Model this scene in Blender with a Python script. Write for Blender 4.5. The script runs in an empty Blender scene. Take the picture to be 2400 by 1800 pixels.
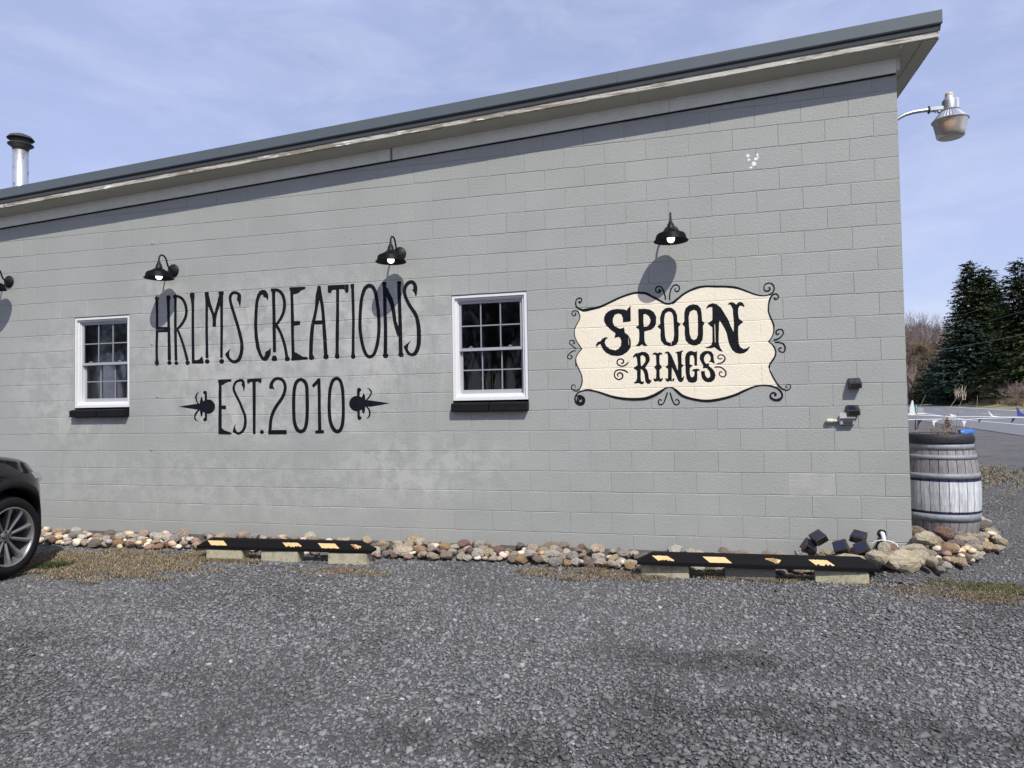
import bpy, bmesh, math, random
import numpy as np
from mathutils import Vector, Matrix
from mathutils.geometry import delaunay_2d_cdt
random.seed(7); rng = np.random.default_rng(7)
scene = bpy.context.scene
COL = scene.collection
# ---------------------------------------------------------------- camera
cam_d = bpy.data.cameras.new("camera"); cam = bpy.data.objects.new("camera", cam_d); COL.objects.link(cam)
cam_d.sensor_width = 36.0; cam_d.lens = 24.0; cam_d.clip_start = 0.05; cam_d.clip_end = 3000
RX = Vector((0.96880, 0.24727, -0.01718)); DN = Vector((-0.02410, 0.02497, -0.99940))
FW = RX.cross(DN).normalized(); RX.normalize(); DN = FW.cross(RX).normalized()
cam.matrix_world = Matrix(((RX.x, -DN.x, -FW.x, -1.90577), (RX.y, -DN.y, -FW.y, -6.75018), (RX.z, -DN.z, -FW.z, 1.50171), (0, 0, 0, 1)))
scene.camera = cam
# ---------------------------------------------------------------- light
SUN = Vector((0.347, -0.550, 0.760)).normalized()
world = bpy.data.worlds.new("World"); scene.world = world; world.use_nodes = True
def build_world():
    nt = world.node_tree; N = nt.nodes; K = nt.links; N.clear()
    out = N.new('ShaderNodeOutputWorld'); bg = N.new('ShaderNodeBackground'); bg.inputs['Strength'].default_value = 0.15
    sky = N.new('ShaderNodeTexSky'); sky.sky_type = 'NISHITA'; sky.sun_disc = False
    sky.sun_elevation = math.asin(SUN.z); sky.sun_rotation = math.atan2(SUN.x, SUN.y)
    sky.air_density = 1.0; sky.dust_density = 0.6; sky.ozone_density = 2.0
    tint = N.new('ShaderNodeMix'); tint.data_type = 'RGBA'; tint.blend_type = 'MULTIPLY'; tint.inputs[0].default_value = 1
    tint.inputs[7].default_value = (1.22, 1.02, 0.96, 1)
    tc = N.new('ShaderNodeTexCoord'); mp = N.new('ShaderNodeMapping'); mp.inputs['Scale'].default_value = (1.0, 1.4, 3.4); mp.inputs['Rotation'].default_value = (0.1, 0.3, 0.5)
    no = N.new('ShaderNodeTexNoise'); no.inputs['Scale'].default_value = 2.3; no.inputs['Detail'].default_value = 9; no.inputs['Roughness'].default_value = 0.55; no.inputs['Distortion'].default_value = 0.5
    rp = N.new('ShaderNodeValToRGB'); rp.color_ramp.elements[0].position = 0.36; rp.color_ramp.elements[1].position = 0.74
    rp.color_ramp.elements[0].color = (0.52, 0.52, 0.52, 1); rp.color_ramp.elements[1].color = (0.84, 0.84, 0.84, 1)
    mix = N.new('ShaderNodeMix'); mix.data_type = 'RGBA'; mix.inputs[7].default_value = (3.3, 3.8, 6.0, 1)
    K.new(tc.outputs['Generated'], mp.inputs[0]); K.new(mp.outputs[0], no.inputs['Vector']); K.new(no.outputs['Fac'], rp.inputs[0])
    K.new(sky.outputs[0], tint.inputs[6]); K.new(tint.outputs[2], mix.inputs[6]); K.new(rp.outputs[0], mix.inputs[0])
    mp2 = N.new('ShaderNodeMapping'); mp2.inputs['Scale'].default_value = (2.2, 1.0, 6.5); mp2.inputs['Rotation'].default_value = (0.25, -0.2, 0.9)
    n2 = N.new('ShaderNodeTexNoise'); n2.inputs['Scale'].default_value = 2.6; n2.inputs['Detail'].default_value = 10; n2.inputs['Roughness'].default_value = 0.6; n2.inputs['Distortion'].default_value = 0.45
    r2 = N.new('ShaderNodeValToRGB'); r2.color_ramp.elements[0].position = 0.44; r2.color_ramp.elements[1].position = 0.78
    r2.color_ramp.elements[0].color = (0, 0, 0, 1); r2.color_ramp.elements[1].color = (0.28, 0.28, 0.28, 1)
    m2 = N.new('ShaderNodeMix'); m2.data_type = 'RGBA'; m2.inputs[7].default_value = (5.6, 5.8, 6.9, 1)
    K.new(tc.outputs['Generated'], mp2.inputs[0]); K.new(mp2.outputs[0], n2.inputs['Vector']); K.new(n2.outputs['Fac'], r2.inputs[0])
    K.new(mix.outputs[2], m2.inputs[6]); K.new(r2.outputs[0], m2.inputs[0])
    K.new(m2.outputs[2], bg.inputs[0]); K.new(bg.outputs[0], out.inputs[0])
build_world()
sun_d = bpy.data.lights.new("sun", 'SUN'); sun_d.energy = 4.2; sun_d.angle = math.radians(0.53); sun_d.color = (1.0, 0.965, 0.90)
sun = bpy.data.objects.new("sun", sun_d); COL.objects.link(sun); sun.rotation_euler = SUN.to_track_quat('Z', 'Y').to_euler(); sun.location = (5, -10, 14)
vs = scene.view_settings; vs.view_transform = 'Standard'; vs.look = 'None'; vs.exposure = 0.06; vs.gamma = 1.0; vs.use_curve_mapping = False
# ---------------------------------------------------------------- materials
def nn(nt, t, **kw):
    n = nt.nodes.new(t)
    for k, v in kw.items(): setattr(n, k, v)
    return n
def mat(name, col, rough=0.8, metal=0.0, var=0.0, vscale=8.0, col2=None, c2scale=3.0, c2lo=0.5, c2hi=0.65, bump=0.0, bscale=60.0, bdist=0.002, rnd=0.0, obj=False,
        coat=0.0, emit=None, spec=0.5, attr=None, stretch=None, sheen=0, detail=5.0, extra=None, bump2=0.0, b2scale=300.0):
    m = bpy.data.materials.new(name); m.use_nodes = True; nt = m.node_tree; K = nt.links
    b = nt.nodes['Principled BSDF']; b.inputs['Base Color'].default_value = (*col, 1); b.inputs['Roughness'].default_value = rough; b.inputs['Metallic'].default_value = metal
    b.inputs['Specular IOR Level'].default_value = spec
    if coat: b.inputs['Coat Weight'].default_value = coat; b.inputs['Coat Roughness'].default_value = 0.03
    if obj: tc = nn(nt, 'ShaderNodeTexCoord'); vec = tc.outputs['Object']
    else: g = nn(nt, 'ShaderNodeNewGeometry'); vec = g.outputs['Position']
    if stretch:
        mp = nn(nt, 'ShaderNodeMapping'); mp.inputs['Scale'].default_value = stretch; K.new(vec, mp.inputs[0]); vec = mp.outputs[0]
    cur = None
    def rgb(c): r = nn(nt, 'ShaderNodeRGB'); r.outputs[0].default_value = (*c, 1); return r.outputs[0]
    cur = rgb(col)
    def mixc(f, a, bb, bt='MIX'):
        x = nn(nt, 'ShaderNodeMix', data_type='RGBA', blend_type=bt)
        if hasattr(f, 'links') or not isinstance(f, (int, float)): K.new(f, x.inputs[0])
        else: x.inputs[0].default_value = f
        K.new(a, x.inputs[6]); K.new(bb, x.inputs[7]); return x.outputs[2]
    def noise(sc, det=5.0, rg=0.6, v=None, dist=0.0):
        n = nn(nt, 'ShaderNodeTexNoise'); n.inputs['Scale'].default_value = sc; n.inputs['Detail'].default_value = det; n.inputs['Roughness'].default_value = rg; n.inputs['Distortion'].default_value = dist
        K.new(v or vec, n.inputs['Vector']); return n.outputs['Fac']
    def mr(v, a, b_, c, d):
        x = nn(nt, 'ShaderNodeMapRange'); K.new(v, x.inputs[0])
        for i, q in enumerate((a, b_, c, d)): x.inputs[i + 1].default_value = q
        return x.outputs[0]
    ctx = dict(nt=nt, K=K, vec=vec, rgb=rgb, mixc=mixc, noise=noise, mr=mr, bsdf=b)
    if col2: cur = mixc(mr(noise(c2scale, 8.0), c2lo, c2hi, 0, 1), cur, rgb(col2))
    if attr:
        a = nn(nt, 'ShaderNodeAttribute'); a.attribute_name = attr; cur = mixc(1.0, cur, a.outputs['Color'], 'MULTIPLY')
    if extra: cur = extra(ctx, cur)
    if var:
        v = mr(noise(vscale, detail), 0.3, 0.7, 1 - var, 1 + var); cmb = nn(nt, 'ShaderNodeCombineColor')
        for i in range(3): K.new(v, cmb.inputs[i])
        cur = mixc(1.0, cur, cmb.outputs[0], 'MULTIPLY')
    if rnd:
        o = nn(nt, 'ShaderNodeObjectInfo'); v = mr(o.outputs['Random'], 0, 1, 1 - rnd, 1 + rnd); cmb = nn(nt, 'ShaderNodeCombineColor')
        for i in range(3): K.new(v, cmb.inputs[i])
        cur = mixc(1.0, cur, cmb.outputs[0], 'MULTIPLY')
    K.new(cur, b.inputs['Base Color'])
    last = None
    if bump:
        bp = nn(nt, 'ShaderNodeBump'); bp.inputs['Strength'].default_value = bump; bp.inputs['Distance'].default_value = bdist
        K.new(noise(bscale, 6.0, 0.65), bp.inputs['Height']); last = bp
    if bump2:
        bp = nn(nt, 'ShaderNodeBump'); bp.inputs['Strength'].default_value = bump2; bp.inputs['Distance'].default_value = 0.002
        K.new(noise(b2scale, 3.0, 0.6), bp.inputs['Height'])
        if last: K.new(last.outputs[0], bp.inputs['Normal'])
        last = bp
    if last: K.new(last.outputs[0], b.inputs['Normal'])
    if emit: b.inputs['Emission Color'].default_value = (*emit[0], 1); b.inputs['Emission Strength'].default_value = emit[1]
    return m
def sep_xyz(ctx):
    s = nn(ctx['nt'], 'ShaderNodeSeparateXYZ'); g = nn(ctx['nt'], 'ShaderNodeNewGeometry'); ctx['K'].new(g.outputs['Position'], s.inputs[0]); return s.outputs
def math_(ctx, op, a, b=None, clamp=False):
    n = nn(ctx['nt'], 'ShaderNodeMath', operation=op, use_clamp=clamp)
    for i, v in enumerate((a, b)):
        if v is None: continue
        if isinstance(v, (int, float)): n.inputs[i].default_value = v
        else: ctx['K'].new(v, n.inputs[i])
    return n.outputs[0]
def ellipse(ctx, cx, cz, rx, rz, soft=0.35, ay=2):
    xyz = sep_xyz(ctx)
    a = math_(ctx, 'DIVIDE', math_(ctx, 'SUBTRACT', xyz[0], cx), rx); b = math_(ctx, 'DIVIDE', math_(ctx, 'SUBTRACT', xyz[ay], cz), rz)
    d = math_(ctx, 'SQRT', math_(ctx, 'ADD', math_(ctx, 'MULTIPLY', a, a), math_(ctx, 'MULTIPLY', b, b)))
    return ctx['mr'](d, 1 + soft, 1 - soft, 0, 1)
def wall_extra(ctx, cur):
    # touched-up and chalky patches in the grey paint (round the lettering, low on the wall)
    for (cx, cz, rx, rz, amt, sc) in ((-6.1, 2.30, 2.0, 0.62, 0.85, 5.0), (-6.35, 1.58, 1.3, 0.40, 0.85, 6.0), (-7.3, 0.66, 2.6, 0.36, 0.34, 7.0), (-9.2, 1.9, 0.8, 0.8, 0.6, 5.0), (-4.6, 0.85, 0.9, 0.35, 0.5, 6.0), (-7.9, 2.85, 0.35, 0.3, 0.5, 6.0)):
        n = ctx['mr'](ctx['noise'](sc, 7.0, 0.62), 0.44, 0.56, 0, amt)
        cur = ctx['mixc'](math_(ctx, 'MULTIPLY', n, ellipse(ctx, cx, cz, rx, rz)), cur, ctx['rgb']((0.49, 0.485, 0.455)))
    # vertical brushed wash marks below the letters
    mp = nn(ctx['nt'], 'ShaderNodeMapping'); mp.inputs['Scale'].default_value = (6.0, 1.0, 0.9); ctx['K'].new(ctx['vec'], mp.inputs[0])
    n = ctx['mr'](ctx['noise'](2.0, 5.0, 0.6, v=mp.outputs[0]), 0.48, 0.6, 0, 0.42)
    cur = ctx['mixc'](math_(ctx, 'MULTIPLY', n, ellipse(ctx, -6.05, 2.05, 2.0, 0.75)), cur, ctx['rgb']((0.455, 0.45, 0.43)))
    f = ctx['mr'](ctx['noise'](38.0, 2.0, 0.5), 0.735, 0.75, 0, .55); cur = ctx['mixc'](f, cur, ctx['rgb']((0.60, 0.60, 0.58)))
    f = ctx['mr'](ctx['noise'](23.0, 2.0, 0.5), 0.235, 0.225, 0, .8); cur = ctx['mixc'](f, cur, ctx['rgb']((0.10, 0.10, 0.10)))
    cur = ctx['mixc'](ctx['mr'](ctx['noise'](0.9, 5.0, 0.6), 0.42, 0.62, 0, .35), cur, ctx['rgb']((0.345, 0.352, 0.338)))
    # one bare-looking block near the corner
    xyz = sep_xyz(ctx)
    m = math_(ctx, 'MULTIPLY', math_(ctx, 'GREATER_THAN', xyz[0], -1.018), math_(ctx, 'LESS_THAN', xyz[0], -0.612))
    m = math_(ctx, 'MULTIPLY', m, math_(ctx, 'MULTIPLY', math_(ctx, 'GREATER_THAN', xyz[2], 0.626), math_(ctx, 'LESS_THAN', xyz[2], 0.828)))
    m = math_(ctx, 'MULTIPLY', m, ctx['mr'](ctx['noise'](5.0), 0.38, 0.6, 0.25, 0.75))
    cur = ctx['mixc'](m, cur, ctx['rgb']((0.44, 0.43, 0.41)))
    return cur
WALLC = (0.336, 0.346, 0.322)
M = {}
M['block'] = mat('painted_block', WALLC, 0.62, var=0.05, vscale=1.6, extra=wall_extra, rnd=0.025, bump=0.75, bscale=46, bdist=0.006, bump2=1.0, b2scale=120, spec=0.3)
M['mortar'] = mat('painted_mortar', (0.315, 0.325, 0.303), 0.75, extra=wall_extra, bump=0.6, bscale=90, bdist=0.003, spec=0.3)
M['paint'] = mat('black_wall_paint', (0.006, 0.0075, 0.011), 0.6, var=0.35, vscale=14, bump=0.7, bscale=34, bdist=0.006, spec=0.15)
M['cream'] = mat('cream_wall_paint', (0.82, 0.745, 0.59), 0.6, var=0.035, vscale=5, bump=0.7, bscale=34, bdist=0.006, bump2=0.7, b2scale=110, spec=0.25)
M['white'] = mat('white_vinyl', (0.72, 0.72, 0.72), 0.4, var=0.03, vscale=30)
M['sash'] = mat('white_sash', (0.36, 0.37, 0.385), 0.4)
M['muntin'] = mat('glass_dimmed_bars', (0.24, 0.25, 0.27), 0.5)  # bars darkened in the colour for the dimming behind glass
M['sill'] = mat('black_painted_brick', (0.007, 0.007, 0.008), 0.6, spec=0.2, col2=(0.03, 0.03, 0.03), c2scale=22, c2lo=0.6, c2hi=0.75, bump=0.8, bscale=70, bdist=0.006)
M['fascia'] = mat('dark_grey_metal', (0.098, 0.116, 0.130), 0.5, metal=0.0, var=0.04, vscale=3, spec=0.3)
M['hem'] = mat('shaded_hem_dark_metal', (0.035, 0.042, 0.055), 0.5, spec=0.3)  # flange shadow put into the colour; bolt and discs are plain dark metal
def peel(ctx, cur):
    mp = nn(ctx['nt'], 'ShaderNodeMapping'); mp.inputs['Scale'].default_value = (1.0, 3.0, 9.0); ctx['K'].new(ctx['vec'], mp.inputs[0])
    cur = ctx['mixc'](ctx['mr'](ctx['noise'](2.0, 9.0, 0.7, v=mp.outputs[0]), 0.46, 0.54, 0, 1), cur, ctx['rgb']((0.24, 0.205, 0.16)))
    cur = ctx['mixc'](ctx['mr'](ctx['noise'](3.3, 9.0, 0.75, v=mp.outputs[0]), 0.60, 0.615, 0, 1), cur, ctx['rgb']((0.95, 0.95, 0.92)))
    return ctx['mixc'](ctx['mr'](ctx['noise'](4.5, 9.0, 0.8, v=mp.outputs[0]), 0.37, 0.34, 0, 0.9), cur, ctx['rgb']((0.02, 0.018, 0.015)))
M['peel'] = mat('peeling_wood', (0.50, 0.48, 0.42), 0.8, extra=peel, bump=0.9, bscale=50, bdist=0.006)
M['soffit'] = mat('soffit_board', (0.44, 0.43, 0.36), 0.7, var=0.05, vscale=4, bump=0.2, bscale=30)
def crack(ctx, cur):
    mp = nn(ctx['nt'], 'ShaderNodeMapping'); mp.inputs['Scale'].default_value = (1.2, 1.0, 8.0); ctx['K'].new(ctx['vec'], mp.inputs[0])
    n = ctx['noise'](9.0, 6.0, 0.7, v=mp.outputs[0], dist=0.6)
    d = math_(ctx, 'ABSOLUTE', math_(ctx, 'SUBTRACT', n, 0.5))
    return ctx['mixc'](ctx['mr'](d, 0.010, 0.0, 0, 0.75), cur, ctx['rgb']((0.16, 0.15, 0.14)))
M['trim'] = mat('cracked_trim_board', (0.72, 0.71, 0.64), 0.75, extra=crack, var=0.06, vscale=5, bump=0.4, bscale=40, bdist=0.004)
M['roof'] = mat('roof_membrane', (0.05, 0.055, 0.06), 0.9, bump=0.3)
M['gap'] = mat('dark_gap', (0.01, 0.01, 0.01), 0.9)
M['black'] = mat('black_metal', (0.010, 0.011, 0.014), 0.5, spec=0.25, bump=0.12, bscale=400, bdist=0.001)
M['blackin'] = mat('black_inner', (0.008, 0.008, 0.008), 0.6)
M['bulb'] = mat('lit_bulb', (1, 1, 1), 0.3, emit=((1.0, 0.97, 0.86), 2.6))
M['galv'] = mat('galvanised_metal', (0.56, 0.57, 0.58), 0.38, metal=0.85, var=0.10, vscale=12, bump=0.1, bscale=40)
M['galvr'] = mat('stained_flue', (0.66, 0.67, 0.68), 0.34, metal=0.8, var=0.1, vscale=9, col2=(0.20, 0.18, 0.15), c2scale=12, c2lo=0.60, c2hi=0.68)
M['cap'] = mat('sooty_cap', (0.045, 0.045, 0.04), 0.7, var=0.3, vscale=10)
M['plast'] = mat('cream_plastic', (0.62, 0.58, 0.45), 0.5)
M['solar'] = mat('bronze_plastic', (0.045, 0.036, 0.032), 0.5)
M['panel'] = mat('solar_cell', (0.012, 0.014, 0.035), 0.12, coat=0.6)
M['lens'] = mat('dark_lens', (0.006, 0.006, 0.006), 0.15)
M['pvc'] = mat('white_plastic', (0.75, 0.76, 0.76), 0.35)
M['elec'] = mat('grey_box_paint', (0.33, 0.34, 0.34), 0.5, var=0.15, vscale=60)
M['rubber'] = mat('black_rubber', (0.006, 0.006, 0.007), 0.75, spec=0.15, col2=(0.4, 0.4, 0.38), c2scale=95, c2lo=0.735, c2hi=0.76, bump=0.4, bscale=220)
M['reflect'] = mat('worn_yellow_marking', (0.78, 0.50, 0.22), 0.6, var=0.06, vscale=30)
M['conc'] = mat('concrete_edging', (0.46, 0.42, 0.30), 0.9, var=0.18, vscale=40, col2=(0.24, 0.25, 0.16), c2scale=14, c2lo=0.5, c2hi=0.72, bump=0.9, bscale=120, bdist=0.006)
M['concg'] = mat('grey_edging', (0.25, 0.24, 0.22), 0.9, var=0.2, vscale=40, bump=0.9, bscale=120, bdist=0.006)
RC = [(0.62, 0.52, 0.38), (0.58, 0.45, 0.28), (0.48, 0.38, 0.30), (0.68, 0.61, 0.49), (0.24, 0.195, 0.165), (0.42, 0.39, 0.35), (0.62, 0.49, 0.36), (0.28, 0.165, 0.13), (0.66, 0.57, 0.43), (0.45, 0.30, 0.165), (0.60, 0.55, 0.48), (0.34, 0.265, 0.20), (0.58, 0.42, 0.32), (0.70, 0.63, 0.50), (0.52, 0.42, 0.29), (0.37, 0.335, 0.31)]
RC = [tuple(min(.78, q * 1.08) for q in c) for c in RC]
def rock_col(ctx, cur):
    o = nn(ctx['nt'], 'ShaderNodeObjectInfo'); r = nn(ctx['nt'], 'ShaderNodeValToRGB'); r.color_ramp.interpolation = 'CONSTANT'
    cols = RC
    e = r.color_ramp.elements; e[0].color = (*cols[0], 1); e[0].position = 0; e[1].position = 1 / 16; e[1].color = (*cols[1], 1)
    for i in range(2, 16): x = e.new(i / 16); x.color = (*cols[i], 1)
    ctx['K'].new(o.outputs['Random'], r.inputs[0]); cur = r.outputs[0]
    cur = ctx['mixc'](ctx['mr'](ctx['noise'](2.4, 9.0, 0.8), 0.54, 0.68, 0, 0.6), cur, ctx['rgb']((0.20, 0.15, 0.10)))
    return ctx['mixc'](ctx['mr'](ctx['noise'](4.5, 8.0, 0.8), 0.60, 0.68, 0, 0.45), cur, ctx['rgb']((0.62, 0.58, 0.5)))
M['rock'] = mat('river_stone', (0.4, 0.3, 0.2), 0.85, extra=rock_col, var=0.2, vscale=2.2, bump=0.9, bscale=3.2, bdist=0.10, obj=True)
M['rockt'] = mat('river_stone_joined', (1, 1, 1), 0.85, attr='tone', var=0.2, vscale=22, bump=0.8, bscale=45, bdist=0.008)
M['rockbed'] = mat('stone_bed', (0.10, 0.09, 0.078), 0.95, bump=1.0, bscale=60, bdist=0.03, var=0.5, vscale=60)
M['boulder'] = mat('pale_boulder', (0.60, 0.52, 0.38), 0.85, var=0.16, vscale=3, col2=(0.45, 0.33, 0.18), c2scale=1.3, c2lo=0.5, c2hi=0.7, bump=0.9, bscale=2.6, bdist=0.10, obj=True)
def ground_extra(ctx, cur):
    xyz = sep_xyz(ctx)
    far = ctx['mr'](xyz[1], 0.6, 3.0, 0, 1)
    tan = math_(ctx, 'MULTIPLY', ctx['mr'](ctx['noise'](0.9, 6.0, 0.65), 0.50, 0.62, 0, 0.75), far)
    cur = ctx['mixc'](tan, cur, ctx['rgb']((0.19, 0.15, 0.10)))
    cur = ctx['mixc'](math_(ctx, 'MULTIPLY', far, ctx['mr'](ctx['noise'](3.1, 9.0, 0.75), 0.42, 0.60, 0, .5)), cur, ctx['rgb']((0.06, 0.058, 0.057)))
    return ctx['mixc'](math_(ctx, 'MULTIPLY', far, ctx['mr'](ctx['noise'](7.0, 9.0, 0.8), 0.52, 0.62, 0, .6)), cur, ctx['rgb']((0.21, 0.205, 0.20)))
def damp(ctx, cur):
    D_ = ctx['rgb']((0.034, 0.029, 0.028)); n = ctx['mr'](ctx['noise'](0.62, 7.0, 0.65, dist=0.4), 0.50, 0.68, 0, 0.40); cur = ctx['mixc'](n, cur, D_)
    g = ctx['noise'](3.2, 9.0, 0.72, dist=0.5)
    for cx, cy, rx, ry, am in ((-1.75, -2.55, .65, .22, .62), (-1.85, -3.25, .7, .28, .5), (-.95, -3.35, .8, .25, .6), (-2.75, -3.8, .8, .22, .6), (-6.5, -3.4, .9, .45, .65)):
        cur = ctx['mixc'](math_(ctx, 'MULTIPLY', ctx['mr'](g, 0.42, 0.56, 0, am), ellipse(ctx, cx, cy, rx, ry, .5, 1)), cur, D_)
    return cur
M['ground'] = mat('gravel_bed', (0.125, 0.123, 0.122), 0.92, extra=lambda c, x: damp(c, ground_extra(c, x)), var=0.55, vscale=70, bump=1.0, bscale=75, bdist=0.025, detail=8, bump2=0.8, b2scale=240)
M['chips'] = mat('slate_chips', (1, 1, 1), 0.8, attr='tone', extra=damp, bump=0.4, bscale=260, bdist=0.002, spec=0.4)
M['asphalt'] = mat('asphalt', (0.155, 0.155, 0.165), 0.85, var=0.10, vscale=0.7, bump=0.5, bscale=60)
M['line'] = mat('road_line', (0.70, 0.70, 0.68), 0.7)
M['yline'] = mat('road_dash', (0.45, 0.42, 0.30), 0.7)
M['field'] = mat('mown_field', (0.13, 0.15, 0.055), 0.95, col2=(0.27, 0.22, 0.12), c2scale=0.16, c2lo=0.42, c2hi=0.6, var=0.2, vscale=3)
M['hill'] = mat('brown_hillside', (0.12, 0.09, 0.07), 0.95, var=0.3, vscale=0.3)
M['straw'] = mat('dry_grass', (1, 1, 1), 0.9, attr='tone')
M['needle'] = mat('spruce_needles', (1, 1, 1), 0.8, attr='tone', spec=0.2)
M['bark'] = mat('bark', (0.10, 0.075, 0.055), 0.9, var=0.3, vscale=6)
M['twig'] = mat('bare_twigs', (1, 1, 1), 0.9, attr='tone')
M['stave'] = mat('grey_oak', (0.17, 0.165, 0.17), 0.8, var=0.45, vscale=10, stretch=(7, 7, 0.8), rnd=0.28, bump=0.6, bscale=30)
M['hoop'] = mat('zinc_hoop', (0.25, 0.265, 0.29), 0.6, metal=0.1, var=0.22, vscale=25, spec=0.4)
def barrel_bands(ctx, cur):
    z = sep_xyz(ctx)[2]
    mp = nn(ctx['nt'], 'ShaderNodeMapping'); mp.inputs['Scale'].default_value = (9, 9, 1.2); ctx['K'].new(ctx['vec'], mp.inputs[0])
    g = ctx['noise'](4.0, 8.0, 0.7, v=mp.outputs[0])
    zz = math_(ctx, 'ADD', z, ctx['mr'](g, 0.3, 0.7, -0.006, 0.006))
    w = math_(ctx, 'MULTIPLY', ctx['mr'](zz, 0.376, 0.378, 0, 1), ctx['mr'](zz, 0.670, 0.668, 0, 1))
    w = math_(ctx, 'MULTIPLY', w, ctx['mr'](g, 0.34, 0.45, 0.55, 1))
    cur = ctx['mixc'](w, cur, ctx['rgb']((0.52, 0.535, 0.56)))
    b1 = math_(ctx, 'MULTIPLY', ctx['mr'](zz, 0.668, 0.67, 0, 1), ctx['mr'](zz, 0.697, 0.695, 0, 1))
    b2 = math_(ctx, 'MULTIPLY', ctx['mr'](zz, 0.350, 0.352, 0, 1), ctx['mr'](zz, 0.378, 0.376, 0, 1))
    return ctx['mixc'](math_(ctx, 'ADD', b1, b2, True), cur, ctx['rgb']((0.012, 0.016, 0.06)))
M['stavep'] = mat('painted_oak', (0.225, 0.215, 0.215), 0.75, extra=barrel_bands, var=0.35, vscale=10, stretch=(7, 7, 0.8), rnd=0.22, bump=0.6, bscale=30)
M['rim'] = mat('tarred_rim', (0.022, 0.022, 0.026), 0.55, bump=0.8, bscale=30, bdist=0.01)
M['soil'] = mat('soil', (0.07, 0.045, 0.03), 0.95, var=0.4, vscale=30, bump=1, bscale=60, bdist=0.01)
M['bluep'] = mat('blue_plastic', (0.03, 0.16, 0.62), 0.4)
M['green'] = mat('teal_plate', (0.0, 0.20, 0.15), 0.4)
M['flagw'] = mat('white_pennant', (0.78, 0.79, 0.80), 0.5)
M['flagb'] = mat('blue_pennant', (0.03, 0.05, 0.30), 0.5)
M['flagd'] = mat('navy_pennant', (0.008, 0.008, 0.05), 0.5)
M['amber'] = mat('amber_sign', (0.75, 0.33, 0.01), 0.6)
M['post'] = mat('grey_post', (0.36, 0.33, 0.28), 0.9)
M['carp'] = mat('black_car_paint', (0.002, 0.002, 0.003), 0.18, coat=0.35, spec=0.25)
M['clad'] = mat('black_cladding', (0.011, 0.011, 0.013), 0.6, spec=0.2)
M['tyre'] = mat('tyre', (0.011, 0.011, 0.012), 0.8, spec=0.2, bump=0.3, bscale=120)
M['alloy'] = mat('alloy', (0.34, 0.33, 0.33), 0.34, metal=0.75)
M['lampg'] = mat('headlamp', (0.35, 0.36, 0.38), 0.08, coat=1.0)
M['redl'] = mat('tail_lamp', (0.25, 0.01, 0.01), 0.15, coat=1.0)
M['room'] = mat('dark_room', (0.045, 0.068, 0.070), 0.9)
M['board'] = mat('pale_board', (0.30, 0.34, 0.32), 0.7)
M['gold'] = mat('brass_reeds', (0.8, 0.7, 0.4), 0.3, metal=0.6)
def glass(name, tint, dark=(0.02, 0.025, 0.03)):
    m = bpy.data.materials.new(name); m.use_nodes = True; nt = m.node_tree; nt.nodes.clear()
    o = nt.nodes.new('ShaderNodeOutputMaterial'); tr = nt.nodes.new('ShaderNodeBsdfTransparent'); tr.inputs[0].default_value = (*tint, 1)
    gl = nt.nodes.new('ShaderNodeBsdfGlossy'); gl.inputs['Roughness'].default_value = 0.03; gl.inputs[0].default_value = (1, 1, 1, 1)
    fr = nt.nodes.new('ShaderNodeFresnel'); fr.inputs[0].default_value = 1.40; mx = nt.nodes.new('ShaderNodeMixShader')
    nt.links.new(fr.outputs[0], mx.inputs[0]); nt.links.new(tr.outputs[0], mx.inputs[1]); nt.links.new(gl.outputs[0], mx.inputs[2]); nt.links.new(mx.outputs[0], o.inputs[0])
    return m
M['glass'] = glass('window_glass', (0.75, 0.78, 0.8))
M['carglass'] = mat('car_glass', (0.006, 0.007, 0.008), 0.05, coat=1.0)
def refr():
    m = bpy.data.materials.new('ribbed_refractor'); m.use_nodes = True; nt = m.node_tree; b = nt.nodes['Principled BSDF']
    b.inputs['Base Color'].default_value = (0.42, 0.40, 0.37, 1); b.inputs['Roughness'].default_value = 0.25; b.inputs['Transmission Weight'].default_value = 0.35; b.inputs['Alpha'].default_value = 0.9
    return m
M['refr'] = refr()
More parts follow.
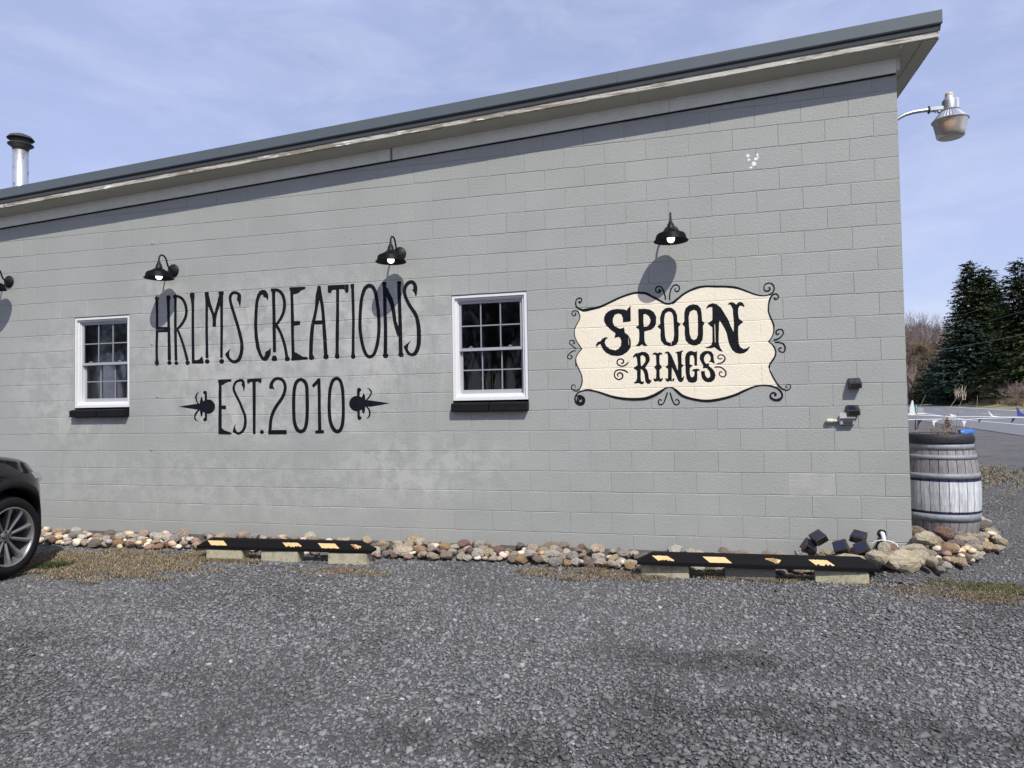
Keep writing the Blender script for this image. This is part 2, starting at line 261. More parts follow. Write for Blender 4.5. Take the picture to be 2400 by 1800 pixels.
# ---------------------------------------------------------------- object helpers
def tag(o, label=None, cat=None, group=None, kind=None):
    if label: o['label'] = label
    if cat: o['category'] = cat
    if group: o['group'] = group
    if kind: o['kind'] = kind
    return o
def thing(name, label, cat, loc=(0, 0, 0), rot=(0, 0, 0), group=None):
    o = bpy.data.objects.new(name, None); COL.objects.link(o); o.location = loc; o.rotation_euler = rot; o.empty_display_size = 0.1
    return tag(o, label, cat, group)
def link(name, me, parent=None, loc=(0, 0, 0), rot=(0, 0, 0), scale=None):
    o = bpy.data.objects.new(name, me); COL.objects.link(o); o.location = loc; o.rotation_euler = rot
    if scale: o.scale = scale
    if parent: o.parent = parent
    return o
def copy_tree(o, parent=None):
    c = o.copy(); COL.objects.link(c); c.parent = parent
    for ch in [x for x in bpy.data.objects if x.parent == o]: copy_tree(ch, c)
    return c
class MB:
    def __init__(s): s.v = []; s.f = []; s.sm = []
    def add(s, vs, fs, smooth=False):
        n = len(s.v); s.v += [tuple(p) for p in vs]; s.f += [tuple(i + n for i in f) for f in fs]; s.sm += [smooth] * len(fs); return s
    def box(s, a, b, m=None):
        x0, y0, z0 = a; x1, y1, z1 = b
        vs = [(x0, y0, z0), (x1, y0, z0), (x1, y1, z0), (x0, y1, z0), (x0, y0, z1), (x1, y0, z1), (x1, y1, z1), (x0, y1, z1)]
        if m: vs = [m @ Vector(p) for p in vs]
        return s.add(vs, [(0, 3, 2, 1), (4, 5, 6, 7), (0, 1, 5, 4), (1, 2, 6, 5), (2, 3, 7, 6), (3, 0, 4, 7)])
    def prism(s, poly, axis, a, b):  # poly: 2D pts in the other two axes, extruded along axis a..b
        n = len(poly)
        def p(q, t): return {0: (t, q[0], q[1]), 1: (q[0], t, q[1]), 2: (q[0], q[1], t)}[axis]
        vs = [p(q, a) for q in poly] + [p(q, b) for q in poly]
        return s.add(vs, [tuple(range(n))[::-1], tuple(range(n, 2 * n))] + [(i, (i + 1) % n, n + (i + 1) % n, n + i) for i in range(n)])
    def tube(s, pts, rad, n=8, cap=True):
        pts = [Vector(p) for p in pts]; rads = rad if isinstance(rad, (list, tuple)) else [rad] * len(pts)
        vs = []; up = Vector((0, 0, 1)); prev = None
        for i, p in enumerate(pts):
            d = (pts[min(i + 1, len(pts) - 1)] - pts[max(i - 1, 0)]).normalized()
            if prev is None: u = d.orthogonal().normalized()
            else: u = (prev - d * prev.dot(d)); u = u.normalized() if u.length > 1e-6 else d.orthogonal().normalized()
            w = d.cross(u); prev = u
            for k in range(n):
                a = 2 * math.pi * k / n; vs.append(p + (u * math.cos(a) + w * math.sin(a)) * rads[i])
        fs = [(i * n + k, i * n + (k + 1) % n, (i + 1) * n + (k + 1) % n, (i + 1) * n + k) for i in range(len(pts) - 1) for k in range(n)]
        s.add(vs, fs, n > 4)
        if cap: s.add(vs[:n], [tuple(range(n))[::-1]]); s.add(vs[-n:], [tuple(range(n))])
        return s
    def lathe(s, prof, n=32, c=(0, 0, 0), m=None, smooth=True):  # prof: (r,z)
        vs = []
        for r, z in prof:
            for k in range(n):
                a = 2 * math.pi * k / n; p = Vector((c[0] + r * math.cos(a), c[1] + r * math.sin(a), c[2] + z)); vs.append(m @ p if m else p)
        fs = [(i * n + k, i * n + (k + 1) % n, (i + 1) * n + (k + 1) % n, (i + 1) * n + k) for i in range(len(prof) - 1) for k in range(n)]
        return s.add(vs, fs, smooth)
    def mesh(s, name):
        me = bpy.data.meshes.new(name); me.from_pydata(s.v, [], s.f); me.update()
        me.polygons.foreach_set('use_smooth', s.sm); return me
    def build(s, name, mt, parent=None, bevel=0, **kw):
        me = s.mesh(name)
        if bevel:
            bm = bmesh.new(); bm.from_mesh(me); bmesh.ops.remove_doubles(bm, verts=bm.verts, dist=1e-5)
            bmesh.ops.bevel(bm, geom=[e for e in bm.edges if len(e.link_faces) == 2 and e.calc_face_angle(0) > 0.6], offset=bevel, segments=2, affect='EDGES', clamp_overlap=True)
            bm.to_mesh(me); bm.free()
        me.materials.append(mt); return link(name, me, parent, **kw)
def big_mesh(name, V, F4, mt, tone=None, parent=None, smooth=False):
    """numpy verts (n,3), faces (m,k)"""
    me = bpy.data.meshes.new(name); k = F4.shape[1]; m = len(F4)
    me.vertices.add(len(V)); me.vertices.foreach_set('co', V.astype(np.float32).ravel())
    me.loops.add(m * k); me.loops.foreach_set('vertex_index', F4.astype(np.int32).ravel())
    me.polygons.add(m); me.polygons.foreach_set('loop_start', np.arange(0, m * k, k, dtype=np.int32)); me.polygons.foreach_set('loop_total', np.full(m, k, dtype=np.int32))
    if smooth: me.polygons.foreach_set('use_smooth', np.ones(m, dtype=bool))
    me.update(calc_edges=True)
    if tone is not None:
        at = me.attributes.new('tone', 'FLOAT_COLOR', 'POINT'); c = np.ones((len(V), 4), np.float32); c[:, :3] = tone; at.data.foreach_set('color', c.ravel())
    me.materials.append(mt); return link(name, me, parent)
def rotm(x=0, y=0, z=0, t=(0, 0, 0)):
    return Matrix.Translation(t) @ Matrix.Rotation(z, 4, 'Z') @ Matrix.Rotation(y, 4, 'Y') @ Matrix.Rotation(x, 4, 'X')
# ---------------------------------------------------------------- ground, road, field
def sheet(name, poly, z, mt, kind='structure'):
    me = bpy.data.meshes.new(name); me.from_pydata([(x, y, z) for x, y in poly], [], [tuple(range(len(poly)))]); me.materials.append(mt)
    return tag(link(name, me), kind=kind)
gm = bpy.data.meshes.new('ground')
gx = list(np.linspace(-16, 16, 65)); gy = list(np.linspace(-14, 18, 65))
def gz(x, y): return 0.012 * math.sin(x * 1.3 + 0.7 * y) * math.sin(y * 1.1) * max(0, 1 - ((x / 16) ** 2 + ((y - 2) / 16) ** 2))
gxx = [-900, -60] + gx + [60, 900]; gyy = [-900, -60] + gy + [80, 1200]
gv = [(x, y, (gz(x, y) - 0.012) if (abs(x) < 16 and -14 < y < 18) else -0.012) for y in gyy for x in gxx]; nx = len(gxx)
gm.from_pydata(gv, [], [(j * nx + i, j * nx + i + 1, (j + 1) * nx + i + 1, (j + 1) * nx + i) for j in range(len(gyy) - 1) for i in range(nx - 1)])
gm.materials.append(M['ground']); tag(link('ground', gm), kind='structure')
def edge_x(y):
    P_ = [(-400, 20.0), (-60, 20.5), (40, 26.7), (72.4, 30.9), (146.6, 44.1), (420, 75), (1200, 170)]
    for (y0, x0), (y1, x1) in zip(P_[:-1], P_[1:]):
        if y <= y1: return x0 + (x1 - x0) * (y - y0) / (y1 - y0)
    return 170
def field_z(x, y):
    d = x - edge_x(y); return .004 + 1.35 * (3 * (t := min(1, max(0, (d - .6) / 8))) ** 2 - 2 * t ** 3)
fy = [-400, -150, -60] + list(range(-40, 200, 8)) + [230, 300, 420, 700, 1200]; fd = [0, 1, 2.5, 4, 5.5, 7, 9, 11, 14, 20, 40, 90, 250, 700]
fm = bpy.data.meshes.new('field'); fm.from_pydata([(edge_x(y) + d, y, field_z(edge_x(y) + d, y)) for y in fy for d in fd], [], [(j * 14 + i, j * 14 + i + 1, (j + 1) * 14 + i + 1, (j + 1) * 14 + i) for j in range(len(fy) - 1) for i in range(13)])
fm.materials.append(M['field']); fm.polygons.foreach_set('use_smooth', [True] * len(fm.polygons)); tag(link('field', fm), kind='structure')
sheet('road', [(4.6, -60), (9.2, 12), (10.3, 22.8), (13.1, 46.3), (22, 90), (40, 170), (66, 420), (78, 420), (44.4, 146.6), (31.2, 72.4), (26.9, 40), (20.7, -60)], 0.010, M['asphalt'])
sheet('road_edge_line', [(11.4, -60), (13.4, 20), (14.72, 33.6), (15.5, 43.0), (24.2, 90), (24.5, 90), (15.68, 43.0), (14.9, 33.6), (13.58, 20), (11.58, -60)], 0.016, M['line'])
sheet('road_far_edge_line', [(30.2, 72.4), (43.0, 146.6), (43.5, 146.6), (30.5, 72.4), (26.3, 40), (26.1, 40)], 0.016, M['line'])
for (a, b) in (((25.0, 70.6), (26.2, 77.6)), ((22.6, 56.5), (23.8, 63.5)), ((27.5, 85), (28.9, 92))):
    sheet('road_dash', [(a[0] - .12, a[1]), (a[0] + .12, a[1]), (b[0] + .12, b[1]), (b[0] - .12, b[1])], 0.016, M['yline'])
# ---------------------------------------------------------------- building
Z0 = 0.42; H = 0.2032
ROOF_S = 0.0560
def trim_bot(x): return 4.427 + 0.0559 * x
building = thing('building', 'low grey painted concrete block shop building with sloping roof and painted lettering', 'building')
WX0 = -13.6; WD = 9.0
WIN = [(-9.144, -8.331), (-4.267, -3.454)]; WZ0, WZ1 = Z0 + 5 * H, Z0 + 11 * H
core = MB()
def slab(x0, x1, z0, z1a, z1b):
    core.add([(x0, .0034, z0), (x1, .0034, z0), (x1, .19, z0), (x0, .19, z0), (x0, .0034, z1a), (x1, .0034, z1b), (x1, .19, z1b), (x0, .19, z1a)],
             [(0, 3, 2, 1), (4, 5, 6, 7), (0, 1, 5, 4), (1, 2, 6, 5), (2, 3, 7, 6), (3, 0, 4, 7)])
xs = [WX0, WIN[0][0], WIN[0][1], WIN[1][0], WIN[1][1], -0.005]
for i in range(5):
    a, b = xs[i], xs[i + 1]
    if i in (1, 3): slab(a, b, -0.3, WZ0, WZ0); slab(a, b, WZ1, trim_bot(a) + .12, trim_bot(b) + .12)
    else: slab(a, b, -0.3, trim_bot(a) + .12, trim_bot(b) + .12)
core.box((-0.2, .19, -.3), (-0.005, WD, 4.50)); core.box((WX0, .19, -.3), (WX0 + .2, WD, 3.6)); core.box((WX0 + .2, WD - .2, -.3), (-.2, WD, 3.6))
wall = core.build('wall', M['mortar'], building)
def clip(poly, f):
    out = []
    for i in range(len(poly)):
        a, b = poly[i], poly[(i + 1) % len(poly)]; fa, fb = f(a), f(b)
        if fa >= 0: out.append(a)
        if (fa > 0 > fb) or (fa < 0 < fb): t = fa / (fa - fb); out.append((a[0] + (b[0] - a[0]) * t, a[1] + (b[1] - a[1]) * t))
    return out
def inset(poly, dx, dz):
    n = len(poly); c = (sum(p[0] for p in poly) / n, sum(p[1] for p in poly) / n); out = []
    for i in range(n):
        p0, p1, p2 = Vector(poly[i - 1]), Vector(poly[i]), Vector(poly[(i + 1) % n])
        e1 = (p1 - p0).normalized(); e2 = (p2 - p1).normalized(); n1 = Vector((-e1.y, e1.x)); n2 = Vector((-e2.y, e2.x))
        k = n1 + n2; k = k / max(0.3, k.dot(n1)); out.append((p1.x + k.x * dx, p1.y + k.y * dz))
    return out
def block_mesh(x0, x1, z0, z1, slope=True):
    poly = [(x0, z0), (x1, z0), (x1, z1), (x0, z1)]
    if slope: poly = clip(poly, lambda p: trim_bot(p[0]) + 0.03 - p[1])
    if len(poly) < 3: return None
    if max(p[1] for p in poly) - min(p[1] for p in poly) < 0.02: return None
    a = inset(poly, 0.0007, 0.0016); b = inset(poly, 0.0040, 0.0056)
    def subd(pl, jit):
        out = []
        for i in range(len(pl)):
            p, q = pl[i], pl[(i + 1) % len(pl)]; L_ = math.dist(p, q); k = max(1, int(L_ / 0.11))
            for t in range(k):
                s = t / k; out.append((p[0] + (q[0] - p[0]) * s + random.uniform(-jit, jit), p[1] + (q[1] - p[1]) * s + random.uniform(-jit, jit)))
        return out
    st = random.getstate(); A = subd(a, .0006); random.setstate(st); B = subd(b, .0026); n = len(A)
    cx = sum(p[0] for p in poly) / len(poly); cz = sum(p[1] for p in poly) / len(poly)
    pr = random.uniform(-.0006, .0008)
    if random.random() < .10 and n > 5:
        i = random.randrange(n); B[i] = (B[i][0] + (cx - B[i][0]) * .05, B[i][1] + (cz - B[i][1]) * .09)
    vs = [(p[0] - cx, 0.0034, p[1] - cz) for p in A] + [(p[0] - cx, -pr, p[1] - cz) for p in B]
    fs = [tuple(range(n, 2 * n))] + [(i, (i + 1) % n, n + (i + 1) % n, n + i) for i in range(n)]
    return vs, fs, (cx, cz)
blocks = []
for c in range(-2, 21):
    z0 = Z0 + c * H; z1 = z0 + H
    if c == -2: z0 = 0.0
    cuts = sorted(set([m for m in range(0, 68) if m % 2 == c % 2] + [0]))
    if c == 11: cuts = sorted(set(cuts + list(range(15, 24)) + list(range(40, 49))))
    for a, b in zip(cuts[:-1], cuts[1:]):
        x0, x1 = -b * H, -a * H
        segs = [(x0, x1)]
        if 5 <= c < 11:
            for w0, w1 in WIN:
                ns = []
                for s0, s1 in segs:
                    if s1 <= w0 + .01 or s0 >= w1 - .01: ns.append((s0, s1)); continue
                    if s0 < w0 - .01: ns.append((s0, w0))
                    if s1 > w1 + .01: ns.append((w1, s1))
                segs = ns
        for s0, s1 in segs:
            r = block_mesh(s0, s1, z0, z1)
            if r: blocks.append(r)
CP = Vector((-1.906, -6.75, 1.5))
blocks.sort(key=lambda r: (Vector((r[2][0], 0, r[2][1])) - CP).length + (3 if r[2][0] < -10.6 else 0))
rest = MB()
for i, (vs_, fs, (cx, cz)) in enumerate(blocks):
    if i < 300:
        me = bpy.data.meshes.new('concrete_block'); me.from_pydata(vs_, [], fs); me.materials.append(M['block']); link('concrete_block', me, wall, loc=(cx, 0, cz))
    else: rest.add([(v[0] + cx, v[1], v[2] + cz) for v in vs_], fs)
tag(rest.build('concrete_blocks', M['block'], wall), kind='stuff')
fr = MB()   # front facade blocks (face +X)
for c in range(-2, 20):
    z0 = max(0, Z0 + c * H); z1 = min(Z0 + c * H + H, 4.45)
    if z1 - z0 < .03: continue
    cuts = [0] + [m for m in range(1, 44) if m % 2 != c % 2]
    for a, b in zip(cuts[:-1], cuts[1:]):
        r = block_mesh(a * H, b * H, z0, z1, False)
        if r: vs_, fs, (cx, cz) = r; fr.add([(-v[1], v[0] + cx, v[2] + cz) for v in vs_], [f[::1] for f in fs])
tag(fr.build('concrete_blocks', M['block'], wall), kind='stuff')
# paint sheets that follow the joints
JB = (-.0056, -.0016, .0016, .0056); JX = (-.0040, -.0007, .0007, .0040)
def groove(x, z):
    """depth of the wall face at x,z (0 on a block face, + in a joint)"""
    def prof(d, i, o):
        d = abs(d); return 0.0 if d >= o else (0.0030 if d <= i else 0.0030 * (o - d) / (o - i))
    k = (z - Z0) / H; kr = round(k); dz = (k - kr) * H
    g = prof(dz, .0016, .0056); c = math.floor(k); m = -x / H; mr_ = round(m); dx = (m - mr_) * H
    if mr_ % 2 == c % 2 and abs(dz) >= .0056: g = max(g, prof(dx, .0007, .0040))
    return g
def paint(name, loops, mt, parent, off):
    loops = sorted(loops, key=lambda l: -abs(sum(l[i][0] * l[(i + 1) % len(l)][1] - l[(i + 1) % len(l)][0] * l[i][1] for i in range(len(l)))))
    loops = [l for i, l in enumerate(loops) if i == 0 or abs(sum(l[j][0] * l[(j + 1) % len(l)][1] - l[(j + 1) % len(l)][0] * l[j][1] for j in range(len(l)))) > 800]
    pl = [[Vector((x / 2000.0, z / 2000.0, 0)) for x, z in lp] for lp in loops]
    ed = []; n0 = 0; v2 = []
    for lp in pl: n = len(lp); ed += [(n0 + i, n0 + (i + 1) % n) for i in range(n)]; v2 += [Vector((p.x, p.y)) for p in lp]; n0 += n
    cv, _, tris, _, _, _ = delaunay_2d_cdt(v2, ed, [], 1, 1e-6); flat = [p for lp in pl for p in lp]
    def inside(px, py):
        k = False
        for i, j in ed:
            a, b_ = v2[i], v2[j]
            if (a.y > py) != (b_.y > py) and px < a.x + (py - a.y) * (b_.x - a.x) / (b_.y - a.y): k = not k
        return k
    tris = [t for t in tris if inside(sum(cv[i].x for i in t) / len(t), sum(cv[i].y for i in t) / len(t))]
    bm = bmesh.new(); vv = [bm.verts.new((p.x, 0, p.y)) for p in cv]
    for t in tris:
        try: bm.faces.new([vv[i] for i in t])
        except ValueError: pass
    x0 = min(p.x for p in flat); x1 = max(p.x for p in flat); z0 = min(p.y for p in flat); z1 = max(p.y for p in flat)
    for k in range(int((z0 - Z0) / H) - 1, int((z1 - Z0) / H) + 2):
        for d in JB:
            z = Z0 + k * H + d
            if z0 < z < z1: bmesh.ops.bisect_plane(bm, geom=bm.verts[:] + bm.edges[:] + bm.faces[:], plane_co=(0, 0, z), plane_no=(0, 0, 1), dist=1e-6)
    for m in range(int(-x1 / H) - 1, int(-x0 / H) + 2):
        for d in JX:
            x = -m * H + d
            if x0 < x < x1: bmesh.ops.bisect_plane(bm, geom=bm.verts[:] + bm.edges[:] + bm.faces[:], plane_co=(x, 0, 0), plane_no=(1, 0, 0), dist=1e-6)
    for v in bm.verts: v.co.y = -off + groove(v.co.x, v.co.z)
    bmesh.ops.recalc_face_normals(bm, faces=bm.faces)
    for f in bm.faces:
        if f.normal.y > 0: f.normal_flip()
    me = bpy.data.meshes.new(name); bm.to_mesh(me); bm.free(); me.materials.append(mt)
    return link(name, me, parent)
LET = {
    'H1': [[[-15563,5713],[-15577,5708],[-15593,5698],[-15604,5683],[-15607,5667],[-15596,5597],[-15590,5488],[-15578,4968],[-15822,4977],[-15828,4979],[-15833,5554],[-15829,5610],[-15824,5630],[-15815,5646],[-15813,5662],[-15818,5678],[-15830,5694],[-15850,5705],[-15869,5710],[-15888,5709],[-15907,5701],[-15921,5688],[-15928,5672],[-15928,5656],[-15921,5639],[-15915,5607],[-15907,5477],[-15901,5253],[-15900,4994],[-15914,4514],[-15911,4212],[-15921,4163],[-15931,4144],[-15932,4128],[-15926,4095],[-15916,4079],[-15894,4064],[-15870,4060],[-15846,4065],[-15828,4080],[-15821,4092],[-15818,4106],[-15811,4112],[-15812,4128],[-15835,4217],[-15840,4225],[-15844,4512],[-15830,4846],[-15826,4848],[-15579,4842],[-15575,4839],[-15572,4550],[-15573,4208],[-15570,4196],[-15561,4184],[-15538,4171],[-15561,4160],[-15573,4148],[-15581,4132],[-15582,4116],[-15577,4100],[-15563,4084],[-15547,4074],[-15523,4069],[-15499,4072],[-15481,4081],[-15468,4097],[-15463,4113],[-15465,4133],[-15475,4149],[-15490,4161],[-15511,4170],[-15494,4177],[-15485,4185],[-15478,4197],[-15476,4209],[-15504,5085],[-15512,5432],[-15508,5572],[-15501,5608],[-15488,5648],[-15487,5664],[-15494,5684],[-15511,5702],[-15534,5712]]],
    'R1': [[[-15376,5719],[-15395,5713],[-15407,5704],[-15418,5689],[-15421,5673],[-15414,5648],[-15405,5636],[-15387,5622],[-15395,4920],[-15380,4186],[-15374,4174],[-15365,4166],[-15355,4161],[-15341,4158],[-15327,4160],[-15313,4167],[-15306,4176],[-15302,4188],[-15312,4540],[-15316,4858],[-15277,4783],[-15225,4656],[-15184,4547],[-15136,4398],[-15071,4172],[-15062,4160],[-15050,4152],[-15069,4139],[-15082,4121],[-15084,4101],[-15077,4081],[-15065,4067],[-15047,4056],[-15028,4051],[-15009,4052],[-14990,4058],[-14976,4067],[-14966,4081],[-14961,4097],[-14963,4117],[-14973,4133],[-14987,4146],[-15007,4154],[-14995,4174],[-14996,4190],[-15092,4488],[-15140,4617],[-15197,4755],[-15232,4833],[-15268,4898],[-15208,4934],[-15157,4981],[-15103,5047],[-15059,5117],[-15031,5183],[-15017,5242],[-15013,5306],[-15021,5386],[-15037,5455],[-15062,5520],[-15096,5578],[-15115,5603],[-15139,5629],[-15166,5650],[-15194,5668],[-15253,5696],[-15282,5705],[-15329,5710],[-15352,5719]],[[-15309,5642],[-15305,5645],[-15285,5641],[-15235,5616],[-15197,5589],[-15169,5558],[-15145,5521],[-15121,5472],[-15106,5427],[-15094,5370],[-15090,5326],[-15090,5282],[-15096,5242],[-15106,5207],[-15125,5160],[-15147,5121],[-15181,5070],[-15212,5031],[-15271,4970],[-15316,4937],[-15319,4941],[-15319,5446],[-15316,5631]],[[-15337,4154],[-15356,4150],[-15374,4138],[-15384,4122],[-15387,4107],[-15382,4090],[-15368,4074],[-15351,4065],[-15327,4062],[-15304,4068],[-15290,4079],[-15281,4095],[-15279,4111],[-15285,4127],[-15299,4142],[-15318,4151]]],
    'L1': [[[-14908,5742],[-14929,5735],[-14946,5720],[-14960,5717],[-14961,5713],[-14954,5644],[-14936,5595],[-14933,5575],[-14919,5483],[-14913,5410],[-14912,5279],[-14915,4841],[-14910,4113],[-14904,4097],[-14903,4081],[-14899,4079],[-14612,4070],[-14587,4091],[-14590,4119],[-14593,4146],[-14626,4240],[-14644,4243],[-14695,4182],[-14755,4159],[-14829,4162],[-14832,4166],[-14839,4893],[-14840,5271],[-14837,5566],[-14836,5594],[-14825,5625],[-14828,5721],[-14834,5723],[-14843,5723],[-14862,5735],[-14876,5740],[-14894,5743]]],
    'M1': [[[-14103,5718],[-14183,5719],[-14187,5679],[-14165,5631],[-14184,5600],[-14297,5226],[-14301,5228],[-14391,5469],[-14438,5646],[-14445,5718],[-14451,5721],[-14464,5721],[-14487,5734],[-14506,5736],[-14524,5733],[-14547,5718],[-14556,5716],[-14554,5696],[-14556,5677],[-14550,5657],[-14540,5561],[-14536,5434],[-14540,4883],[-14535,4463],[-14537,4223],[-14528,4203],[-14518,4194],[-14507,4190],[-14484,4189],[-14473,4193],[-14463,4200],[-14456,4212],[-14454,4224],[-14462,4425],[-14467,4769],[-14468,4986],[-14463,5342],[-14462,5390],[-14461,5392],[-14453,5382],[-14363,5195],[-14338,5052],[-14352,4950],[-14330,4913],[-14271,4910],[-14247,4941],[-14251,5059],[-14214,5231],[-14146,5393],[-14143,5389],[-14140,5235],[-14139,4865],[-14147,4209],[-14141,4194],[-14124,4181],[-14101,4179],[-14083,4189],[-14076,4199],[-14074,4211],[-14074,4446],[-14065,4862],[-14065,5334],[-14058,5621],[-14039,5671],[-14049,5715],[-14053,5717]],[[-14119,4166],[-14142,4158],[-14160,4143],[-14170,4124],[-14170,4100],[-14161,4080],[-14142,4064],[-14120,4055],[-14092,4054],[-14070,4061],[-14051,4077],[-14042,4096],[-14042,4120],[-14051,4140],[-14069,4156],[-14092,4165]],[[-14511,4172],[-14532,4163],[-14548,4148],[-14556,4129],[-14554,4105],[-14544,4087],[-14524,4072],[-14502,4065],[-14475,4066],[-14455,4074],[-14438,4089],[-14430,4109],[-14432,4132],[-14443,4151],[-14461,4165],[-14484,4173]]],
    'S1': [[[-13776,5707],[-13807,5702],[-13834,5692],[-13857,5677],[-13876,5657],[-13897,5627],[-13908,5600],[-13913,5573],[-13913,5538],[-13897,5446],[-13869,5339],[-13723,4917],[-13685,4790],[-13640,4620],[-13624,4542],[-13616,4471],[-13617,4405],[-13624,4339],[-13633,4293],[-13644,4258],[-13662,4212],[-13678,4181],[-13692,4162],[-13709,4147],[-13734,4133],[-13761,4124],[-13774,4124],[-13792,4127],[-13822,4139],[-13844,4152],[-13877,4181],[-13902,4224],[-13903,4310],[-13875,4395],[-13876,4397],[-14018,4271],[-13985,4207],[-13951,4163],[-13896,4103],[-13873,4085],[-13833,4064],[-13802,4054],[-13775,4049],[-13735,4051],[-13681,4067],[-13650,4083],[-13634,4094],[-13618,4109],[-13602,4128],[-13573,4182],[-13542,4270],[-13529,4343],[-13525,4417],[-13528,4476],[-13539,4550],[-13553,4617],[-13584,4731],[-13654,4960],[-13800,5374],[-13828,5474],[-13838,5537],[-13836,5565],[-13827,5592],[-13811,5618],[-13794,5633],[-13771,5639],[-13740,5638],[-13713,5629],[-13686,5611],[-13677,5599],[-13692,5557],[-13692,5545],[-13687,5525],[-13704,5510],[-13661,5453],[-13622,5342],[-13609,5337],[-13584,5508],[-13586,5602],[-13594,5622],[-13609,5642],[-13628,5658],[-13655,5675],[-13690,5693],[-13722,5704],[-13749,5708]]],
    'C2': [[[-13031,5697],[-13110,5669],[-13169,5587],[-13213,5450],[-13241,5191],[-13254,4900],[-13242,4632],[-13203,4383],[-13138,4230],[-13076,4128],[-13019,4085],[-12949,4076],[-12889,4129],[-12833,4219],[-12824,4358],[-12830,4372],[-12874,4327],[-12887,4321],[-12939,4300],[-12970,4274],[-12973,4271],[-12978,4213],[-13014,4174],[-13019,4173],[-13065,4251],[-13110,4391],[-13152,4629],[-13171,4897],[-13159,5187],[-13137,5422],[-13110,5502],[-13075,5570],[-13031,5587],[-13008,5559],[-13008,5532],[-13006,5528],[-12957,5518],[-12921,5492],[-12905,5435],[-12890,5467],[-12879,5532],[-12892,5606],[-12949,5679],[-12952,5682]]],
    'R2': [[[-12707,5708],[-12822,5711],[-12813,5649],[-12788,5613],[-12788,5400],[-12780,5169],[-12782,4841],[-12773,4295],[-12769,4283],[-12761,4273],[-12748,4265],[-12735,4262],[-12722,4263],[-12707,4269],[-12697,4281],[-12693,4292],[-12695,4810],[-12692,4817],[-12630,4723],[-12591,4648],[-12543,4520],[-12503,4388],[-12488,4319],[-12464,4169],[-12460,4158],[-12474,4135],[-12477,4120],[-12471,4070],[-12426,4058],[-12408,4056],[-12391,4059],[-12374,4066],[-12353,4070],[-12349,4074],[-12349,4123],[-12361,4147],[-12373,4158],[-12387,4166],[-12408,4289],[-12430,4389],[-12454,4474],[-12490,4583],[-12517,4653],[-12539,4704],[-12639,4885],[-12639,4889],[-12604,4922],[-12569,4962],[-12531,5010],[-12496,5070],[-12465,5138],[-12444,5205],[-12434,5274],[-12432,5354],[-12439,5424],[-12452,5486],[-12470,5537],[-12493,5580],[-12530,5628],[-12572,5666],[-12617,5691],[-12659,5705]],[[-12697,5634],[-12690,5636],[-12669,5634],[-12634,5619],[-12606,5598],[-12575,5566],[-12554,5534],[-12538,5498],[-12522,5447],[-12514,5405],[-12511,5358],[-12513,5297],[-12520,5236],[-12528,5194],[-12539,5160],[-12559,5115],[-12590,5056],[-12617,5014],[-12650,4970],[-12682,4935],[-12687,4932],[-12695,4933],[-12697,4937],[-12706,5604],[-12698,5607]],[[-12774,4195],[-12778,4191],[-12807,4127],[-12810,4093],[-12784,4073],[-12701,4070],[-12693,4070],[-12671,4081],[-12669,4084],[-12666,4119],[-12696,4189],[-12701,4193]]],
    'E2': [[[-12017,5703],[-12316,5711],[-12352,5696],[-12348,5665],[-12327,5630],[-12319,5399],[-12316,4940],[-12303,4134],[-12322,4082],[-12291,4064],[-11904,4079],[-11900,4081],[-11891,4102],[-11917,4129],[-11925,4137],[-11929,4138],[-12022,4145],[-12191,4245],[-12221,4245],[-12223,4250],[-12238,4589],[-12236,4837],[-12232,4841],[-12084,4857],[-12084,4937],[-12087,4941],[-12232,4947],[-12251,5541],[-12246,5544],[-12118,5568],[-12059,5618],[-11946,5655],[-11942,5687],[-11962,5701]]],
    'A2': [[[-11616,5706],[-11629,5702],[-11641,5703],[-11645,5700],[-11658,5629],[-11689,5517],[-11699,5456],[-11710,5290],[-11720,5207],[-11739,5117],[-11765,5013],[-11803,4893],[-11816,4841],[-11842,4671],[-11857,4513],[-11870,4210],[-11864,4188],[-11870,4184],[-11875,4097],[-11845,4065],[-11841,4063],[-11748,4070],[-11742,4074],[-11740,4127],[-11778,4196],[-11765,4468],[-11754,4622],[-11739,4765],[-11725,4857],[-11721,4848],[-11674,4847],[-11545,4844],[-11540,4841],[-11507,4194],[-11501,4175],[-11514,4157],[-11520,4142],[-11522,4123],[-11518,4108],[-11506,4089],[-11489,4076],[-11469,4068],[-11444,4066],[-11423,4072],[-11404,4085],[-11391,4104],[-11387,4122],[-11388,4137],[-11394,4152],[-11402,4164],[-11418,4180],[-11415,4198],[-11436,4582],[-11478,5097],[-11496,5260],[-11544,5535],[-11569,5695],[-11570,5699],[-11587,5700],[-11599,5706]],[[-11603,5379],[-11602,5382],[-11580,5287],[-11568,5218],[-11556,5097],[-11546,4934],[-11548,4929],[-11640,4933],[-11699,4935],[-11703,4938],[-11689,4994],[-11641,5222]]],
    'T2': [[[-10936,5690],[-11299,5696],[-11390,5696],[-11393,5695],[-11397,5623],[-11394,5544],[-11363,5516],[-11319,5528],[-11301,5572],[-11271,5589],[-11196,5586],[-11194,5581],[-11199,5089],[-11217,4639],[-11221,4201],[-11227,4195],[-11229,4179],[-11232,4156],[-11242,4134],[-11243,4116],[-11233,4093],[-11216,4077],[-11203,4072],[-11187,4068],[-11170,4069],[-11158,4073],[-11145,4080],[-11135,4090],[-11128,4101],[-11124,4115],[-11126,4134],[-11135,4153],[-11144,4198],[-11132,4636],[-11124,5085],[-11119,5592],[-11118,5594],[-11114,5594],[-11015,5587],[-10986,5565],[-10980,5531],[-10954,5505],[-10917,5505],[-10895,5537],[-10889,5638],[-10895,5687],[-10899,5689]]],
